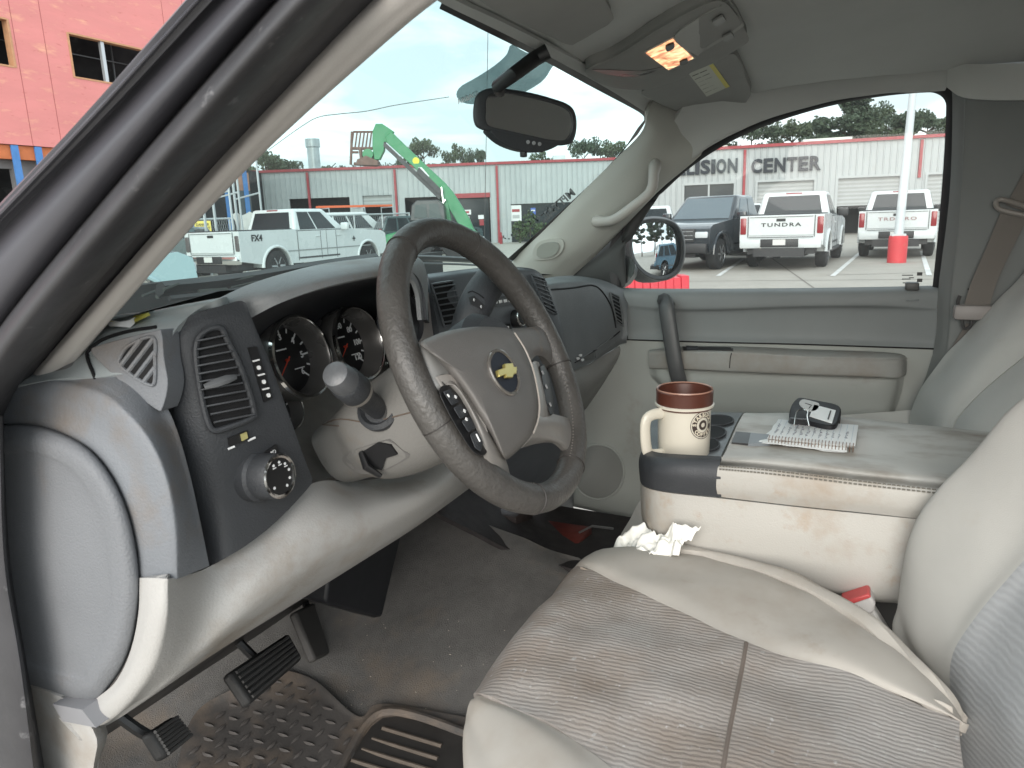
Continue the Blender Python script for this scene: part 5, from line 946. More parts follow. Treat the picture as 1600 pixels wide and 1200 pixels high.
b=MB(); b.tube([onlid(1298,642,.0240),onlid(1294,655,.0240)],.0013,5); b.tube([onlid(1258,630,.0240),onlid(1268,633,.0240),onlid(1264,638,.0240)],.0007,5); b.build('label_print',M_BK,l_)

# tissue
random.seed(21)
ts_=[[ (953,862,-.10),(966,846,-.08),(984,826,-.07),(998,824,-.06)],[(965,866,-.12),(988,850,-.10),(1008,834,-.09),(1014,828,-.09)],[(990,868,-.14),(1010,856,-.125),(1026,842,-.12),(1030,836,-.12)],[(1020,870,-.15),(1034,852,-.14),(1044,840,-.13),(1052,828,-.13)],[(1050,872,-.155),(1058,852,-.145),(1066,840,-.14),(1076,830,-.135)],[(1066,866,-.155),(1068,850,-.145),(1080,840,-.14),(1094,832,-.135)]]
G=[[V(*p,'x') for p in r] for r in ts_]; G=[crv(r,30) for r in G]; cols_=[crv([r[j] for r in G],60) for j in range(30)]
for c_ in cols_:
    for p in c_: p+=Vector((noise.noise(p*110)*.002,0,abs(noise.noise(p*105))*.008))+Vector((noise.noise(p*38)*.010,noise.noise(p*38+Vector((5,0,0)))*.010,abs(noise.noise(p*42+Vector((0,9,0))))*.026-.006))
tg=root('crumpled_tissue',V(1010,860,.0,'x'),'crumpled white tissue tucked between the driver seat and the console','tissue')
sheet('tissue_sheet',cols_,mat('tissue_white',(.80,.79,.74),.9,(90,.3)),tg,lin=True,thick=.0008,sharp=1.6)

# yellow tie on the dash
yt=root('yellow_tag',STp.hit(200,508),'yellow and white paper tag lying on the dash top below the left pillar','tag')
b=MB(); P=[STp.hit(x,y,.003+.002*math.sin(x)) for x,y in((166,505),(174,512),(190,516),(205,514),(214,510))]; Q=[STp.hit(x,y,.006) for x,y in((170,503),(178,508),(192,511),(206,509),(216,504))]
n_=5; b.add(P+Q,[(i,i+1,n_+i+1,n_+i) for i in range(4)]); b.build('white_strip',M_PAP,yt)
b=MB(); b.add([STp.hit(x,y,.006) for x,y in((212,503),(236,497),(238,502),(216,511))],[(0,1,2,3)]); b.add([STp.hit(x,y,.007) for x,y in((164,502),(172,505),(186,512),(176,512))],[(0,1,2,3)]); b.build('yellow_strip',mat('tag_yellow',(.75,.68,.12),.6),yt)

# ================================================================ pedals, mat and things on the floor
def pedal(name,corners,ribs,label,arm_path,col_=M_PED,th=.02,ar=.008,lift_=.008,nu_=10):
    P=[V(x,y,v) for x,y,v in corners]; c=sum(P,Vector())/4; n_=(P[1]-P[0]).cross(P[3]-P[0]).normalized(); n_=n_ if n_.dot(CAM-c)>0 else -n_
    r=root(name,c,label,'pedal')
    outline=crv(P,24,True) if False else P
    b=MB(); b.prism(outline,-n_*th); b.build('pad',col_,r,bev=.006)
    b=MB()
    for k in range(ribs):
        t=(k+.8)/(ribs+.6); A=P[0].lerp(P[3],t).lerp(P[1].lerp(P[2],t),.06); B=P[0].lerp(P[3],t).lerp(P[1].lerp(P[2],t),.94); b.tube([A+n_*.001,B+n_*.001],.0028,6)
    if ribs: b.build('tread',mat('tread_worn',(.085,.082,.08),.5,(100,.3)),r)
    if arm_path: b=MB(); b.tube([V(x,y,v) for x,y,v in arm_path],ar,8); b.build('arm',M_BK,r)
    return r
pedal('brake_pedal',[(358,1050,.86),(452,988,.90),(474,1028,.86),(392,1100,.82)],6,'wide ribbed black brake pedal above the diamond pattern mat',[(410,1040,.90),(385,1015,.92),(355,985,.95),(330,960,.98)])
pedal('parking_brake_pedal',[(236,1142,.80),(276,1116,.82),(304,1150,.80),(262,1184,.78)],7,'small worn parking brake pedal at the far left of the footwell',[(250,1160,.82),(215,1140,.84),(180,1115,.86),(150,1090,.88)])
pedal('accelerator_pedal',[(462,955,.97),(492,940,.99),(517,1020,.93),(494,1032,.91)],0,'long narrow flat accelerator pedal right of the brake pedal',[(480,950,.99),(470,920,1.03),(460,900,1.05)],mat('accelerator_rubber',(.055,.052,.05),.6,(150,.3)))
mt=root('floor_mat',SC.hit(520,1150),'dirty dark rubber floor mat with raised diamond pattern and ribbed heel pad','floor mat')
mo_=[(262,1260),(300,1130),(330,1100),(365,1080),(430,1050),(480,1062),(520,1095),(560,1128),(582,1126),(600,1105),(640,1108),(730,1128),(800,1150),(860,1300),(500,1320)]
P=[SC.hit(x,y,.012) for x,y in mo_]
b=MB(); ctr=[]
sheet('mat_sheet',[[(262,1290,.012,),(300,1130,.012),(365,1080,.012),(430,1048,.012)],[(400,1310,.012),(430,1160,.012),(470,1090,.012),(492,1068,.012)],[(520,1320,.012),(540,1190,.012),(562,1140,.012),(570,1128,.012)],[(640,1320,.012),(620,1190,.012),(600,1130,.012),(598,1106,.012)],[(800,1320,.012),(780,1200,.012),(750,1140,.012),(740,1128,.012)]] and [[SC.hit(x,y,.012) for x,y in r] for r in [[(262,1290),(300,1130),(365,1080),(430,1048)],[(400,1310),(430,1160),(470,1090),(492,1068)],[(520,1320),(540,1190),(556,1140),(562,1126)],[(640,1320),(620,1190),(604,1130),(600,1106)],[(860,1320),(800,1200),(760,1150),(744,1130)]]],M_MAT,mt,nu=34,nv=24,thick=.006)
SMt=Surf(bpy.data.objects['mat_sheet'])
b=MB(); o0=SMt.hit(420,1120); ex=(SMt.hit(470,1120)-o0).normalized(); ex=Vector((1,0,0)); ey=Vector((0,1,0))
def inpoly(x,y,pl):
    c=False; n=len(pl)
    for i in range(n):
        x1,y1=pl[i]; x2,y2=pl[(i+1)%n]
        if (y1>y)!=(y2>y) and x<(x2-x1)*(y-y1)/(y2-y1)+x1: c=not c
    return c
def proj(p):
    v=p-CAM; d=v.dot(fw); return 800+FPX*v.dot(RT)/d,600-FPX*v.dot(UP)/d
zone=[(285,1215),(312,1135),(370,1088),(430,1060),(490,1078),(555,1135),(582,1140),(560,1170),(525,1215)]
cnt=0
for i in range(-16,17):
    for j in range(-16,17):
        c=o0+ex*(i*.030)+ey*(j*.030); x,y=proj(c)
        if not inpoly(x,y,zone): continue
        c=SMt.hit(x,y,.001); d=(ex if (i+j)%2==0 else ey); t=d.cross(Vector((0,0,1)))
        vs=[c-d*.0135,c-d*.004+t*.0042,c+d*.004+t*.0042,c+d*.0135,c+d*.004-t*.0042,c-d*.004-t*.0042,c-d*.007+Vector((0,0,.0022)),c+d*.007+Vector((0,0,.0022))]
        b.add(vs,[(0,1,6),(1,2,7,6),(2,3,7),(3,4,7),(4,5,6,7),(5,0,6)]); cnt+=1
b.build('diamond_tread',mat('tread_rubber',(.11,.10,.094),.45,None,(20,.3)),mt)
b=MB(); fr_=[(540,1190),(600,1115),(720,1145),(760,1170),(740,1260),(620,1290),(520,1250)]
b.tube([SMt.hit(x,y,.004) for x,y in smooth2(fr_,50)],.008,8,closed=True); b.build('heel_pad_rim',M_MAT,mt)
b=MB(); P=[SMt.hit(x,y,.001) for x,y in smooth2(ring(fr_,.93),30)]; b.add(P,[tuple(range(30))]); b.build('heel_pad',mat('heel_pad_rubber',(.035,.032,.03),.6,None,(15,.3)),mt)
b=MB()
for k in range(6):
    a=(598-16*k,1140+17*k); c_=(690-6*k,1168+20*k); b.tube([SMt.hit(a[0]+(c_[0]-a[0])*s,a[1]+(c_[1]-a[1])*s,.003) for s in(0,.5,1)],.0045,6,flat=.8)
b.build('heel_ribs',mat('rib_dusty',(.12,.095,.075),.6,None,(20,.3)),mt)
# red jumble in the far footwell
rj=root('red_toolbox',V(895,850,.48,'x'),'dull red box in the dark passenger footwell beyond the tunnel','toolbox')
b=MB(); b.rbox(V(876,852,.48,'x'),(.14,.13,.07),.008); b.build('box_body',mat('toolbox_red',(.16,.022,.014),.5,None,(14,.5)),rj)
b=MB(); b.tube([V(905,832,.45,'x'),V(925,822,.45,'x'),V(958,826,.42,'x')],.003,6); b.build('box_handle',mat('steel_dull',(.3,.3,.3),.35,metal=.8),rj)
b=MB(); b.rbox(V(800,805,.46,'x'),(.12,.08,.05),.01); tag(b.build('leather_pouch',mat('pouch_brown',(.03,.02,.018),.6)),'dark brown pouch lying in the passenger footwell left of the red box','pouch')
random.seed(2); b=MB()
for k in range(40):
    x,y=random.uniform(480,860),random.uniform(960,1120); p=SC.hit(x,y,.001); d=Vector((random.uniform(-1,1),random.uniform(-1,1),0)).normalized()*random.uniform(.001,.004); b.tube([p,p+d],.0006,4)
tag(b.build('floor_crumbs',mat('crumb_pale',(.45,.40,.34),.9)),kind='stuff')
# ================================================================ outside: the lot
def hz(px): return 323.4+(1324-px)*.035
def gd(px,d): p=V(px,hz(px),d,'d'); p.z=0; return p
M_CONC=mat('lot_concrete',(.36,.335,.295),.85,(30,.3),(1.3,.12),[((.27,.24,.20),.5,.55,.8),((.2,.18,.15),2.5,.66,.8)])
b=MB(); b.add([(-900,-900,0),(900,-900,0),(900,1500,0),(-900,1500,0)],[(0,1,2,3)]); tag(b.build('ground',M_CONC),kind='structure')
M_LINE=mat('parking_paint',(.72,.72,.70),.7,None,(2,.3))
for k,(a,c,wd) in enumerate((((1347,392),(1301,431),.11),((1162,404),(1122,431),.11),((1440,392),(1452,430),.11),((1085,396),(1030,420),.11))):
    A,B=V(*a,.008,'z'),V(*c,.008,'z'); t=(B-A).normalized(); n_=Vector((-t.y,t.x,0))*wd/2; b=MB(); b.add([A+n_,A-n_,B-n_,B+n_],[(0,1,2,3)])
    tag(b.build('parking_line',M_LINE),kind='structure')
b=MB(); M_J=mat('joint_dark_concrete',(.17,.15,.13),.9)
for a,c in (((1040,405),(1475,392)),((1290,430),(1480,425)),((1180,385),(1300,470)),((1000,440),(1475,436))):
    A,B=V(*a,.004,'z'),V(*c,.004,'z'); t=(B-A).normalized(); n_=Vector((-t.y,t.x,0))*.02; b.add([A+n_,A-n_,B-n_,B+n_],[(0,1,2,3)])
tag(b.build('pavement_joints',M_J),kind='structure')

# ---- metal buildings
M_CORR=mat('corrugated_white_metal',(.38,.405,.41),.45,None,(.8,.12),((.36,.34,.31),1.2,.62,.85))
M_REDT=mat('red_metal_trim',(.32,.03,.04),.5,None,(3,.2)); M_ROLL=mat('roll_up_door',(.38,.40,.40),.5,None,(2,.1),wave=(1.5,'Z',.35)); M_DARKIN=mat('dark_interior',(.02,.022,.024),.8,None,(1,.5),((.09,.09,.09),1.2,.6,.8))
M_WIN=mat('window_dark',(.02,.026,.03),.12,spec=.22)
class Wall:
    def __init__(s,A,B): s.A=A; s.u=(B-A).normalized(); s.n=s.u.cross(Vector((0,0,1))).normalized(); s.n=s.n if s.n.dot(CAM-A)>0 else -s.n
    def P(s,u,z,o=0): return s.A+s.u*u+Vector((0,0,z))+s.n*o
    def q(s,px,py): 
        r=ray(px,py); t=(s.A-CAM).dot(s.n)/r.dot(s.n); p=CAM+r*t-s.A; return p.dot(s.u),p.z
    def slab(s,mb,u0,u1,z0,z1,o0,o1):
        v=[s.P(u,z,o) for u in(u0,u1) for z in(z0,z1) for o in(o0,o1)]; return mb.add(v,[(0,1,3,2),(4,6,7,5),(0,4,5,1),(2,3,7,6),(0,2,6,4),(1,5,7,3)])
def metal_building(W_,u0,u1,h,depth,root_,posts,openings):
    """wall pieces left and right of, above and below every opening (u0,u1,z0,z1), with standing ribs"""
    b=MB(); cuts=sorted({u0,u1,*[o[0] for o in openings],*[o[1] for o in openings]})
    def rib(ua,ub,za,zb):
        W_.slab(b,ua,ub,za,zb,-.15,0); k=math.ceil(ua/.33)
        while k*.33+.06<ub:
            c=k*.33; b.add([W_.P(c-.05,za,.002),W_.P(c-.02,za,.04),W_.P(c+.02,za,.04),W_.P(c+.05,za,.002),W_.P(c-.05,zb,.002),W_.P(c-.02,zb,.04),W_.P(c+.02,zb,.04),W_.P(c+.05,zb,.002)],[(0,1,5,4),(1,2,6,5),(2,3,7,6)]); k+=1
    for a,c in zip(cuts[:-1],cuts[1:]):
        ops=sorted([o for o in openings if o[0]<=a+.001 and o[1]>=c-.001],key=lambda o:o[2]); z=0
        for o in ops:
            if o[2]>z+.01: rib(a,c,z,o[2])
            z=o[3]
        if z<h: rib(a,c,z,h)
    b.build('wall',M_CORR,root_)
    b=MB(); W_.slab(b,u0-.1,u1+.1,h-.09,h+.07,-.05,.16); b.build('eave_trim',M_REDT,root_)
    b=MB(); b.add([W_.P(u0,h+.05,.1),W_.P(u1,h+.05,.1),W_.P(u1,h+.9,-depth),W_.P(u0,h+.9,-depth)],[(0,1,2,3)]); W_.slab(b,u0,u0+.2,0,h,-depth,-.16); W_.slab(b,u1-.2,u1,0,h,-depth,-.16); b.build('roof',M_CORR,root_)
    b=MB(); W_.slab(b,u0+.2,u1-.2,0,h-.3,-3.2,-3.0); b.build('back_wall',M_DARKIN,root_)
    for u,z0 in posts: b=MB(); W_.slab(b,u-.07,u+.07,z0,h-.16,.0,.13); b.build('downpipe',M_REDT,root_)
WR=Wall(gd(1012,43.2),gd(1500,38.6)); HR=5.0
def qr(px,py,W_=None): return (W_ or WR).q(px,py)
cc=root('collision_center_building',WR.A,'long white corrugated metal workshop with red eaves and grey lettering, seen through the passenger window','building')
def rect(W_,x0,y0,x1,y1,zb=None):
    u0,z1=W_.q(x0,y0); u1,_=W_.q(x1,y0); z0=W_.q(x0,y1)[1] if zb is None else zb; return [u0,u1,z0,z1]
oR=[rect(WR,1068,290,1148,318,),rect(WR,1184,285,1272,370,0),rect(WR,1310,279,1408,370,0),rect(WR,1450,273,1492,370,0)]
u_end=WR.q(1700,300)[0]
metal_building(WR,0,u_end,HR,14,cc,[(WR.q(1162,300)[0],1.6),(WR.q(1437,260)[0],2.9)],oR)
b=MB(); o=oR[0]; WR.slab(b,o[0],o[1],o[2],o[3],-.12,-.10); wn=b.build('window',M_WIN,cc); b=MB()
for k in(0,.5,1): c=o[0]+(o[1]-o[0])*k; WR.slab(b,c-.05,c+.05,o[2],o[3],-.1,.03)
WR.slab(b,o[0]-.05,o[1]+.05,o[3],o[3]+.12,-.1,.05); WR.slab(b,o[0]-.05,o[1]+.05,o[2]-.06,o[2],-.1,.03); b.build('window_frame',M_CORR,wn)
for i,z in((1,0),(2,None),(3,0)):
    o=oR[i]; z0=WR.q(1310,322)[1] if z is None else 0; b=MB(); WR.slab(b,o[0],o[1],z0,o[3],-.20,-.17); d_=b.build('roll_up_door',M_ROLL,cc)
    b=MB(); WR.slab(b,o[0]-.12,o[0],0,o[3]+.12,.002,.06); WR.slab(b,o[1],o[1]+.12,0,o[3]+.12,.002,.06); WR.slab(b,o[0],o[1],o[3],o[3]+.12,.002,.06); b.build('door_frame',M_CORR,d_)
M_LET=mat('sign_letters_grey',(.04,.044,.052),.6,spec=.2)
def word(s,x0,x1,y0,y1,par,nm='lettering'):
    u0,z1=WR.q(x0,y0); u1,z0=WR.q(x1,y1); n=len(s); 
    for i,chh in enumerate(s):
        if chh==' ': continue
        vs,fs=text_mesh(chh,1.0,.06,.035); xs=[v.x for v in vs]; ys=[v.y for v in vs]; w0=min(xs); w1=max(xs); h0_=min(ys); h1_=max(ys)
        cw=(u1-u0)/wsum(s); a=u0+cw*wsum(s[:i])+cw*.06*wch(chh); ww=cw*wch(chh)*.88
        tz0=WR.q(x0,y1)[1]; tz1=WR.q(x0,y0)[1]
        b=MB(); b.add([WR.P(a+(v.x-w0)/(w1-w0)*ww,tz0+(v.y-h0_)/(h1_-h0_)*(tz1-tz0),.10+v.z) for v in vs],fs); b.build(nm,M_LET,par)
def wch(c): return {'I':.45,'M':1.2,'L':.85,'E':.92,'T':.95}.get(c,1.05)
def wsum(s): return sum(wch(c) for c in s)
word('COLLISION',1025,1153,254,276,cc); word('CENTER',1173,1283,249,271,cc)
# roof things
for x0,x1,y0,y1,dd in((1262,1342,214,232,-3),(1098,1136,226,240,-3)):
    u0,z1=WR.q(x0,y0); u1,z0=WR.q(x1,y1); b=MB(); WR.slab(b,u0,u1,HR-.2,z1+.1,-4.2,-2.6); b.build('roof_unit',mat('roof_unit_white',(.60,.60,.55),.6),cc)
u0,z1=WR.q(1155,216); b=MB(); b.lathe([(.09,0),(.09,z1-HR+.3),(.16,z1-HR+.32),(.16,z1-HR+.5)],WR.P(u0,HR,-1.5),n=12); b.build('vent_pipe',mat('pipe_pale',(.6,.62,.62),.4),cc)
# left building
WL=Wall(gd(405,47.5),gd(1045,47.0)); HL_=5.0
sb=root('service_building',WL.A,'white corrugated service building with red downpipes and open bays, seen through the windshield','building')
oL=[rect(WL,452,311,546,372,0),rect(WL,566,306,612,378,0),rect(WL,632,309,766,380,0),rect(WL,798,319,905,382,0)]
metal_building(WL,0,WL.q(1045,300)[0],HL_,14,sb,[(WL.q(482,290)[0],0),(WL.q(618,290)[0],0),(WL.q(777,290)[0],0)],oL)
b=MB(); o=oL[1]; WL.slab(b,o[0],o[1],WL.q(566,321)[1],o[3],-.2,-.17); b.build('roll_up_door',M_ROLL,sb)
u0,z1=WL.q(705,303); u1,z0=WL.q(766,308); b=MB(); WL.slab(b,u0,u1,z0,z1,.02,.1); b.build('red_header',M_REDT,sb)
b=MB(); u0,_=WL.q(700,330); u1,_=WL.q(764,330); WL.slab(b,u0,u1,0,WL.q(700,312)[1],-.12,-.1); gl_=b.build('window',M_WIN,sb)
o=oL[3]; b=MB(); WL.slab(b,o[0],o[1],0,o[3],-.12,-.1); gl2=b.build('window',M_WIN,sb)
M_W2=mat('poster_white',(.70,.70,.70),.7); M_BL=mat('poster_blue',(.06,.12,.42),.6)
def poster(x0,y0,x1,y1,m,par,o0=-.08,lines=0,nm='poster'):
    u0,z1=WL.q(x0,y0); u1,z0=WL.q(x1,y1); b=MB(); WL.slab(b,u0,u1,z0,z1,o0-.01,o0); p=b.build(nm,m,par); return p
p1=poster(798,321,815,345,M_W2,gl2); poster(800,327,812,331,M_REDT,gl2,-.07,nm='poster_band'); poster(801,336,812,341,mat('poster_grey',(.4,.4,.4),.7),gl2,-.07,nm='poster_band')
poster(829,325,837,335,M_BL,gl2); poster(830,328,836,330,M_W2,gl2,-.07,nm='poster_band')
poster(724,328,736,335,M_W2,gl_); poster(727,330,733,333,M_REDT,gl_,-.07,nm='poster_band'); poster(726,338,734,348,mat('poster_grey',(.4,.4,.4),.7),gl_); poster(747,336,756,342,M_W2,gl_); poster(749,343,756,352,M_REDT,gl_)
b=MB(); u0,z0=WL.q(482,268)[0],HL_; zt_=WL.q(482,214)[1]-HL_; b.lathe([(.40,-.2),(.40,zt_-.55),(.47,zt_-.5),(.47,zt_)],WL.P(u0+.1,HL_,-1.2),n=24); b.build('exhaust_stack',mat('galvanised_pipe',(.42,.46,.47),.35,None,(3,.2),metal=.5),sb)
for x0,x1,y0,y1 in((812,830,246,262),(866,886,240,258),(520,540,262,270),(700,712,252,262)):
    u0,z1=WL.q(x0,y0); u1,_=WL.q(x1,y1); b=MB(); WL.slab(b,u0,u1,HL_-.1,z1,-2.6,-1.6); b.build('roof_unit',mat('galvanised_pipe',(.42,.46,.47),.35),sb)
random.seed(11); b=MB()
for k in range(60):
    x=random.uniform(500,660); u0,_=WL.q(x,260); c=WL.P(u0,HL_+.12,-.5+random.uniform(-.4,.2)); d=Vector((random.uniform(-1,1),random.uniform(-1,1),random.uniform(.1,.8)))*random.uniform(.1,.35); b.tube([c,c+d],.03,4)
tag(b.build('roof_debris',mat('debris_dark',(.05,.06,.05),.9)),kind='stuff')
b=MB(); g_=Wall(gd(352,44),gd(408,44)); 

# ---- plywood building under construction (facade across, in front of the truck)
PY=30.0
M_PLY=mat('red_plywood_sheathing',(.66,.245,.23),.8,None,(.8,.12),[((.78,.42,.27),1.6,.55,.8),((.45,.12,.10),4,.60,.8),((.12,.03,.03),9,.74,.78)],stretch=(.55,1,1.8))
def fq(px,py): p=V(px,py,PY,'y'); return p.x,p.z
pk=root('plywood_building',Vector((15,PY,0)),'large unfinished building sheathed in red plywood with open window holes, beyond the driver pillar','building')
def ybox(mb,x0,x1,z0,z1,y0,y1): return mb.box(((x0+x1)/2,(y0+y1)/2,(z0+z1)/2),(x1-x0,y1-y0,z1-z0))
X0,X1=-14,30; zb=fq(40,227)[1]; ZT=16
holes=[]
x0,z1=fq(104,50); x1,_=fq(235,80); z0=fq(110,120)[1]; holes.append((x0,x1,z0,z1))
hx1,hz1=fq(12,28); _,hz0=fq(12,100); holes.append((hx1-2.6,hx1,z0,z1)); holes.append((x1+2.4,x1+5.6,z0,z1)); holes.append((hx1-8,hx1-5,z0,z1))
b=MB(); cuts=sorted({X0,X1,*[h[0] for h in holes],*[h[1] for h in holes]})
for a,c in zip(cuts[:-1],cuts[1:]):
    hh=[h for h in holes if h[0]<=a+.001 and h[1]>=c-.001]
    if hh: ybox(b,a,c,zb,hh[0][2],PY,PY+.2); ybox(b,a,c,hh[0][3],ZT,PY,PY+.2)
    else: ybox(b,a,c,zb,ZT,PY,PY+.2)
b.build('plywood_wall',M_PLY,pk)
b=MB()
k=X0
while k<X1:
    if not any(h[0]-.1<k<h[1]+.1 for h in holes): ybox(b,k-.008,k+.008,zb,ZT,PY-.006,PY-.001)
    k+=1.22
b.build('sheet_joints',mat('ply_joint',(.30,.07,.06),.8),pk)
M_WOOD=mat('raw_lumber',(.52,.28,.15),.7,None,(5,.2)); M_STL=mat('steel_stud',(.45,.48,.50),.4,metal=.4)
for h in holes:
    b=MB(); ybox(b,h[0]-.02,h[0]+.07,h[2],h[3],PY-.02,PY+.3); ybox(b,h[1]-.07,h[1]+.02,h[2],h[3],PY-.02,PY+.3); ybox(b,h[0]+.07,h[1]-.07,h[3]-.05,h[3]+.02,PY-.02,PY+.3); ybox(b,h[0]+.07,h[1]-.07,h[2]-.02,h[2]+.05,PY-.02,PY+.3); f_=b.build('window_frame',M_WOOD,pk)
    b=MB(); c=h[0]+(h[1]-h[0])*.40; ybox(b,c-.08,c+.08,h[2],h[3],PY+.05,PY+.2); b.build('stud',M_STL,f_)
b=MB(); ybox(b,X0,X1,zb,ZT,PY+3.2,PY+3.3); ybox(b,X0,X1,ZT-.2,ZT,PY+.2,PY+3.2); ybox(b,X0,X1,zb+.1,zb+.3,PY+.2,PY+3.2); b.build('floor_structure',M_DARKIN,pk)
b=MB(); 
for k in range(14): ybox(b,X0+k*3.2,X0+k*3.2+.06,zb+.3,ZT-.2,PY+1.5,PY+1.56)
for k in range(5): b.tube([(X0,PY+1.2,zb+1.5+k*1.3),(X1,PY+1.4,zb+1.6+k*1.3)],.03,4)
b.build('steel_frame',mat('frame_grey',(.12,.13,.14),.5),pk)
b=MB(); ybox(b,X0,X1,zb-.55,zb-.02,PY+.1,PY+.4); b.build('orange_beam',mat('orange_beam_paint',(.55,.16,.05),.6,None,(2,.3)),pk)
b=MB(); ybox(b,X0,fq(0,300)[0]-.0,0,zb-.55,PY+.5,PY+.7); ybox(b,fq(38,300)[0],fq(90,300)[0],0,zb-.55,PY+.5,PY+.7); ybox(b,fq(0,300)[0],fq(38,300)[0],fq(20,262)[1],zb-.55,PY+.5,PY+.7); b.build('grey_wall',mat('block_grey',(.22,.22,.22),.8,None,(1,.2)),pk)
M_BLU=mat('blue_membrane',(.07,.22,.52),.6,None,(3,.2))
for px in(36,72,300,356,386): x,_=fq(px,300); b=MB(); ybox(b,x-.14,x+.14,0,zb-.02,PY+.02,PY+.09); b.build('blue_post',M_BLU,pk)
x,_=fq(386,262); x2,_=fq(408,262)
b=MB(); ybox(b,x+.15,X1,0,3.5,PY+.1,PY+.3); b.build('dark_wall',mat('dark_sheathing',(.075,.095,.10),.6,None,(1.5,.3)),pk)
b=MB(); ybox(b,x+.15,X1,3.5,zb-.56,PY+.1,PY+.3); b.build('dark_wall',mat('orange_faded',(.42,.22,.15),.6,None,(1.5,.3)),pk)
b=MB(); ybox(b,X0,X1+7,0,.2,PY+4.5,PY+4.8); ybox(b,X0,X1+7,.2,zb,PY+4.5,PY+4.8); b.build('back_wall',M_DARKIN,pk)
for i,px in enumerate((322,338,372)):
    a=gd(px,24+i); b=MB()
    b.tube([a,a+Vector((0,0,4.6-.3*i))],.05,6); b.tube([a+r0*.9,a+r0*.9+Vector((0,0,3.8))],.04,6); b.tube([a+Vector((0,0,2.5)),a+r0*.9+Vector((0,0,2.7))],.03,6)
    tag(b.build('scaffold_pole',M_STL),['tall grey scaffold poles nearest the windshield pillar beside the plywood building','pair of scaffold poles in the middle by the plywood building','scaffold poles farthest right beside the blue post'][i],'scaffold','scaffold poles by the plywood building')

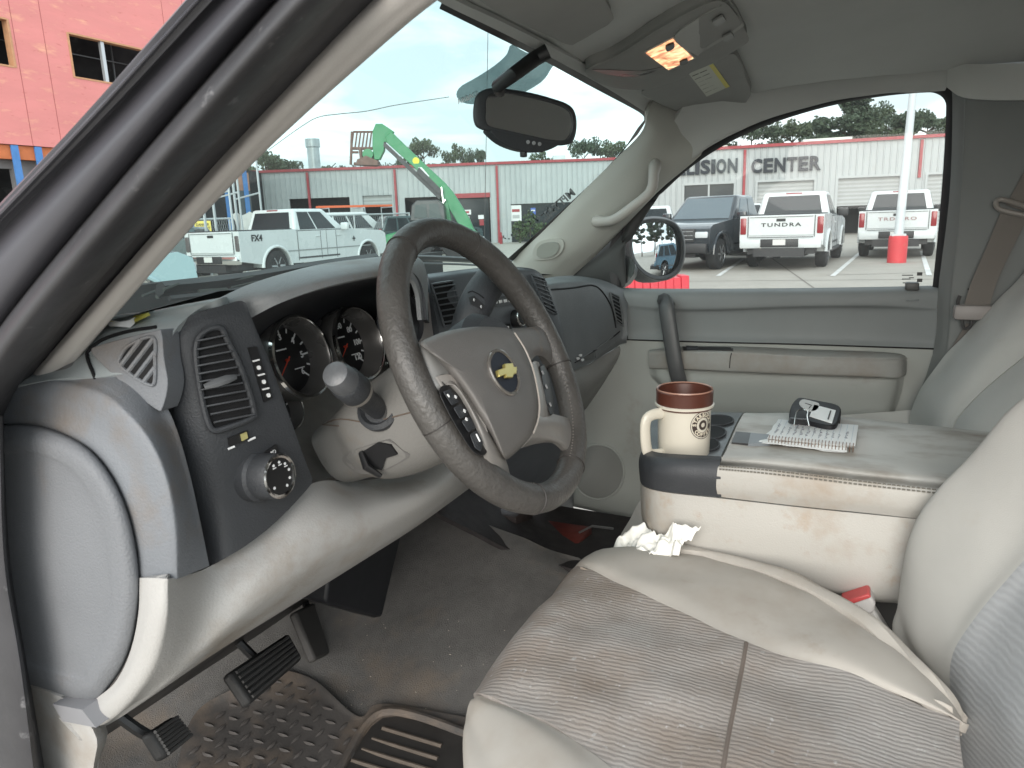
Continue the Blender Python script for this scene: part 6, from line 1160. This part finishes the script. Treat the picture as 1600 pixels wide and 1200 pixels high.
# ---- vehicles
M_TYRE=mat('tyre_rubber',(.018,.018,.019),.75,(60,.3)); M_ALLOY=mat('alloy_rim',(.42,.43,.44),.3,metal=.8); M_TAIL=mat('tail_lamp',(.25,.012,.018),.2,coat=.5); M_TRIM=mat('vehicle_black_trim',(.02,.02,.022),.5); M_LAMP=mat('headlamp',(.55,.58,.6),.12)
M_PW=mat('white_vehicle_paint',(.60,.63,.635),.28,None,(1,.05),coat=.5)
def vehicle(name,label,cat,paint,L=5.8,Wd=2.0,H=1.94,axr=1.25,wb=3.7,bed=1.75,belt=1.28,bedtop=1.36,hood=1.2,roof_r=None,suv=False,tail='',tailc=None,group=None,rr=.41,lamp=None,rack=False,tint=None,bedcover=True,front='bar'):
    r=root(name,(0,0,0),label,cat,group,local=True); hw=Wd/2
    xf=axr+wb
    if suv: bed=.05
    cowl=xf-.95
    def arch(cx,n=9,ra=rr+.09): return [(cx+ra*math.cos(math.pi-math.pi*k/(n-1)),.42+ra*math.sin(math.pi*k/(n-1))) for k in range(n)]
    prof=[(.06,.62)]+[(axr-rr-.09,.50)]+arch(axr)+[(axr+rr+.09,.46),(xf-rr-.09,.46)]+arch(xf)+[(xf+rr+.09,.50),(L-.05,.52),(L,.75),(L-.04,hood-.12),(L-.25,hood-.02),(cowl+.1,belt+.02),(cowl,belt),(bed,belt+.0)]+([(bed,bedtop),(.0,bedtop)] if not suv else [(.0,belt)])+[(0,.62)]
    b=MB(); b.prism([(x,-hw,z) for x,z in prof],(0,Wd,0)); b.build('body',paint,r,bev=.05)
    # flared arches
    for s in(-1,1):
        for cx in(axr,xf):
            b=MB(); P=[(cx+(rr+.12)*math.cos(q),s*(hw-.005),.42+(rr+.12)*math.sin(q)) for q in[math.pi*k/14 for k in range(15)]]; b.tube(P,.05,8,flat=.8); b.build('fender_flare',paint,r)
    # cab
    x0=bed+(.02 if not suv else 0); rf0=x0+(.18 if not suv else .35); wr=hw-.22; rx1=cowl-.85
    bo=[(x0,-hw+.04,belt-.02),(x0,hw-.04,belt-.02),(cowl,hw-.06,belt-.02),(cowl,-hw+.06,belt-.02)]; tp_=[(rf0,-wr,H),(rf0,wr,H),(rx1,wr-.03,H),(rx1,-wr+.03,H)]
    b=MB(); b.add(bo+tp_,[(0,3,2,1),(4,5,6,7),(0,1,5,4),(1,2,6,5),(2,3,7,6),(3,0,4,7)]); b.build('cab',paint,r,bev=.07)
    def face(a,bq,c,d,u0,u1,v0,v1,off):
        a,bq,c,d=map(Vector,(a,bq,c,d)); n_=(bq-a).cross(d-a).normalized()
        def q(u,v): return a.lerp(bq,u).lerp(d.lerp(c,u),v)+n_*off
        return [q(u0,v0),q(u1,v0),q(u1,v1),q(u0,v1)]
    tm=tint or M_WIN
    def win(nm,F,m=tm): b=MB(); b.prism(F,((F[1]-F[0]).cross(F[3]-F[0])).normalized()*-.02); return b.build(nm,m,r,bev=.01)
    win('rear_window',face(bo[1],bo[0],tp_[0],tp_[1],.10,.90,.16,.86,.012))
    win('windshield_pane',face(bo[3],bo[2],tp_[2],tp_[3],.06,.94,.08,.9,.012))
    for s in(0,1):
        A,B_,C_,D_=(bo[0],bo[3],tp_[3],tp_[0]) if s==0 else (bo[2],bo[1],tp_[1],tp_[2])
        for u0,u1 in(((.09,.40),(.43,.80)) if not suv else ((.05,.26),(.29,.52),(.55,.84))):
            if s==1: u0,u1=1-u1,1-u0
            win('side_window',face(A,B_,C_,D_,u0,u1,.10,.86,.012))
    sx=1
    # wheels
    for s in(-1,1):
        for cx in(axr,xf):
            b=MB(); b.lathe([(rr*.6,-.02),(rr*.93,0),(rr,.04),(rr,.22),(rr*.93,.26),(rr*.6,.27)],(cx,s*(hw-.01),rr),(0,-s,0),28); wl_=b.build('wheel',M_TYRE,r)
            b=MB(); b.lathe([(rr*.62,-.025),(rr*.60,-.005),(rr*.52,.03)],(cx,s*(hw-.01),rr),(0,-s,0),24,False,True)
            for k in range(6):
                q=2*math.pi*k/6; c=Vector((cx,s*(hw+.004),rr)); d=Vector((math.cos(q),0,math.sin(q))); b.tube([c+d*.05,c+d*rr*.58],[.05,.035],6,flat=.5)
            b.build('rim',M_ALLOY,wl_)
    # rear end
    if not suv:
        b=MB(); b.box((-.012,0,(bedtop+.82)/2+.02),(.03,Wd-.44,bedtop-.86)); tg_=b.build('tailgate',paint,r,bev=.02)
        b=MB(); b.box((bed/2,0,bedtop+.012),(bed-.1,Wd-.2,.03)); b.build('bed_cover',M_TRIM,r,bev=.01)
        b=MB(); b.box((-.032,.0,bedtop-.12),(.02,.22,.07)); b.build('tailgate_handle',M_TRIM,tg_,bev=.01)
        if tail:
            vs,fs=text_mesh(tail,.2,.004,.004,1.25); b=MB(); b.add([(-.032-v.z,-v.x*1.0,v.y*.62+bedtop-.24) for v in vs],fs); b.build('tailgate_lettering',tailc or M_TRIM,tg_)
    else:
        b=MB(); b.box((-.012,0,1.0),(.03,Wd-.3,.5)); tg_=b.build('tailgate',paint,r,bev=.02)
    for s in(-1,1):
        b=MB(); b.rbox((.03,s*(hw-.085),1.10 if not suv else 1.05),(.10,.155,.42),.03); b.build('taillight',lamp or M_TAIL,r)
        b=MB(); b.rbox((cowl-.28,s*(hw+.10),belt+.10),(.14,.26,.22),.04); b.tube([(cowl-.25,s*(hw-.06),belt),(cowl-.27,s*(hw+.05),belt+.05)],.03,6); b.build('side_mirror',M_TRIM if tail else paint,r)
        b=MB(); b.rbox((L-.10,s*(hw-.22),.93),(.22,.34,.16),.03); b.build('headlight',M_LAMP,r)
        for q in((x0+.9),(x0+1.85)):
            if q<cowl-.4: b=MB(); b.rbox((q,s*(hw+.012),belt-.16),(.18,.03,.035),.01); b.build('door_handle',paint,r)
        b=MB(); b.tube([(axr+rr+.25,s*(hw-.02),.40),(xf-rr-.25,s*(hw-.02),.40)],.06,8,flat=.6); b.build('running_board',M_TRIM,r)
    b=MB(); b.rbox((-.05,0,.66),(.2,Wd-.06,.22),.03); bp_=b.build('rear_bumper',paint if tail or suv else M_CHR,r)
    b=MB(); b.rbox((-.165,0,.68),(.04,.9,.20),.01); b.build('bumper_step',M_TRIM,bp_)
    b=MB(); b.box((-.19,0,.70),(.01,.30,.14)); b.build('licence_plate',mat('plate_white',(.6,.6,.58),.5),bp_)
    gp=mat('panel_gap',(.06,.062,.065),.6)
    for s in(-1,1):
        b=MB(); ys=s*(hw+.002)
        for q in((x0+.02,),(x0+1.02,),(cowl-.62 if not suv else cowl-.4,)): b.box((q[0],ys,(belt+.52)/2),(.014,.008,belt-.54))
        b.box(((x0+cowl-.5)/2,ys,.60),(cowl-.5-x0,.01,.05)); b.box(((x0+cowl)/2,s*(hw-.035),belt+.005),(cowl-x0-.1,.012,.03)); b.build('body_seams',gp,r)
    if not suv:
        b=MB(); b.box((-.03,-(hw-.205),(bedtop+.8)/2),(.01,.014,bedtop-.84)); b.box((-.03,(hw-.205),(bedtop+.8)/2),(.01,.014,bedtop-.84)); b.box((-.034,0,.82),(.01,Wd-.46,.016)); b.box((-.034,0,bedtop-.045),(.012,Wd-.5,.012)); b.build('tailgate_seams',gp,r)
        b=MB(); b.rbox((rf0+.02,0,H-.035),(.06,.42,.04),.01); b.build('brake_light',M_TAIL,r)
        b=MB(); b.tube([(.0,-.3,.42),(.0,.3,.42)],.05,8); b.rbox((-.12,0,.46),(.14,.12,.08),.01); b.build('tow_hitch',M_TRIM,r)
    b=MB(); b.box((axr,0,.45),(3.0,1.2,.2)); b.box((.3,0,.5),(.6,Wd-.4,.2)); b.box((xf,0,.5),(1.5,1.2,.3)); b.build('chassis',M_TRIM,r)
    b=MB(); b.rbox((L+.02,0,.60),(.16,Wd-.1,.26),.04); b.build('front_bumper',M_CHR if front=='bar' else M_TRIM,r)
    b=MB(); b.rbox((L-.02,0,.92),(.08,Wd-.78,.34),.02); gr=b.build('grille',M_TRIM,r)
    b=MB(); 
    for k in range(3): b.box((L+.025,0,.82+.1*k),(.02,Wd-.86,.02))
    b.build('grille_bar',mat('grille_silver',(.3,.31,.32),.3,metal=.5),gr)
    return r
def put(r,pt,ang): r.location=pt; r.rotation_euler=(0,0,ang)
def vdir(px): d=ray(px,hz(px)); return math.atan2(d.y,d.x)
def rear_at(r,px,py,rel):
    p=V(px,py,0,'z'); put(r,p,vdir(px)-R_(rel)); return r
G_='pickups parked by the metal buildings'
tun=vehicle('pickup_truck','white pickup with TUNDRA lettering on its tailgate, parked before the collision center','pickup truck',M_PW,tail='TUNDRA',group=G_); rear_at(tun,1217,422,9)
trd=vehicle('pickup_truck','white pickup partly behind the red-based pole, with TRD lettering on its tailgate','pickup truck',M_PW,tail='TRD PRO',tailc=mat('letters_red_grey',(.32,.2,.2),.5),group=G_); rear_at(trd,1397,404,1)
M_PD=mat('dark_blue_vehicle_paint',(.012,.017,.024),.18,None,(1,.1),coat=.7)
drk=vehicle('pickup_truck','dark blue pickup facing the camera, parked left of the TUNDRA pickup','pickup truck',M_PD,group=G_,front='x',tint=mat('tinted_blue_glass',(.10,.13,.15),.08))
fp=V(1050,424,0,'z'); an=vdir(1050)+math.pi-R_(24); put(drk,fp-Vector((math.cos(an),math.sin(an),0))*5.8,an)
sv=vehicle('parked_suv','white vehicle parked behind, between the dark blue pickup and the TUNDRA pickup','car',M_PW,L=4.9,Wd=1.9,H=1.75,axr=.95,wb=2.9,belt=1.1,suv=True,rr=.37); an=vdir(1146)+math.pi+R_(8); put(sv,gd(1146,29),an)
sv2=vehicle('parked_suv','pale vehicle at the far left of the passenger window behind the door mirror','car',M_PW,L=4.9,Wd=1.9,H=1.75,axr=.95,wb=2.9,belt=1.1,suv=True,rr=.37); put(sv2,gd(1012,24),vdir(1012))
f2=vehicle('pickup_truck','long white crew cab pickup with dark windows, seen side on through the windshield','pickup truck',M_PW,L=6.5,Wd=2.03,H=2.0,axr=1.32,wb=4.15,bed=2.15,belt=1.36,bedtop=1.42,hood=1.30,rr=.44,group=G_,lamp=mat('smoked_lamp',(.10,.09,.09),.25))
ra=gd(428,20.2); an=vdir(428)-R_(44); dv=Vector((math.cos(an),math.sin(an),0)); side=Vector((dv.y,-dv.x,0)); put(f2,ra-dv*1.32-side*1.0,an)
# its door and bed details
vs,fs=text_mesh('FX4',.24,.004,.006); b=MB(); b.add([(v.x+.62,-1.025-v.z,v.y+1.22) for v in vs],fs); b.build('bed_lettering',M_TRIM,f2)
vs,fs=text_mesh('+',.3,.004,.004); b=MB(); b.add([(v.x+4.75,-1.03-v.z,v.y+1.05) for v in vs],fs); b.build('fender_badge',M_TRIM,f2)
b=MB(); b.box((3.6,-1.022,.82),(4.0,.01,.03)); b.box((3.45,-1.02,1.0),(.015,.012,.8)); b.box((2.2,-1.02,1.0),(.015,.012,.85)); b.build('door_gaps',mat('gap_grey',(.25,.26,.26),.6),f2)
vn=vehicle('work_van','white work van with an orange ladder on its roof rack, behind the crew cab pickup','van',M_PW,L=5.4,Wd=2.0,H=2.05,axr=1.0,wb=3.4,belt=1.25,suv=True,rr=.37); put(vn,gd(478,33),vdir(540)-R_(70))
ld_=root('extension_ladder',(0,0,0),'orange ladder lying on the roof rack of the white work van','ladder',local=True); b=MB()
for s in(-.18,.18): b.box((0,s,0),(3.6,.05,.09))
b.build('rail',mat('ladder_orange',(.70,.14,.05),.5),ld_)
b=MB()
for k in range(12): b.box((-1.65+k*.3,0,0),(.035,.32,.03))
b.build('rungs',mat('ladder_orange',(.7,.14,.05),.5),ld_); ld_.location=vn.location+Vector((math.cos(vn.rotation_euler.z)*2.4,math.sin(vn.rotation_euler.z)*2.4,2.32)); ld_.rotation_euler=(0,0,vn.rotation_euler.z)
b=MB()
for x in(.9,2.6,4.0):
    b.tube([(x,-.7,2.0),(x,-.7,2.24),(x,.7,2.24),(x,.7,2.0)],.025,6)
b.build('roof_rack',M_STL,vn)
M_TEAL=mat('dark_teal_vehicle_paint',(.04,.07,.075),.3,coat=.4)
dc=vehicle('parked_suv','dark teal vehicle half hidden behind the steering wheel, left of the green telehandler','car',M_TEAL,L=4.9,Wd=1.9,H=1.8,axr=.95,wb=2.9,belt=1.1,suv=True,rr=.37); put(dc,gd(585,33),vdir(620)-R_(75))
lc=vehicle('parked_suv','dark car with red tail lights at the left pillar, behind the white crew cab pickup','car',M_TEAL,L=4.7,Wd=1.9,H=1.6,axr=.95,wb=2.8,belt=1.0,suv=True,rr=.36); put(lc,gd(258,23),vdir(258)-R_(20))
nc=vehicle('parked_suv','pale blue car just ahead of the hood at the lower left of the windshield','car',mat('pale_blue_paint',(.30,.42,.45),.25,coat=.5),L=4.5,Wd=1.8,H=1.42,axr=.9,wb=2.7,belt=.95,suv=True,rr=.34); an=vdir(285)-R_(82); put(nc,gd(286,12)-Vector((math.cos(an),math.sin(an),0))*4.5,an)
# behind the truck, seen only in the door mirror
M_MB=mat('steel_blue_paint',(.08,.16,.22),.25,coat=.5)
c1=vehicle('parked_suv','blue car seen reflected in the passenger door mirror','car',M_MB,L=4.8,Wd=1.9,H=1.7,axr=.95,wb=2.85,belt=1.05,suv=True,rr=.37); put(c1,Vector((3.4,-7.5,0)),R_(20))
for k,(x,y,a,lb_) in enumerate(((6.0,-14,100,'nearer white pickup reflected in the passenger door mirror'),(9.5,-17,100,'farther white pickup reflected in the passenger door mirror'))):
    c_=vehicle('pickup_truck',lb_,'pickup truck',M_PW); put(c_,Vector((x,y,0)),R_(a))

# ---- telehandler
M_GRN=mat('green_machine_paint',(.004,.19,.06),.4,None,(2,.12)); TO=gd(690,30.0); 
def T(px,py,off=0):
    """a point of the machine, off metres farther along its width"""
    r=ray(px,py); return CAM+r*30.0+Vector((fw.x,fw.y,0)).normalized()*off
th=root('telehandler',TO,'green telehandler with raised boom and fork carriage, parked by the service building','telehandler')
def plate(mb,pl,o0,o1): P=[T(x,y,o0) for x,y in pl]; mb.prism(P,Vector((fw.x,fw.y,0)).normalized()*(o1-o0))
b=MB(); plate(b,[(684,294),(694,284),(708,300),(722,322),(734,342),(744,366),(726,366),(706,332)],-.25,.25); b.build('boom_base',M_GRN,th,bev=.02)
b=MB(); plate(b,[(603,215),(612,206),(655,248),(698,288),(700,298),(692,305),(648,262),(606,224)],-.22,.22); plate(b,[(690,306),(700,312),(706,345),(694,345)],-.28,.28); bm_=b.build('boom',M_GRN,th,bev=.02)
b=MB(); plate(b,[(583,206),(588,194),(598,194),(616,206),(608,224),(602,222),(601,236),(594,250),(586,250),(583,232)],-.17,.17); b.build('boom_head',M_GRN,th,bev=.02)
b=MB(); plate(b,[(601,222),(690,306),(687,312),(600,229)],-.18,.18); plate(b,[(656,262),(694,300),(690,306),(652,270)],-.3,-.22); b.build('boom_underside',M_TRIM,th)
b=MB(); b.tube([T(697,312,-.35),T(684,330,-.35)],.05,8); b.tube([T(691,293,-.4),T(694,318,-.4)],.04,8); b.build('hydraulic_ram',M_CHR,th)
b=MB(); b.lathe([(.14,0),(.14,.01)],T(651,252,-.235),-Vector((fw.x,fw.y,0)),20); b.build('round_badge',mat('badge_yellow',(.7,.65,.05),.5),bm_)
b=MB(); P=[T(x,y,-.23) for x,y in((654,262),(660,262),(672,276),(668,277))]; b.prism(P,-Vector((fw.x,fw.y,0)).normalized()*.01); b.build('boom_lettering',M_WHT,bm_)
br=mat('rusty_carriage',(.16,.09,.07),.7,None,(5,.3)); b=MB()
for x in range(7): b.tube([T(552+x*5.6+.5,206),T(549+x*5.6,232)],.035,6)
b.tube([T(552,206),T(587,206)],.045,6); b.tube([T(549,232),T(586,232)],.06,6); b.tube([T(550,206),T(548,257)],.06,6); b.tube([T(586,206),T(590,256)],.06,6); b.tube([T(549,238),T(560,238)],.05,6)
plate(b,[(560,250),(574,244),(592,252),(592,259),(558,258)],-.3,.3); b.tube([T(563,232),T(566,256)],.08,6); b.tube([T(553,256),T(590,258)],.07,6); b.build('fork_carriage',br,th)
b=MB(); b.lathe([(.22,-.2),(.22,.2)],T(576,243),fw,16); b.tube([T(576,243),T(592,238)],.10,8); b.build('tilt_link',M_GRN,th)
b=MB(); plate(b,[(646,345),(648,322),(656,314),(688,313),(697,322),(700,348)],-1.1,-.2); cbn=b.build('operator_cab',mat('cab_black',(.02,.022,.023),.35),th,bev=.03)
b=MB(); plate(b,[(652,340),(654,322),(670,319),(672,341)],-1.13,-1.11); plate(b,[(675,341),(675,319),(688,319),(694,342)],-1.13,-1.11); b.build('cab_window',mat('cab_glass',(.04,.055,.055),.15,spec=.25),cbn)
b=MB(); plate(b,[(604,384),(608,366),(640,358),(738,356),(746,364),(742,382)],-.9,.9); b.build('machine_body',M_GRN,th,bev=.05)
b=MB(); plate(b,[(640,352),(702,352),(702,380),(640,380)],-1.15,-.9); b.build('side_panel',M_TRIM,th,bev=.03)
for x,o_ in((658,-1.0),(716,-1.0),(668,1.0),(728,1.0)):
    b=MB(); c=T(x,383 if o_<0 else 379,o_); ax_=Vector((fw.x,fw.y,0)).normalized(); c.z=.62; n2=24; b.lathe([(.35,-.24),(.58,-.24),(.62,-.15),(.62,.15),(.58,.24),(.35,.24)],c,ax_,30)
    for k in range(22):
        q=2*math.pi*k/22; d=r0*math.cos(q)+Vector((0,0,1))*math.sin(q); b.box((0,0,0),(.08,.42,.07),frame(c+d*.63,r0*-math.sin(q)+Vector((0,0,1))*math.cos(q),ax_))
    wq=b.build('wheel',M_TYRE,th); b=MB(); b.lathe([(.33,-.2),(.25,-.22),(.1,-.26)],c,ax_,20); b.build('rim',M_GRN,wq)

# ---- light pole, barrier, fence, sign, wires
pb=gd(1408,19.2); pole=root('light_pole',pb,'white light pole with a red painted base, leaning slightly in front of a white pickup','light pole')
b=MB(); b.lathe([(.235,0),(.235,.62),(.225,.70),(.2,.71)],pb,n=36); b.build('pole_base',mat('base_red',(.60,.05,.06),.6,None,(2,.15),((.45,.2,.15),4,.6,.8)),pole)
pt_=V(1429,120,20.0,'d'); b=MB(); b.tube([pb+Vector((0,0,.7)),pt_],[.115,.095],20); b.box(pb+Vector((0,0,.73)),(.34,.34,.05)); b.build('pole_shaft',mat('pole_white',(.52,.55,.56),.4,None,(2,.06)),pole)
b=MB(); bp2=gd(1301,37.5); b.lathe([(.13,0),(.13,1.0),(.07,1.08)],bp2,n=16); tag(b.build('bollard',M_REDT),'red steel bollard by the roll-up doors, right of the TUNDRA pickup','bollard')
# red plastic barrier close by, its top just showing below the door mirror
bc_=V(1019,431,7.6,'d'); br_=root('plastic_barrier',(bc_.x,bc_.y,0),'bright red ribbed plastic barrier standing just outside the passenger window below the mirror','barrier')
zt2=bc_.z; ax2=Vector((r0.x,r0.y,0)).normalized(); ay2=Vector((-ax2.y,ax2.x,0)); b=MB(); c0=Vector((bc_.x,bc_.y,0))
prf=[(-.34,0),(-.34,.12),(-.20,.3),(-.12,zt2),(.12,zt2),(.20,.3),(.34,.12),(.34,0)]
for k in range(9):
    u=-.36+k*.08; s_=1.0 if k%2==0 else .93; P=[c0+ax2*u+ay2*(a*s_)+Vector((0,0,z*(1 if k%2==0 else .98))) for a,z in prf]; b.prism(P,ax2*.08)
b.build('barrier_shell',mat('barrier_red',(.62,.03,.05),.45,None,(3,.1)),br_,bev=.01)
fe=root('chain_link_fence',gd(420,29),'grey chain link fence behind the white crew cab pickup','fence')
b=MB(); A,B=gd(250,28),gd(640,33); Z=Vector((0,0,1.9)); b.tube([A+Z,B+Z],.035,6); b.tube([A+Z*.5,B+Z*.5],.02,6)
b.build('rail',M_STL,fe)
for k in range(9): b=MB(); p=A.lerp(B,k/8); b.tube([p,p+Z*1.02],.035,6); b.build('post',M_STL,fe)
b=MB()
for k in range(120):
    p=A.lerp(B,k/120); q=A.lerp(B,min(1,(k+6)/120)); b.tube([p,q+Z],.004,3); b.tube([p+Z,q],.004,3)
b.build('mesh',M_STL,fe)
vs,fs=text_mesh('DANGER\nKEEP OUT',.17,.004,.003); sg=root('caution_sign',A,'small yellow warning sign on the chain link fence by the windshield pillar','sign')
c=V(317,354,27.6,'d'); FM=frame(c,r0,(0,0,1)); b=MB(); b.box((0,0,0),(.62,.42,.02),FM); sgb=b.build('sign_plate',mat('sign_yellow',(.75,.62,.12),.5),sg); b=MB(); b.add([Vector((v.x*.72,v.y*.8,v.z+.014)) for v in vs],fs,FM); b.build('sign_lettering',M_BK,sgb)
b=MB(); a=V(362,335,26,'d'); 
sheet_pts=[[a+r0*(i*.16+.1*math.sin(j))+Vector((0,0,-.28*j+.08*math.sin(i*2)))+Vector((fw.x,fw.y,0))*.1*math.sin(i*1.7+j) for i in range(6)] for j in range(6)]
o=sheet('draped_tarp',sheet_pts,mat('tarp_white',(.6,.6,.58),.8),None,lin=True,thick=.01); tag(o,'pale crumpled tarp hanging on the fence behind the white crew cab pickup','tarp')
b=MB(); b.box((gd(365,35)+Vector((0,0,3.0))),(.25,.25,6.0)); 
# shrubs by the windows of the service building
M_LF=mat('shrub_leaf',(.06,.10,.035),.7,None,(2,.4))
def leaves(mb,c,rad,n,sz,rng):
    for _ in range(n):
        while True:
            p=Vector((rng.uniform(-1,1),rng.uniform(-1,1),rng.uniform(-1,1)))
            if .15<p.length<1: break
        q=c+Vector((p.x*rad[0],p.y*rad[1],p.z*rad[2])); a=Vector((rng.uniform(-1,1),rng.uniform(-1,1),rng.uniform(-1,1))).normalized(); t=a.orthogonal().normalized(); u=a.cross(t); s=sz*rng.uniform(.6,1.4)
        mb.add([q-t*s,q-u*s*.6,q+t*s,q+u*s*.6],[(0,1,2,3)])
rng=random.Random(4)
for k,(px,wd,h) in enumerate(((812,1.0,1.3),(828,1.1,2.0),(846,.9,1.2))):
    g0=gd(px,45); b=MB(); leaves(b,g0+Vector((0,0,h*.55)),(wd*.6,.5,h*.5),260,.10,rng); s_=root('shrub',g0,['small shrub nearest the red downpipe outside the service building window','tallest shrub outside the service building window','low shrub outside the service building window nearest the pillar'][k],'shrub','shrubs outside the service building'); b.build('foliage',M_LF,s_); b=MB(); b.tube([g0,g0+Vector((0,0,h*.6))],.04,5); b.build('stem',mat('bark_brown',(.09,.07,.055),.9),s_)
b=MB(); q=V(783,375,45,'d'); q.z=0; b.lathe([(.09,0),(.09,.5),(.05,.56),(.07,.62),(.03,.72)],q,n=14); b.lathe([(.06,0),(.06,.3)],q+Vector((-.15,0,.4)),(1,0,0),n=10); tag(b.build('fire_hydrant',M_REDT),'small red hydrant at the foot of the service building wall','hydrant')

# ---- trees beyond the buildings
M_T1=mat('tree_foliage',(.085,.115,.062),.75,None,(.35,.5)); M_T2=mat('pine_foliage',(.06,.088,.052),.75,None,(.5,.5)); M_BARK=mat('bark_brown',(.09,.07,.055),.9)
def make_tree(h,wd,kind,seed,m):
    rg=random.Random(seed); r=root('pine_tree' if kind else 'broadleaf_tree',(0,0,0),'x','tree','trees beyond the metal buildings',local=True)
    b=MB(); pth=[Vector((0,0,0))]
    for k in range(1,7): pth.append(Vector((rg.uniform(-.15,.15)*k*.4,rg.uniform(-.1,.1)*k*.4,h*.92*k/6)))
    b.tube(pth,[.28,.24,.2,.16,.12,.08,.04],8); L=[]
    n=26 if kind else 22
    for k in range(n):
        t=(.38+.6*k/n) if kind else rg.uniform(.35,.95); z=h*t; q=rg.uniform(0,6.28); rad=wd*.5*((1.25-t)*1.25 if kind else math.sqrt(max(.1,1-((t-.62)/.42)**2)))*rg.uniform(.5,1); c=Vector((math.cos(q)*rad,math.sin(q)*rad,z)); st_=Vector((0,0,z-h*.08)); b.tube([st_,st_.lerp(c,.6)+Vector((0,0,.2)),c],[.07,.05,.02],5); L.append((c,rad))
    b.build('trunk',M_BARK,r); b=MB()
    for c,rad in L: leaves(b,c,(wd*.17*rg.uniform(.7,1.3),wd*.17*rg.uniform(.7,1.3),h*(.035 if kind else .06)*rg.uniform(.7,1.4)),260,.19,rg)
    leaves(b,Vector((0,0,h*.93)),(wd*.1,wd*.1,h*.07),120,.20,rg); b.build('crown',m,r); return r
protos=[make_tree(11,8,0,1,M_T1),make_tree(11,7.5,0,2,M_T1),make_tree(13,7,1,3,M_T2),make_tree(11,9,0,8,M_T2)]
TL=[(1312,152,100,2,'tallest dark pine standing above the white roof unit of the collision center'),(1378,172,95,0,'broad tree just right of the tallest pine, above the eaves'),(1440,180,90,1,'tree behind the top of the white light pole'),(1170,190,80,3,'tree above the letters LLISION of the collision center'),(1232,196,80,1,'tree over the left end of the word CENTER'),(1268,185,60,2,'slim pine directly left of the tallest pine'),(1120,212,60,0,'low tree at the left end of the passenger window'),(1345,168,70,3,'dark tree crowded against the right side of the tallest pine'),(1410,176,70,3,'dark tree just left of the light pole top'),(1482,176,80,0,'tree at the right edge of the passenger window'),
 (424,232,75,0,'broad tree left of the grey exhaust stack'),(455,250,50,3,'small dark tree touching the exhaust stack on its left'),(525,262,45,1,'low tree just right of the exhaust stack'),(668,222,52,1,'tree right behind the raised green boom'),(716,226,46,0,'round tree left of the antenna wire'),(750,234,32,3,'small tree crossed by the antenna wire'),(850,236,56,0,'tree directly below the rear view mirror'),(914,219,52,3,'dark tree right of the rear view mirror'),(958,225,54,1,'tree beside the right end of the windshield'),(640,246,40,3,'low tree seen behind the boom of the telehandler')]
for i,(px,ty,wd,k,lb_) in enumerate(TL):
    o=protos[k] if i in(0,1,2,3) and False else copy_tree(protos[k]); d=72+(i*7)%17; g0=gd(px,d); zt3=V(px,ty,d,'d').z; hh=(13 if k==2 else 11); s=zt3/hh; o.location=g0; ws_=wd*d/FPX/(8 if k==0 else 7.5 if k==1 else 7 if k==2 else 9); o.scale=(ws_*1.15,ws_*1.15,s); o.rotation_euler=(0,0,i*1.3); o['label']=lb_
for k,(x,y,s) in enumerate(((12,-38,1.0),(18,-44,1.2),(24,-42,1.0),(30,-46,1.2),(15,-52,1.3),(37,-40,1.1),(6,-46,1.1))):
    o=copy_tree(protos[2]); o.location=(x,y,0); o.scale=(s,s,s*.9); o['label']='tall pine behind the truck, seen only as a reflection in the door mirror'; o['group']='pines reflected in the door mirror'
for p_ in protos:
    for ch in [k for k in bpy.data.objects if k.parent==p_]: bpy.data.objects.remove(ch)
    bpy.data.objects.remove(p_)
